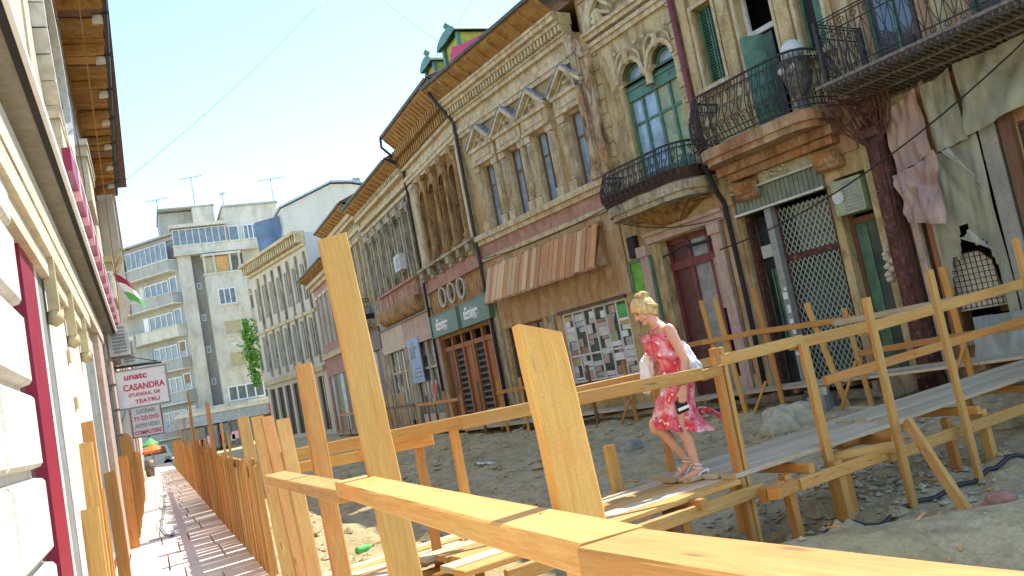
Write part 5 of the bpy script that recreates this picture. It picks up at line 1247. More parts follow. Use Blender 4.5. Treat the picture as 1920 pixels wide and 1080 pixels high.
# left wing receding round the corner
S1 = seg((.55, 84.2), (4.1, 80)); S0 = seg((-4.5, 92), (.55, 84.2))
for S, mm in ((S1, 'flat_grey'), (S0, 'flat_grey')):
    m = AW.mb(); pbox(m, S, 0, S[3], -8, 0, -.5, 18.7); ap('wing_wall', m, mm)
    m = AW.mb(); pbox(m, S, -.2, S[3] + .2, -8, .55, 19.1, 19.3); ap('roof_slab', m, 'flat_grey')
    m = AW.mb(); pbox(m, S, 0, S[3], -8, .2, 18.7, 19.1); ap('attic', m, 'flat_pink')
    for k in range(6):
        z = 16.9 - 2.9 * k
        m = AW.mb(); pbox(m, S, .1, S[3] - .1, 0, 1.0, z - .95, z - .05); ap('balcony', m, ('flat_grey', 'flat_grey', 'flat_cream', 'flat_grey', 'flat_grey', 'flat_pink')[k])
        m = AW.mb(); pbox(m, S, .05, S[3] - .05, 0, 1.06, z - .05, z + .02); pbox(m, S, .05, S[3] - .05, 0, 1.04, z - 1.05, z - .95); ap('balcony_rim', m, 'flat_cream')
        if k == 0: awin(S, .15, S[3] - .15, z + .05, z + 1.6, 8, .9, None, 'offwhite', .07)
        elif S is S1:
            awin(S, 1.0, 4.0, z + .0, z + 1.35, 4, .02); awin(S, 4.2, 5.1, z, z + 1.5, 1, .02, 'brown_blind' if k in (3, 4) else None)
            m = AW.mb(); pbox(m, S, .3, .9, .02, .08, z - .2, z + 1.4); ap('panel', m, ('white', 'offwhite', 'white', 'grey', 'grey', 'grey')[k])
        else: awin(S, 1.5, 6.5, z, z + 1.4, 5, .02)
S2 = seg((4.1, 80), (11.6, 80))
m = AW.mb(); pbox(m, S2, 0, 1.15, -10, .0, -.5, 17.2); ap('front_pier', m, 'flat_cream')
m = AW.mb(); pbox(m, S2, 1.15, 7.5, -10, -.9, -.5, 18.4); ap('front_wall', m, 'flat_grey')
m = AW.mb(); pbox(m, S2, 5.6, 7.5, -.9, -.3, -.5, 17.2); ap('front_wall', m, 'flat_cream')
m = AW.mb(); pbox(m, S2, -.2, 7.6, -.9, .5, 17.2, 17.9); ap('parapet', m, 'flat_cream'); m = AW.mb(); pbox(m, S2, -.25, 7.65, -.9, .58, 17.1, 17.22); pbox(m, S2, -.25, 7.65, -.9, .58, 17.9, 18.0); ap('balcony_rim', m, 'flat_cream')
awin(S2, -.15, 4.4, 18.0, 19.5, 8, .35, None, 'offwhite', .08); awin(S2, 4.7, 5.6, 18.1, 19.5, 1, -.2); awin(S2, 6.0, 7.3, 18.1, 19.5, 3, -.2)
m = AW.mb(); pbox(m, S2, -.2, 7.5, -10, -.3, 17.9, 19.6); ap('top_floor', m, 'flat_cream')
m = AW.mb(); pbox(m, S2, -.3, 4.5, -10, .7, 19.6, 19.9); ap('roof_slab', m, 'flat_cream'); m = AW.mb(); pbox(m, S2, 4.5, 9.4, -10, -.35, 19.6, 21.3); ap('setback', m, 'flat_cream'); m = AW.mb(); pbox(m, S2, 4.4, 9.5, -10, -.2, 21.3, 21.5); ap('roof_slab', m, 'flat_grey')
m = AW.mb(); pbox(m, S2, -.9, 2.0, -9, -3.0, 19.6, 21.9); ap('penthouse', m, 'flat_grey'); m = AW.mb(); pbox(m, S2, 2.0, 3.9, -9, -2.0, 19.9, 22.0); ap('penthouse', m, 'flat_cream'); m = AW.mb(); pbox(m, S2, -1.0, 4.0, -9, -1.9, 22.0, 22.12); ap('roof_slab', m, 'flat_grey')
# dim shaft and projecting bay
for k in range(5):
    awin(S2, 1.35, 1.75, 14.1 - 2.9 * k, 14.7 - 2.9 * k, 1, -.88)
S3 = seg((6.15, 79), (9.6, 79))
m = AW.mb(); pbox(m, S3, 0, S3[3], -2.2, 0, -.5, 15.1); ap('bay', m, 'flat_cream'); m = AW.mb(); pbox(m, S3, -.1, 3.2, -1.9, .1, 15.0, 15.16); pbox(m, S3, -.1, 3.3, -1.9, .15, 16.7, 16.9); ap('balcony_rim', m, 'flat_cream')
for x in (.0, .85, 2.2, 3.0): m = AW.mb(); pbox(m, S3, x, x + .18, -.25, 0, 15.16, 16.7); ap('loggia_post', m, 'flat_cream')
m = AW.mb(); pbox(m, S3, 1.05, 2.15, -.2, -.1, 15.2, 16.6); ap('blind', m, 'orange_blind'); m = AW.mb(); pbox(m, S3, .2, .85, -.2, -.1, 15.2, 16.6); ap('blind', m, 'tan_blind')
awin(S3, .85, 2.35, 12.2, 13.65, 3, .0); awin(S3, .9, 2.4, 9.45, 10.75, 1, .0, 'tan_blind', 'flat_cream'); awin(S3, .95, 2.45, 6.55, 7.9, 1, .0, 'tan_blind', 'flat_cream')
awin(S3, .4, 3.5, 3.6, 4.95, 4, .03, None, 'white', .12)
for z in (12.05, 9.3, 6.4): m = AW.mb(); pbox(m, S3, .75, 2.6, 0, .15, z, z + .12); ap('sill', m, 'flat_cream')
m = AW.mb(); q = S3; m.lathe([(0, 0), (.22, .04), (.26, .14), (0, .16)], (7.75, 78.9, 8.55), 12); o = ap('satellite_dish', m, 'white')
for k in range(5):
    z = 14.4 - 2.9 * k
    m = AW.mb(); pbox(m, S2, 5.5, 7.5, -.3, .6, z - 1.0, z - .05); ap('balcony', m, 'flat_cream'); awin(S2, 5.6, 7.2, z + .1, z + 1.5, 3, -.28, 'brown_blind' if k == 1 else None)
m = AW.mb(); pbox(m, S2, -2, 7.6, -.5, 1.7, 2.9, 3.25); ap('cornice', m, 'flat_cream'); m = AW.mb(); pbox(m, S2, -1.5, 7.6, -.5, 1.5, 3.25, 3.5); ap('cornice', m, 'flat_cream')
m = AW.mb(); pbox(m, S2, -4, 5.8, -.5, 1.6, 2.0, 2.88); ap('shop_fascia', m, 'flash'); m = AW.mb(); pbox(m, S2, 5.6, 6.9, .5, 1.8, 1.6, 2.7); ap('shop_fascia', m, 'red')
for i in range(9):
    awin(S2, -1.8 + i * 1.02, -.9 + i * 1.02, -.1, 1.9, 2, 1.3, None, 'iron_grey', .06)
rs = random.Random(8)
for i in range(14): m = AW.mb(); x = rs.uniform(-1.7, 6.5); pbox(m, S2, x, x + rs.uniform(.2, .6), 1.39, 1.42, rs.uniform(0, .5), rs.uniform(.7, 1.2)); ap('poster', m, rs.choice(('pink_paint', 'crimson', 'paper', 'curtain', 'blue')))
def antenna(x, y, z, h, label, s=1):
    t = thing('roof_antenna', label, 'antenna', (x, y, z)); q = MB(); q.tube([(0, 0, 0), (0, 0, h)], .05, 5); q.build('mast', 'grey', t)
    q = MB(); q.beam((-1.0 * s, 0, h - .1), (1.0 * s, 0, h + .15), .06, .06)
    for i in range(7): u = -.95 + i * .31; q.beam((u * s, -.4, h + u * .12), (u * s, .4, h + u * .12), .03, .03)
    q.build('boom', 'grey', t)
antenna(3.3, 84, 21.9, 1.6, 'low roof antenna over the left penthouse'); antenna(6.6, 84, 22, 3.4, 'tall roof antenna above the penthouse corner'); antenna(7.8, 85, 21.4, 1.4, 'short thin antenna right of the penthouse', .5); antenna(9.2, 84, 21.4, 2.2, 'plain mast antenna on the setback roof', .3); antenna(13.6, 82, 20.5, 3.6, 'lone tall antenna near the blank gable wall', 1.3)
# house with a blank gable wall
GB = thing('gable_building', 'tall building with a plain pale blank gable wall above the corner house', 'building', (13, 60, 0)); GW = Wld((13, 60, 0))
m = GW.mb(); m.prism([(9.5, -.5), (24, -.5), (24, 15.2), (15.5, 17.2), (14.1, 17.3), (10.3, 15.8), (10.35, 14.6), (10.0, 12.6), (9.5, 11.2)], 60, 72); m.build('gable_wall', 'gable', GB)
m = GW.mb(); m.beam((10.2, 66, 15.9), (14.1, 66, 17.45), 12.6, .12); m.beam((14.1, 66, 17.45), (15.6, 66, 17.35), 12.6, .12); m.beam((15.6, 66, 17.35), (24, 66, 15.3), 12.6, .12); m.build('roof', 'flash', GB)
for x, h in ((14.9, .6), (16.1, .7)): m = GW.mb(); m.box(x, x + .5, 61, 61.6, 17.0, 17.2 + h); m.build('chimney', 'grey', GB)
t = thing('plastic_sheet', 'dark blue plastic sheeting hung beside the blank gable wall', 'plastic sheet', (9.6, 61, 12.0))
q = MB(); q.grid(lambda u, v: (-1.0 + 1.9 * u + .5 * v * (u - .2), .3 * math.sin(u * 9 + v * 3) * .3, 3.2 * v + .5 * u), 14, 10); q.build('sheet', 'blue_sheet', t)
t = thing('ivy', 'bright green ivy growing down the apartment block beside the corner house', 'plant', (8.0, 70, 5)); rs = random.Random(6)
q = MB()
for i in range(2600):
    z = rs.uniform(-.8, 4.6); wv = .80 * (1 - abs(z - 2.3) / 4); x = rs.gauss(.0, wv * .55); yy = rs.gauss(0, .35)
    if noise.noise(Vector((x * 2, yy, z * 1.6))) < -.18: continue
    c = Vector((x, yy, z)); a = Vector((rs.uniform(-1, 1), rs.uniform(-1, 1), rs.uniform(-1, 1))).normalized() * rs.uniform(.07, .15); b = a.orthogonal().normalized() * a.length * .7
    q.face([c - a, c + b, c + a, c - b])
o = q.build('foliage', 'leaf', t)
q = MB()
for k in range(5): q.tube([(rs.uniform(-.3, .3), rs.uniform(-.1, .1), -.6), (rs.uniform(-.25, .25), 0, .4), (rs.uniform(-.3, .3), 0, 2), (rs.uniform(-.4, .4), 0, 4.2)], .014, 5, True, .008)
q.build('stem', 'old_wood', t)
# things far down the path
def umbrella(label, loc, r, mm):
    t = thing('parasol', label, 'parasol', loc); q = MB(); q.tube([(0, 0, 0), (0, 0, 2.3)], .03, 6); q.build('pole', 'offwhite', t)
    q = MB(); n = 8
    for i in range(n):
        a, b = 2 * math.pi * i / n, 2 * math.pi * (i + 1) / n
        q.face([(0, 0, 2.45), (r * math.cos(a), r * math.sin(a), 2.0), (r * math.cos(b), r * math.sin(b), 2.0)]); q.face([(r * math.cos(a), r * math.sin(a), 2.0), (r * math.cos(b), r * math.sin(b), 2.0), (r * math.cos(b) * 1.0, r * math.sin(b), 1.85), (r * math.cos(a), r * math.sin(a), 1.85)])
    q.build('canopy', mm, t)
umbrella('green cafe parasol open at the far end of the path', (-.15, 60, -.70), .5, 'green_fab'); umbrella('orange cafe parasol just in front of the green one', (-.05, 54, -1.05), .6, 'orange')
t = thing('parked_van', 'white van parked across the far end of the path', 'van', (.05, 62, -.45))
q = MB(); q.prism([(-1.0, .3), (1.0, .3), (1.0, .9), (.9, 1.0), (.75, 1.55), (-.95, 1.6), (-1.0, 1.0)], -.8, .8); q.build('body', 'white', t)
q = MB(); q.face([(-.85, -.81, 1.02), (.72, -.81, 1.02), (.62, -.81, 1.48), (-.8, -.81, 1.5)]); q.build('windscreen', 'glass', t)
for x in (-.85, .55): q = MB(); q.box(x, x + .3, -.85, -.8, .6, .78); q.build('headlight', 'glass_pale', t)
for x in (-.75, .7): q = MB(); q.lathe([(0, -.1), (.3, -.1), (.3, .1), (0, .1)], n=14); o = q.build('wheel', 'rubber', t); o.rotation_euler = (R(90), 0, 0); o.location = (x, -.7, .3)
t = thing('litter_bin', 'grey bin standing on the pale path far away', 'bin', (-.25, 40, 0)); q = MB(); q.lathe([(0, 0), (.16, 0), (.2, .7), (.18, .7), (0, .66)], n=12); q.build('body', 'iron_grey', t)
# cables across the sky
for a, b, sag, lab in (((-.05, 27, 8.95), (8.1, 30, 16.6), .25, 'thin long cable crossing the open sky from the left eaves'), ((9.9, 30, 16.8), (13.0, 30, 14.1), .1, 'short slanting cable running to the hooded dormer'), ((14.5, 30, 17.2), (13.0, 30, 15.2), .03, 'steep short cable rising above the hooded dormer')):
    q = MB(); A, B_ = Vector(a), Vector(b); q.tube([A + (B_ - A) * (i / 16) - Vector((0, 0, sag * 4 * (i / 16) * (1 - i / 16))) for i in range(17)], .012, 4); tag(q.build('cable', 'grey'), lab, 'cable')
q = MB(); q.tube([Vector((10.62, 13.6, 3.05)) * (1 - i / 20) + Vector((11.55, 7.3, 4.62)) * (i / 20) - Vector((0, 0, .35 * 4 * (i / 20) * (1 - i / 20))) for i in range(21)], .014, 5); tag(q.build('cable', 'black'), 'black cable sagging along the derelict shopfronts', 'cable')
# ------------------------------------------------------------------ path fence beside the lens
FN = thing('wooden_fence', 'new pine fence along the right edge of the path with thick handrail and tall posts', 'fence', (.85, 5, 0))
FO = (.85, 5, 0)
def fp(name, m, mm, label=None): return m.build(name, mm, FN, label)
m = MB(FO); m.timber((.80, 3.98, 1.02), (.745, 6.25, 1.02), .15, .062, seg=14, bow=.004); fp('rail', m, 'pine')
m = MB(FO); m.timber((.80, 3.955, 1.052), (.775, 1.50, 1.052), .15, .066, seg=18, bow=.006); fp('rail', m, 'pine')
m = MB(FO); m.timber((.775, 1.495, 1.052), (.90, -1.6, 1.10), .155, .066, seg=18, bow=.008); fp('rail', m, 'pine')
m = MB(FO); m.timber((.935, 1.84, -.5), (.945, 2.02, 1.52), .122, .05, (0, 1, 0), seg=24, bow=.003, cut=.02); fp('post', m, 'pine_rough', 'thick rough sawn post nearest the lens')
m = MB(FO); m.timber((.925, 3.55, -.5), (.905, 4.02, 2.22), .138, .05, (0, 1, 0), seg=20, bow=.004, cut=-.012); fp('post', m, 'pine_rough', 'tallest post of the path fence')
m = MB(FO); m.timber((.885, 4.92, -.5), (.92, 5.48, 1.72), .105, .045, (0, 1, 0), seg=14, bow=.006); fp('post', m, 'pine_orange')
m = MB(FO); m.timber((.88, 5.95, -.5), (.92, 6.75, 1.40), .10, .045, (0, 1, 0), seg=10); fp('post', m, 'pine')
m = MB(FO); m.timber((.87, 6.32, -.5), (.90, 7.5, 1.44), .10, .04, (0, 1, 0), seg=10); fp('post', m, 'pine_orange')
m = MB(FO); m.timber((.96, 3.93, -.5), (.93, 4.02, 1.19), .05, .06, (0, 1, 0), seg=8); fp('post', m, 'pine_orange')
m = MB(FO); m.timber((.90, 7.55, -.4), (.90, 8.2, 1.47), .11, .03, (0, 1, 0), seg=8); fp('post', m, 'pine')
m = MB(FO); m.timber((.90, 8.9, -.4), (.90, 9.6, 1.50), .12, .03, (0, 1, 0), seg=8); fp('post', m, 'pine')
m = MB(FO); m.timber((.90, 9.0, .98), (.90, 26, .98), .05, .11, seg=12); fp('rail', m, 'pine_orange')
for x, y, z in ((.735, 3.9, 1.03), (.735, 4.08, 1.0), (.72, 1.6, 1.06), (.735, 3.3, 1.04), (.70, 5.2, 1.02), (.69, 5.9, 1.02)):
    m = MB(FO); m.lathe([(0, 0), (.0045, 0), (.0045, .004)], (0, 0, 0), 8); o = fp('nail', m, 'iron'); o.rotation_euler = (0, R(-90), 0); o.location = (x - .012 - .85, y - 5, z)
for x, y, z in ((.80, 3.75, 1.085), (.79, 3.82, 1.085), (.81, 1.9, 1.086), (.78, 2.7, 1.086), (.77, 4.2, 1.052), (.76, 5.0, 1.052)):
    m = MB(FO); m.lathe([(0, .0012), (.0035, .0008), (.0035, -.01)], (x, y, z - .002), 8); fp('nail', m, 'iron')
rs = random.Random(12); y = 8.35; n = 0
spikes = {14.2: 1.86, 14.45: 1.6, 20.3: 2.35, 20.6: 1.9, 17.5: 1.5, 25: 1.9, 12.2: 1.5, 29: 2.0, 34: 2.1, 11.0: 1.35}
while y < 44:
    w_ = rs.uniform(.10, .17); h = (rs.uniform(.86, 1.12) if y < 15 else rs.uniform(.95, 1.34))
    for k in spikes:
        if abs(k - y) < .09: h = spikes[k]
    q = MB(FO); x = .845 + (.013 if n % 2 else -.013) + rs.uniform(-.003, .003); ln = rs.uniform(-.05, .10)
    q.beam((x, y, -.25), (x + rs.uniform(-.01, .01), y + ln, h), w_ if False else .022, w_, (0, 1, 0), cut=rs.uniform(-.035, .035)); fp('board', q, rs.choice(('pine_orange', 'pine_orange', 'pine', 'pine_orange', 'pine'))); n += 1
    y += w_ + rs.choice((-.012, -.012, -.01, -.012, -.01, .07)) + (.03 if y > 20 else 0)
# left fence of the path
FL = thing('wooden_fence', 'loose pine boards standing along the white wall on the left of the path', 'fence', (-.44, 8, 0)); FO2 = (-.44, 8, 0)
for y, w_, h, mm, dy in ((6.15, .15, 1.08, 'pine', .05), (6.55, .12, 1.50, 'pine', .25), (6.95, .11, 1.66, 'pine_orange', .32), (7.25, .12, 1.15, 'pine_orange', .1), (7.45, .10, .95, 'pine_orange', .1), (9.9, .12, 1.2, 'pine_orange', .1)):
    q = MB(FO2); q.timber((-.435, y, -.06), (-.445, y + dy, h), w_, .028, (0, 1, 0), seg=8, bow=.004, cut=rs.uniform(-.01, .01)); q.build('board', mm, FL)
y = 13.6
while y < 27:
    w_ = rs.uniform(.10, .15); q = MB(FO2); q.beam((-.43, y, -.06), (-.43, y + rs.uniform(0, .2), rs.uniform(1.05, 1.65) if y < 19 else rs.uniform(.9, 1.3)), w_, .025, (0, 1, 0)); q.build('board', 'pine_orange', FL); y += w_ + rs.choice((.02, .05, .3))

# ------------------------------------------------------------------ boardwalk over the trench
BO = Vector((2.88, 5.67, 0)); BX = Vector((.987, .162, 0)); BY = Vector((-.162, .987, 0))
BW = thing('boardwalk', 'raised plank walkway with pine handrails crossing the trench under the woman', 'walkway', BO, math.atan2(.162, .987))
def bp(name, m, mm, label=None, parent=None): return m.build(name, mm, parent or BW, label)
rs = random.Random(31)
for i in range(5):   # sunny near stretch, then the long grey one
    y0 = .0 + i * .192; e = rs.uniform(-.03, .03)
    m = MB(); m.timber((-1.0 + rs.uniform(-.2, .1), y0 + .09, .20 + rs.uniform(-.006, .006)), ((1.50, 1.62, 1.45, 1.62, 1.5)[i] + e, y0 + .09, .205), .178, .042, seg=10, bow=.006); bp('plank', m, 'pine' if i in (0, 2, 3) else 'plank')
for i in range(5):
    y0 = .04 + i * .19
    m = MB(); m.timber((1.36 + rs.uniform(-.1, .1), y0 + .09, .245 + rs.uniform(-.006, .006)), (4.05 + rs.uniform(-.2, .2), y0 + .09, .255), .174, .04, seg=10, bow=.006); bp('plank', m, 'plank')
for i in range(5):
    y0 = .06 + i * .19
    m = MB(); m.timber((3.75 + rs.uniform(-.15, .15), y0 + .09, .275 + rs.uniform(-.006, .006)), (8.8 + rs.uniform(-.2, .2), y0 + .06, .31), .174, .04, seg=14, bow=.008); bp('plank', m, 'plank')
def beam(p0, p1, w_, h, name='beam', mm='pine', up=(0, 0, 1), seg=8):
    m = MB(); m.timber(p0, p1, w_, h, up, seg=seg, bow=.004); return bp(name, m, mm)
beam((-.9, -.06, .105), (1.62, -.06, .115), .055, .10); beam((1.55, -.12, .08), (1.80, -.11, .08), .08, .11, mm='pine_orange'); beam((1.95, -.16, .07), (3.25, -.15, .06), .055, .10); beam((3.2, -.17, .05), (8.6, -.1, .02), .055, .11, seg=14)
beam((1.5, -.28, .10), (2.0, -.1, .07), .10, .09, mm='pine_orange')
m = MB(); m.tube([(2.7, .1, .12), (3.35, -.22, .10)], .065, 10); bp('log', m, 'pine')
m = MB(); m.tube([(3.15, .3, .18), (4.0, .2, .18)], .06, 10); bp('log', m, 'pine_orange')
for x in (-.5, .9, 2.2, 3.4, 4.9, 6.4, 7.9): beam((x, -.12, .16), (x, 1.05, .17), .07, .08, 'crossbeam', 'pine_orange')
gz = lambda x, y: gh(*(BO + BX * x + BY * y).xy)
for x, y, w_, mm in ((.78, .12, .09, 'old_wood'), (.95, .2, .09, 'pine_orange'), (1.98, -.02, .08, 'pine_orange'), (2.55, -.10, .09, 'pine'), (2.92, .12, .08, 'pine_orange'), (4.6, .06, .08, 'pine_orange'), (5.05, -.05, .09, 'pine'), (.4, .8, .08, 'pine_orange'), (2.3, .9, .08, 'pine_orange'), (6.4, .0, .08, 'pine'), (6.5, .9, .08, 'pine_orange')):
    m = MB(); m.timber((x, y, gz(x, y) - .15), (x - .02, y, .15), w_, w_, (0, 1, 0), seg=5); bp('leg', m, mm)
def post(wx, wy, h, w_, t, mm, dx=0, dy=0, z0=None):
    p = Vector((wx, wy, 0)) - BO; x, y = p.dot(BX), p.dot(BY); m = MB(); m.timber((x, y, (z0 if z0 is not None else gh(wx, wy) - .2)), (x + dx, y + dy, h), w_, t, (0, 1, 0), seg=12, bow=.006, cut=rs.uniform(-.006, .006)); return bp('post', m, mm)
post(4.40, 6.00, 1.315, .06, .07, 'pine_orange'); post(4.475, 6.02, 1.31, .045, .05, 'pine')
post(6.06, 5.86, 1.50, .085, .05, 'pine'); post(7.22, 6.10, 1.66, .085, .05, 'pine'); post(5.46, 6.12, 1.20, .10, .05, 'pine'); post(9.0, 6.42, 1.85, .09, .05, 'pine'); post(9.25, 6.5, 1.2, .07, .05, 'pine_orange')
post(3.75, 6.95, .62, .11, .05, 'pine', z0=.0); post(4.3, 6.86, 1.28, .06, .05, 'pine_orange'); post(3.05, 6.75, 1.15, .07, .05, 'pine_orange')
m = MB(); m.timber((2.95, -.30, .38), (2.50, -.95, -.52), .085, .05, (1, 0, 0), seg=8); m2 = m
p0 = Vector((6.15, 5.80, .35)); p1 = Vector((5.60, 4.88, gh(5.6, 4.88) - .03))
def loc(p): p = Vector(p); q = p - BO; return Vector((q.dot(BX), q.dot(BY), p.z))
m = MB(); m.timber(loc((6.12, 5.76, .34)), loc(p1), .095, .05, (1, 0, 0), seg=8); bp('brace', m, 'pine')
m = MB(); m.timber(loc((3.95, 6.0, .62)), loc((4.42, 6.03, .64)), .05, .07, seg=3); bp('block', m, 'pine_orange') if False else None
# handrails
for a, b, mm, h in (((.86, 7.35, 1.10), (2.55, 6.35, 1.125), 'pine', .10), ((2.2, 6.36, 1.12), (4.20, 5.95, 1.125), 'pine', .105), ((.90, 7.36, .985), (1.55, 6.98, 1.0), 'pine', .085), ((1.5, 6.98, 1.01), (2.05, 6.70, 1.02), 'pine_orange', .085), ((4.20, 5.96, 1.115), (4.42, 5.98, 1.12), 'pine_orange', .09)):
    m = MB(); m.timber(loc(a), loc(b), .035, h, seg=12, bow=.004); bp('handrail', m, mm)
for a, b, mm, h in (((4.36, 5.99, 1.205), (5.50, 6.16, 1.225), 'pine', .10), ((5.35, 6.165, 1.215), (6.5, 6.31, 1.225), 'pine', .105), ((6.4, 6.36, 1.21), (9.6, 6.84, 1.345), 'pine', .11), ((4.30, 6.84, 1.165), (6.2, 7.12, 1.20), 'pine', .09), ((3.3, 6.72, 1.17), (4.4, 6.86, 1.165), 'pine', .09), ((5.9, 6.42, .80), (9.6, 6.95, .92), 'pine_orange', .09)):
    m = MB(); m.timber(loc(a), loc(b), .04, h, seg=12, bow=.005); bp('handrail', m, mm)
for wx, wy, h in ((1.95, 6.80, 1.07), (2.22, 6.66, 1.10)): post(wx, wy, h, .07, .05, 'pine_orange')

# landing between the path and the walkway
LD = thing('plank_landing', 'low landing of pale boards on logs between the path and the walkway', 'landing', (1.6, 6.8, 0))
for i in range(5):
    m = MB((1.6, 6.8, 0)); y0 = 6.32 + i * .17; m.timber((.88, y0 + .04, .135 + rs.uniform(-.005, .005)), (2.10 + i * .045 + rs.uniform(-.02, .02), y0 + .22, .14), .158, .032, seg=8); m.build('plank', 'pine' if i % 2 else 'plank', LD)
m = MB((1.6, 6.8, 0)); m.tube([(.9, 6.20, .05), (2.12, 6.42, .06)], .06, 10); m.build('log', 'pine_orange', LD); m = MB((1.6, 6.8, 0)); m.tube([(.9, 7.1, .05), (2.3, 7.2, .06)], .06, 10); m.build('log', 'pine_orange', LD)
for x, y in ((1.2, 6.3), (2.0, 6.44), (2.15, 7.1), (1.1, 7.1)): m = MB((1.6, 6.8, 0)); m.timber((x, y, -.4), (x, y, .05), .08, .08, (0, 1, 0), seg=3); m.build('leg', 'pine_orange', LD)
for k, (x, y, rz, s, lab) in enumerate(((2.12, 6.02, .3, .30, 'offcut of squared pine lying beside the landing logs'), (2.42, 6.12, -.5, .34, 'offcut of pine beam propped next to the landing end'), (2.28, 5.78, 1.2, .28, 'short pine offcut under the thick handrail'))):
    q = MB(); q.timber((-s / 2, 0, 0), (s / 2, 0, .03), .10, .09, seg=3); o = q.build('timber_offcut', 'pine'); o.location = (x, y, gh(x, y) + .12 + .02 * k); o.rotation_euler = (0, 0, rz); tag(o, lab, 'timber')

# ------------------------------------------------------------------ plank pavements along the facades
def deck(frame, s0, s1, label, posts, rails, zf=.10, d0=.55, nd=4, name='boardwalk', slope=0.0, pm='plank'):
    B = Bld(frame, s0, name, label, 'walkway'); rs = random.Random(int(s0 * 10)); 
    for i in range(nd):
        s = s0
        while s < s1:
            e = min(s1, s + rs.uniform(2.2, 3.6)); m = B.mb(); d = d0 + i * .205
            zz = lambda q: zf + slope * (s1 - q)
            m.timber((s, d + .1, zz(s) + rs.uniform(-.008, .008)), (e - .012, d + .1, zz(e) + rs.uniform(-.008, .008)), .19, .04, seg=4, bow=.004); B.part('plank', m, pm); s = e
    m = B.mb(); s = s0 + .3
    while s < s1: m.beam((s, d0, zf + slope * (s1 - s) - .06), (s, d0 + nd * .205 + .05, zf + slope * (s1 - s) - .06), .08, .07); s += 1.1
    B.each('crossbeam', m, 'old_wood')
    de = d0 + nd * .205
    for s, h, w_, mm, lean in posts:
        m = B.mb(); m.timber((s, de + .03, -.55), (s + lean, de + .03, h), w_, .05, (0, 1, 0), seg=8, bow=.006); B.part('post', m, mm)
    for a, b, za, zb, mm in rails:
        m = B.mb(); m.timber((a, de + .075, za), (b, de + .075, zb), .035, .095, seg=8, bow=.008); B.part('handrail', m, mm)
    return B, de
P1 = [(11.55, 2.12, .10, 'pine', .2), (11.2, 2.1, .10, 'pine', .2), (10.3, 2.12, .09, 'pine_orange', .15), (8.95, 1.66, .10, 'pine', .45), (8.55, 1.46, .08, 'pine', .15), (6.85, 1.78, .09, 'pine_orange', .1), (5.6, 1.7, .1, 'pine', .1), (12.9, 1.3, .08, 'pine_orange', .1), (14.3, 1.25, .08, 'pine_orange', .1), (15.7, 1.3, .08, 'old_wood', 0), (16.7, 1.5, .08, 'pine_orange', 0), (17.6, 1.4, .07, 'old_wood', .0), (18.6, 1.3, .08, 'pine_orange', 0), (19.6, 1.3, .08, 'pine_orange', .1), (20.8, 1.4, .08, 'old_wood', 0)]
R1_ = [(11.9, 10.6, 1.32, 1.34, 'pine_orange'), (10.7, 8.5, 1.34, 1.28, 'pine_orange'), (8.6, 5.6, .70, .80, 'pine_orange'), (8.9, 5.6, 1.25, 1.3, 'plank'), (13.4, 11.8, 1.28, 1.33, 'pine_orange'), (19.8, 16.5, 1.0, 1.05, 'pine_orange')]
B, de = deck('row', 4.2, 22.0, 'grey plank pavement on posts along the foot of the shaded houses', P1, R1_, .06, .5, 5, slope=.018)
for s, z in ((8.7, .3), (6.9, .32), (10.6, .15), (14.4, .1)):
    m = B.mb(); m.beam((s - .05, de + .1, z + .3), (s + .45, de + .2, -.3), .04, .04); B.part('brace', m, 'pine_orange'); m = B.mb(); m.beam((s - .2, de + .08, -.18), (s + 1.0, de + .12, -.10), .05, .08); B.part('brace', m, 'plank')
rs = random.Random(77)
P2 = [(24 + i * .85 + rs.uniform(-.2, .2), rs.uniform(.9, 1.6), .08, rs.choice(('pine_orange', 'old_wood', 'pine')), rs.uniform(-.05, .1)) for i in range(22)]
deck('far', 23.8, 43.0, 'farther plank pavement with many thin posts under the seed shop', P2, [(28.6, 24.2, .95, .98, 'pine_orange'), (36, 29, 1.0, 1.0, 'old_wood'), (42, 36, 1.0, 1.0, 'pine_orange')], .06, .5, 4)
# ------------------------------------------------------------------ the woman on the boardwalk
WO = Vector((4.23, 6.47, .231))
W = thing('person', 'blonde woman in a red floral dress stepping down the boardwalk with head bowed', 'woman', WO, math.atan2(.30, -.95))
def capsule(mb, a, b, ra, rb, n=12):
    a = Vector(a); b = Vector(b); d = (b - a).normalized(); u = d.orthogonal().normalized(); x = d.cross(u); R_ = []
    prof = [(-ra * math.cos(t), ra * math.sin(t), a) for t in (0.02, .5, 1.0)] + [(0, ra, a), (0, rb, b)] + [(rb * math.sin(t), rb * math.cos(t), b) for t in (.5, 1.0, 1.55)]
    for o, r, c in prof: R_.append([c + d * o + (u * math.cos(q) + x * math.sin(q)) * max(r, .0005) for q in [2 * math.pi * i / n for i in range(n)]])
    for k in range(len(R_) - 1):
        for i in range(n): j = (i + 1) % n; mb.face([R_[k][i], R_[k][j], R_[k + 1][j], R_[k + 1][i]])
    mb.face(R_[0][::-1]); mb.face(R_[-1])
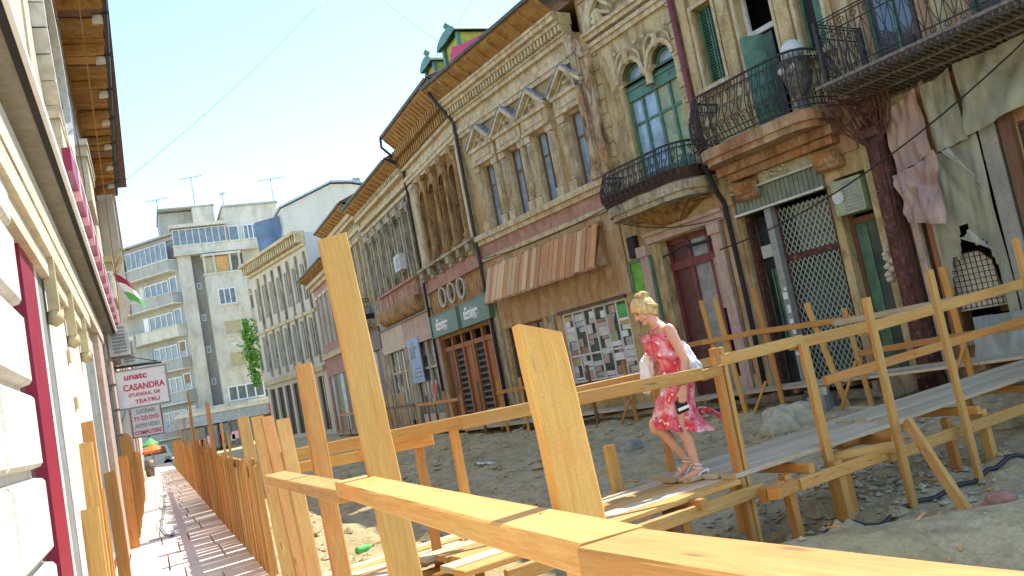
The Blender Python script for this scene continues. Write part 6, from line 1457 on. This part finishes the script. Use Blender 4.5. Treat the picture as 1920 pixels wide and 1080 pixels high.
def loft(mb, secs, n=28, cap=True, fn=None, smooth=True):
    """secs: (x, y, z, front, back, half width)"""
    R_ = []
    for k, (x, y, z, f, b, w_) in enumerate(secs):
        ring = []
        for i in range(n):
            a = 2 * math.pi * i / n; c, s = math.cos(a), math.sin(a)
            p = Vector((x + (f if c > 0 else b) * c, y + w_ * s, z))
            if fn: p = fn(p, a, k / (len(secs) - 1))
            ring.append(p)
        R_.append(ring)
    for k in range(len(R_) - 1):
        for i in range(n): j = (i + 1) % n; mb.face([R_[k][i], R_[k][j], R_[k + 1][j], R_[k + 1][i]], [(i / n, k), ((i + 1) / n, k), ((i + 1) / n, k + 1), (i / n, k + 1)], smooth)
    if cap: mb.face(R_[0][::-1]); mb.face(R_[-1])
b = MB()
loft(b, [(-.05, 0, .80, .10, .13, .15), (-.05, 0, .90, .10, .13, .165), (-.04, 0, 1.0, .09, .10, .13), (-.02, 0, 1.10, .10, .09, .125), (.0, 0, 1.20, .13, .10, .145), (-.01, 0, 1.28, .11, .10, .165), (-.01, 0, 1.33, .085, .085, .15), (.01, 0, 1.37, .06, .06, .09), (.03, 0, 1.40, .05, .055, .055)])
capsule(b, (.01, 0, 1.34), (.072, 0, 1.455), .056, .050)
for s in (-1, 1): capsule(b, (.085, s * .065, 1.19), (.09, s * .065, 1.21), .062, .055)
# legs: near leg carries the weight, far knee pushed forward
for hip, kn, an, s in (((-.05, .085, .86), (.03, .09, .47), (-.045, .085, .12), 1), ((-.04, -.085, .86), (.20, -.075, .50), (.0, -.07, .17), -1)):
    capsule(b, hip, kn, .088, .056); h, k_, a = Vector(hip), Vector(kn), Vector(an)
    calf = k_ + (a - k_) * .32 + Vector((-.018, 0, 0)); capsule(b, k_, calf, .052, .052); capsule(b, calf, a, .052, .032); capsule(b, k_ + Vector((.01, 0, .02)), k_ + Vector((.012, 0, -.03)), .05, .045)
    if s == 1: capsule(b, a, a + Vector((-.025, 0, -.045)), .032, .028); capsule(b, a + Vector((-.02, 0, -.05)), a + Vector((.12, .0, -.095)), .032, .026); capsule(b, a + Vector((.10, .005, -.095)), a + Vector((.165, .0, -.10)), .026, .014)
    else: capsule(b, a, a + Vector((-.02, 0, -.04)), .032, .028); capsule(b, a + Vector((-.02, 0, -.05)), a + Vector((.09, .0, -.125)), .031, .026); capsule(b, a + Vector((.08, 0, -.125)), a + Vector((.14, 0, -.148)), .026, .014)
# arms
for sh, el, wr, s in (((-.03, .155, 1.315), (-.105, .195, 1.03), (-.035, .205, .80), 1), ((-.02, -.155, 1.315), (.0, -.20, 1.06), (.15, -.15, .92), -1)):
    capsule(b, sh, el, .052, .038); e, w_ = Vector(el), Vector(wr); m_ = e + (w_ - e) * .3; capsule(b, e, m_, .038, .038); capsule(b, m_, w_, .038, .024)
    d = (w_ - e).normalized(); side = Vector((0, 1, 0)); fwd = d.cross(side).normalized()
    if fwd.x < 0: fwd = -fwd
    palm = w_ + d * .075; capsule(b, w_ + d * .015 - fwd * .008, palm - fwd * .018, .022, .021); capsule(b, w_ + d * .015 + fwd * .008, palm + fwd * .018, .022, .021)
    for i, L in enumerate((.036, .042, .040, .031)):
        r0 = palm + fwd * (.026 - i * .0175) + d * .008; k1 = r0 + d * L; k2 = k1 + d * (L * .35) - side * (s * L * .72); k3 = k2 - d * (L * .35) - side * (s * L * .5)
        capsule(b, r0, k1, .0098, .009, 8); capsule(b, k1, k2, .009, .0082, 8); capsule(b, k2, k3, .0082, .0072, 8)
    t0 = w_ + d * .03 + fwd * .022; t1 = t0 + d * .035 + fwd * .022 - side * s * .01; t2 = t1 + d * .03 - side * s * .02; capsule(b, t0, t1, .012, .0105, 8); capsule(b, t1, t2, .0105, .009, 8)
# head bowed forward
HC = Vector((.112, 0, 1.530)); HT = R(32)
def hp(p): p = Vector(p); return HC + Vector((p.x * math.cos(HT) + p.z * math.sin(HT), p.y, -p.x * math.sin(HT) + p.z * math.cos(HT)))
h = MB()
def headpt(u, v):
    th, ph = 2 * math.pi * u, math.pi * v
    x, y, z = math.sin(ph) * math.cos(th), math.sin(ph) * math.sin(th), math.cos(ph)
    p = Vector((x * .098, y * .074, z * .112))
    if z < 0: p.x *= 1 + .02 * z; p.y *= 1 + .38 * z; p.x += .022 * -z * (1 if x > 0 else -.6)
    if x > 0: p.x *= .93
    if x > .3: p.x -= .012 * math.exp(-((p.z - .012) / .016) ** 2) * math.exp(-((abs(p.y) - .03) / .018) ** 2)
    return hp(p)
h.grid(headpt, 28, 22)
b.v += h.v; b.f += [[i + len(b.v) - len(h.v) for i in f] for f in h.f]; b.uv += h.uv; b.sm += h.sm
capsule(b, hp((.088, 0, .015)), hp((.112, 0, -.022)), .010, .013, 8); capsule(b, hp((.100, .010, -.026)), hp((.098, -.010, -.026)), .009, .009, 8)
capsule(b, hp((.088, .018, -.056)), hp((.088, -.018, -.056)), .009, .009, 8); capsule(b, hp((.082, .012, -.094)), hp((.082, -.012, -.094)), .018, .018)
for s in (-1, 1): capsule(b, hp((-.005, s * .074, .018)), hp((.0, s * .072, -.025)), .014, .009, 8); capsule(b, hp((.085, s * .045, .030)), hp((.093, s * .018, .028)), .008, .008, 8); capsule(b, hp((.06, s * .045, -.03)), hp((.05, s * .05, -.05)), .022, .02)
me = bpy.data.meshes.new('body'); me.from_pydata([tuple(p) for p in b.v], [], b.f)
tmp = bpy.data.objects.new('tmp', me); C.objects.link(tmp)
md = tmp.modifiers.new('r', 'REMESH'); md.mode = 'VOXEL'; md.voxel_size = .0062; md.use_smooth_shade = True
sm = tmp.modifiers.new('s', 'SMOOTH'); sm.factor = .5; sm.iterations = 5
bpy.context.view_layer.update()
me2 = bpy.data.meshes.new_from_object(tmp.evaluated_get(bpy.context.evaluated_depsgraph_get())); bpy.data.objects.remove(tmp)
me2.materials.clear(); me2.materials.append(M['skin']); bo = bpy.data.objects.new('body', me2); C.objects.link(bo); bo.parent = W
M['lip'] = plain('lips', (.50, .14, .12), .4, 0, .05); M['eye'] = plain('eye', (.05, .035, .03), .3, 0, .1, 4, 0); M['brow'] = plain('brow', (.28, .17, .08), .8, 0, .1)
q = MB(); capsule(q, hp((.094, .017, -.056)), hp((.097, 0, -.054)), .0045, .006, 8); capsule(q, hp((.097, 0, -.054)), hp((.094, -.017, -.056)), .006, .0045, 8); q.build('lips', 'lip', W)
for s in (-1, 1):
    q = MB(); capsule(q, hp((.084, s * .040, .010)), hp((.088, s * .024, .010)), .0055, .006, 8); q.build('eye', 'eye', W)
    q = MB(); capsule(q, hp((.084, s * .050, .036)), hp((.097, s * .018, .036)), .0035, .0045, 6); q.build('brow', 'brow', W)
# hair swept up into a bun
q = MB()
def hairpt(u, v):
    th = 2 * math.pi * u; ph = math.pi * .62 * v
    x, y, z = math.sin(ph) * math.cos(th), math.sin(ph) * math.sin(th), math.cos(ph)
    # tilt the cap backwards so that the face stays free
    a = R(-42); X, Z = x * math.cos(a) + z * math.sin(a), -x * math.sin(a) + z * math.cos(a)
    r = 1.10 + .025 * math.sin(th * 17 + v * 5) + .03 * math.sin(th * 5 + 1) 
    return hp((X * .102 * r - .004, y * .080 * r, Z * .114 * r + .004))
q.grid(hairpt, 72, 18); q.build('hair', 'hair', W)
q = MB()
for k in range(7):
    a0 = k * .9; pts = [hp((-.075 + .012 * math.sin(k) + .045 * math.cos(a0 + t), .045 * math.sin(a0 + t) * .9, .088 + .03 * math.sin(a0 * 1.3 + t) + .012 * k * .3)) for t in [i * .3 for i in range(9)]]
    q.tube(pts, .021, 8, True, .012)
capsule(q, hp((-.07, 0, .075)), hp((-.075, 0, .105)), .045, .04); q.build('bun', 'hair', W)
q = MB()
for s in (-1, 1):
    for k in range(4): q.tube([hp((-.03 - .02 * k, s * .078, .03 - .02 * k)), hp((-.06 - .012 * k, s * .07, -.02 - .012 * k)), hp((-.085, s * .05, .0)), hp((-.10, s * .02, .04))], .015, 7, True, .010)
q.build('side_rolls', 'hair', W)
# dress: fitted to the waist, swinging below the knee, hem blown back
def fold(p, a, t):
    k = max(0, t - .30) / .70; r = .026 * k * (math.sin(a * 7 + .6) + .5 * math.sin(a * 13 + 2 + t * 3)) + .008 * noise.noise(Vector((a * 2, t * 6, 1)))
    c = Vector((math.cos(a), math.sin(a), 0)); p = p + c * r
    back = max(0, -math.cos(a)); p.x -= .05 * back * max(0, t - .8) * 5 * .7; p.z += .06 * max(0, math.cos(a)) * max(0, t - .75) * 4 - .03 * back * max(0, t - .75) * 4 + .012 * math.sin(a * 9) * max(0, t - .9) * 10
    return p
S_d = [(.0, 0, 1.285, .150, .112, .162), (.0, 0, 1.24, .178, .112, .160), (.0, 0, 1.19, .180, .108, .156), (.0, 0, 1.12, .160, .110, .142), (-.02, 0, 1.07, .120, .105, .135), (-.03, 0, 1.02, .108, .105, .132), (-.04, 0, .95, .115, .125, .155), (-.045, 0, .87, .125, .145, .175), (-.03, 0, .78, .15, .14, .170), (-.01, 0, .69, .19, .145, .162), (.0, 0, .60, .215, .155, .158), (.0, 0, .52, .225, .175, .160), (-.01, 0, .46, .225, .195, .166), (-.02, 0, .415, .225, .22, .170)]
q = MB(); loft(q, S_d, 72, False, fold); q.build('dress', 'floral', W)
q = MB()   # frilled neckline and straps
def fr_(p, a, t): return p + Vector((math.cos(a), math.sin(a), 0)) * (.014 * math.sin(a * 16) * (1 - t) + .012) + Vector((0, 0, .006 * math.sin(a * 11)))
loft(q, [(.0, 0, 1.30, .150, .112, .164), (.0, 0, 1.275, .166, .114, .164), (.0, 0, 1.235, .182, .116, .163)], 72, False, fr_); q.build('frill', 'floral', W)
q = MB()
for s in (-1, 1): q.tube([(.115, s * .075, 1.27), (.09, s * .085, 1.335), (.02, s * .09, 1.365), (-.06, s * .085, 1.34), (-.10, s * .07, 1.26)], .0055, 6)
q.build('strap', 'floral', W)
q = MB()   # back flounce lifted by the wind
q.grid(lambda u, v: (-.20 - .17 * v - .02 * math.sin(u * 12), -.14 + .28 * u, .56 - .10 * v + .04 * math.sin(v * 3) + .025 * math.sin(u * 14 + v * 3)), 24, 8); q.build('flounce', 'floral', W)
# white cardigan carried round the waist
def lump(mb, c, rx, ry, rz, seed):
    mb.grid(lambda u, v: Vector(c) + Vector((rx * math.sin(math.pi * v) * math.cos(2 * math.pi * u), ry * math.sin(math.pi * v) * math.sin(2 * math.pi * u), rz * math.cos(math.pi * v))) * (1 + .42 * noise.noise(Vector((math.cos(2 * math.pi * u) * 2.4, math.sin(2 * math.pi * u) * 2.4, v * 3.6 + seed))) + .10 * math.sin(u * 40 + v * 9)), 28, 18)
q = MB(); lump(q, (-.17, .03, 1.00), .07, .12, .12, 1); lump(q, (-.22, .05, .93), .06, .09, .08, 4); lump(q, (-.15, .02, 1.10), .05, .10, .08, 7); q.build('cardigan', 'cloth_white', W)
q = MB(); lump(q, (.16, -.15, .98), .06, .05, .12, 9); lump(q, (.19, -.15, .88), .05, .04, .09, 13); lump(q, (.13, -.15, 1.06), .05, .05, .08, 21); q.build('sleeve', 'cloth_white', W)
# sandals
for an, pitch, s in ((Vector((-.045, .085, .12)), 0, 1), (Vector((.0, -.07, .17)), -.2, -1)):
    base = an.z - .12; q = MB()
    ht = base + .028 if s == 1 else an.z - .09
    P = [(-.095, ht + .045), (-.03, ht + .035), (.05, base + .012 if s == 1 else an.z - .150), (.145, base + .006 if s == 1 else an.z - .172)]
    for (x0, z0), (x1, z1) in zip(P, P[1:]): q.hexa([(an.x + x0, an.y - .036, z0 - .010), (an.x + x0, an.y + .036, z0 - .010), (an.x + x0, an.y + .036, z0), (an.x + x0, an.y - .036, z0)], [(an.x + x1, an.y - .036, z1 - .010), (an.x + x1, an.y + .036, z1 - .010), (an.x + x1, an.y + .036, z1), (an.x + x1, an.y - .036, z1)])
    capsule(q, (an.x - .085, an.y, ht + .03), (an.x - .095, an.y, ht - .022 if s == 1 else ht - .02), .013, .008, 8)
    so_ = q.build('sandal', 'cloth_white', W)
    q = MB()
    for dz, rr in ((.005, .037), (-.03, .040)): q.tube([(an.x + rr * math.cos(a) - .008, an.y + rr * math.sin(a), an.z + dz + .01 * math.cos(a)) for a in [2 * math.pi * i / 16 for i in range(17)]], .005, 5)
    q.tube([(an.x + .07, an.y - .036, an.z - .10), (an.x + .075, an.y, an.z - .062), (an.x + .07, an.y + .036, an.z - .10)], .006, 5); q.build('ankle_strap', 'cloth_white', W, weld=True) if False else q.build('ankle_strap', 'cloth_white', so_)
q = MB(); q.tube([(-.035 + .029 * math.cos(a), .205 + .029 * math.sin(a), .825) for a in [2 * math.pi * i / 16 for i in range(17)]], .004, 5); q.build('bracelet', 'iron_grey', W)
t = thing('phone_pouch', 'small black and white pouch held in the hand of the woman', 'pouch', WO, math.atan2(.30, -.95))
q = MB(); q.prism([(-.05, .60), (.05, .58), (.06, .69), (-.035, .71)], .175, .20); q.build('body', 'black', t); q = MB(); q.prism([(-.055, .625), (.045, .605), (.05, .63), (-.05, .65)], .2, .206); q.build('white_stripe', 'cloth_white', t)
# ------------------------------------------------------------------ small things in the trench
def rock(name, label, cat, loc, r, mm, seed, sq=(1, 1, .7)):
    q = MB(); q.grid(lambda u, v: Vector((math.sin(math.pi * v) * math.cos(2 * math.pi * u) * sq[0], math.sin(math.pi * v) * math.sin(2 * math.pi * u) * sq[1], math.cos(math.pi * v) * sq[2])) * r * (1 + .5 * noise.noise(Vector((math.sin(math.pi * v) * math.cos(2 * math.pi * u) * 1.3 + seed, math.sin(math.pi * v) * math.sin(2 * math.pi * u) * 1.3, math.cos(math.pi * v) * 1.3))) + .12 * noise.noise(Vector((u * 9, v * 9, seed)))), 20, 12)
    o = q.build(name, mm); o.location = (loc[0], loc[1], gh(loc[0], loc[1]) + r * sq[2] * .35); return tag(o, label, cat)
rock('boulder', 'large pale sandy boulder behind the boardwalk posts', 'rock', (9.3, 11.1), .42, 'stone', 2, (1.2, .9, .8))
rock('rock', 'flat grey rock leaning below the far plank pavement', 'rock', (8.2, 10.2), .22, 'stone', 5, (1.5, .8, .5))
rock('rock', 'reddish stone lying in the dirt near the leaning brace', 'rock', (5.5, 4.55), .11, 'brick_old', 8, (1.4, .8, .6))
rock('rock', 'grey lump of rubble on the spoil heap under the far rail', 'rock', (7.5, 13.2), .2, 'concrete', 9)
t = thing('rubble_blocks', 'dark broken kerb blocks stacked beside the pale boulder', 'blocks', (10.15, 11.2, gh(10.15, 11.2)), .4)
q = MB(); q.box(-.25, .25, -.15, .15, 0, .28); q.build('block', 'grey', t); q = MB(); q.box(-.2, .2, -.12, .12, .285, .40); o = q.build('block', 'stone', t); o.rotation_euler = (0, 0, .3)
hose = MB(); pts = []
for i in range(41):
    u = i / 40; x = 4.05 + 4.6 * u; y = 5.45 + .62 * math.sin(u * 2.0) - .06 * math.sin(u * 6); pts.append((x, y, gh(x, y) + .035))
hose.tube(pts, .022, 8); tag(hose.build('hose', 'rubber'), 'black hose curving over the sandy hump below the boardwalk', 'hose')
hose = MB(); pts = []
for i in range(31):
    u = i / 30; x = 2.4 + 4.5 * u; y = 8.9 + 1.3 * u + .3 * math.sin(u * 5); pts.append((x, y, gh(x, y) + .03))
hose.tube(pts, .035, 8); tag(hose.build('pipe', 'rust_red'), 'dark red pipe half buried in the trench behind the woman', 'pipe')
def flatbit(name, label, cat, x, y, s, mm, rz=0, seed=0):
    q = MB(); q.grid(lambda u, v: ((u - .5) * s * 1.5, (v - .5) * s, .03 + .05 * s * 4 * noise.noise(Vector((u * 3 + seed, v * 3, seed)))), 8, 6); o = q.build(name, mm); o.location = (x, y, gh(x, y)); o.rotation_euler = (0, .15, rz); tag(o, label, cat)
flatbit('paper_scrap', 'white paper scrap on the dirt slope left of the woman', 'litter', 5.9, 16.2, .28, 'paper', .3, 1); flatbit('paper_scrap', 'small pale scrap of paper under the far plank pavement', 'litter', 7.6, 15.0, .16, 'paper', .8, 4)
flatbit('plastic_scrap', 'bluish crumpled plastic lying near the right edge of the trench', 'litter', 6.45, 5.15, .10, 'flash', .2, 7)
t = thing('bottle', 'green plastic bottle lying in the sand behind the fence posts', 'bottle', (1.82, 9.4, gh(1.82, 9.4) + .05), .4); t.scale = (.75, .75, .75)
q = MB(); q.lathe([(0, 0), (.05, .005), (.055, .03), (.055, .17), (.03, .23), (.016, .25), (.016, .28)], n=14); o = q.build('body', 'green_fab', t); o.rotation_euler = (0, R(90), 0); q = MB(); q.lathe([(0, .28), (.018, .28), (.018, .30), (0, .30)], n=10); o = q.build('cap', 'green', t); o.rotation_euler = (0, R(90), 0)
t = thing('hose', 'flat grey strip standing for a squiggly shadow on the pink path slabs', 'hose', (0, 13, 0)); q = MB((0, 13, 0))  # flat strip put in for a squiggly cast shadow, no real hose
pts = [(.08, 24.5, .012), (.05, 20, .012), (-.03, 17, .012), (-.06, 15.6, .012), (.0, 14.4, .012), (.08, 13.9, .012), (.10, 14.6, .012)]
for a, b_ in zip(pts, pts[1:]): q.beam(a, b_, .05, .012)
q.build('strip', 'grey', t)
tri = sum(len(o.data.polygons) for o in bpy.data.objects if o.type == 'MESH'); print('POLYS', tri, 'OBJS', len(bpy.data.objects))

for (s0, z0, s1, z1, d, sag, lab) in ((21.6, 4.95, 15.6, 4.9, .16, .12, 'black wire sagging above the rusty slatted awning'), (15.3, 4.5, 12.0, 3.75, .25, .18, 'dark wire looping beside the doorway of the arched house')):
    q = MB(); o_ = N1 * 13.5; pts = []
    for i in range(15):
        t = i / 14; p = o_ + V1 * (s0 + (s1 - s0) * t) - N1 * d; pts.append((p.x, p.y, z0 + (z1 - z0) * t - sag * 4 * t * (1 - t)))
    q.tube(pts, .011, 5); tag(q.build('cable', 'black'), lab, 'cable')
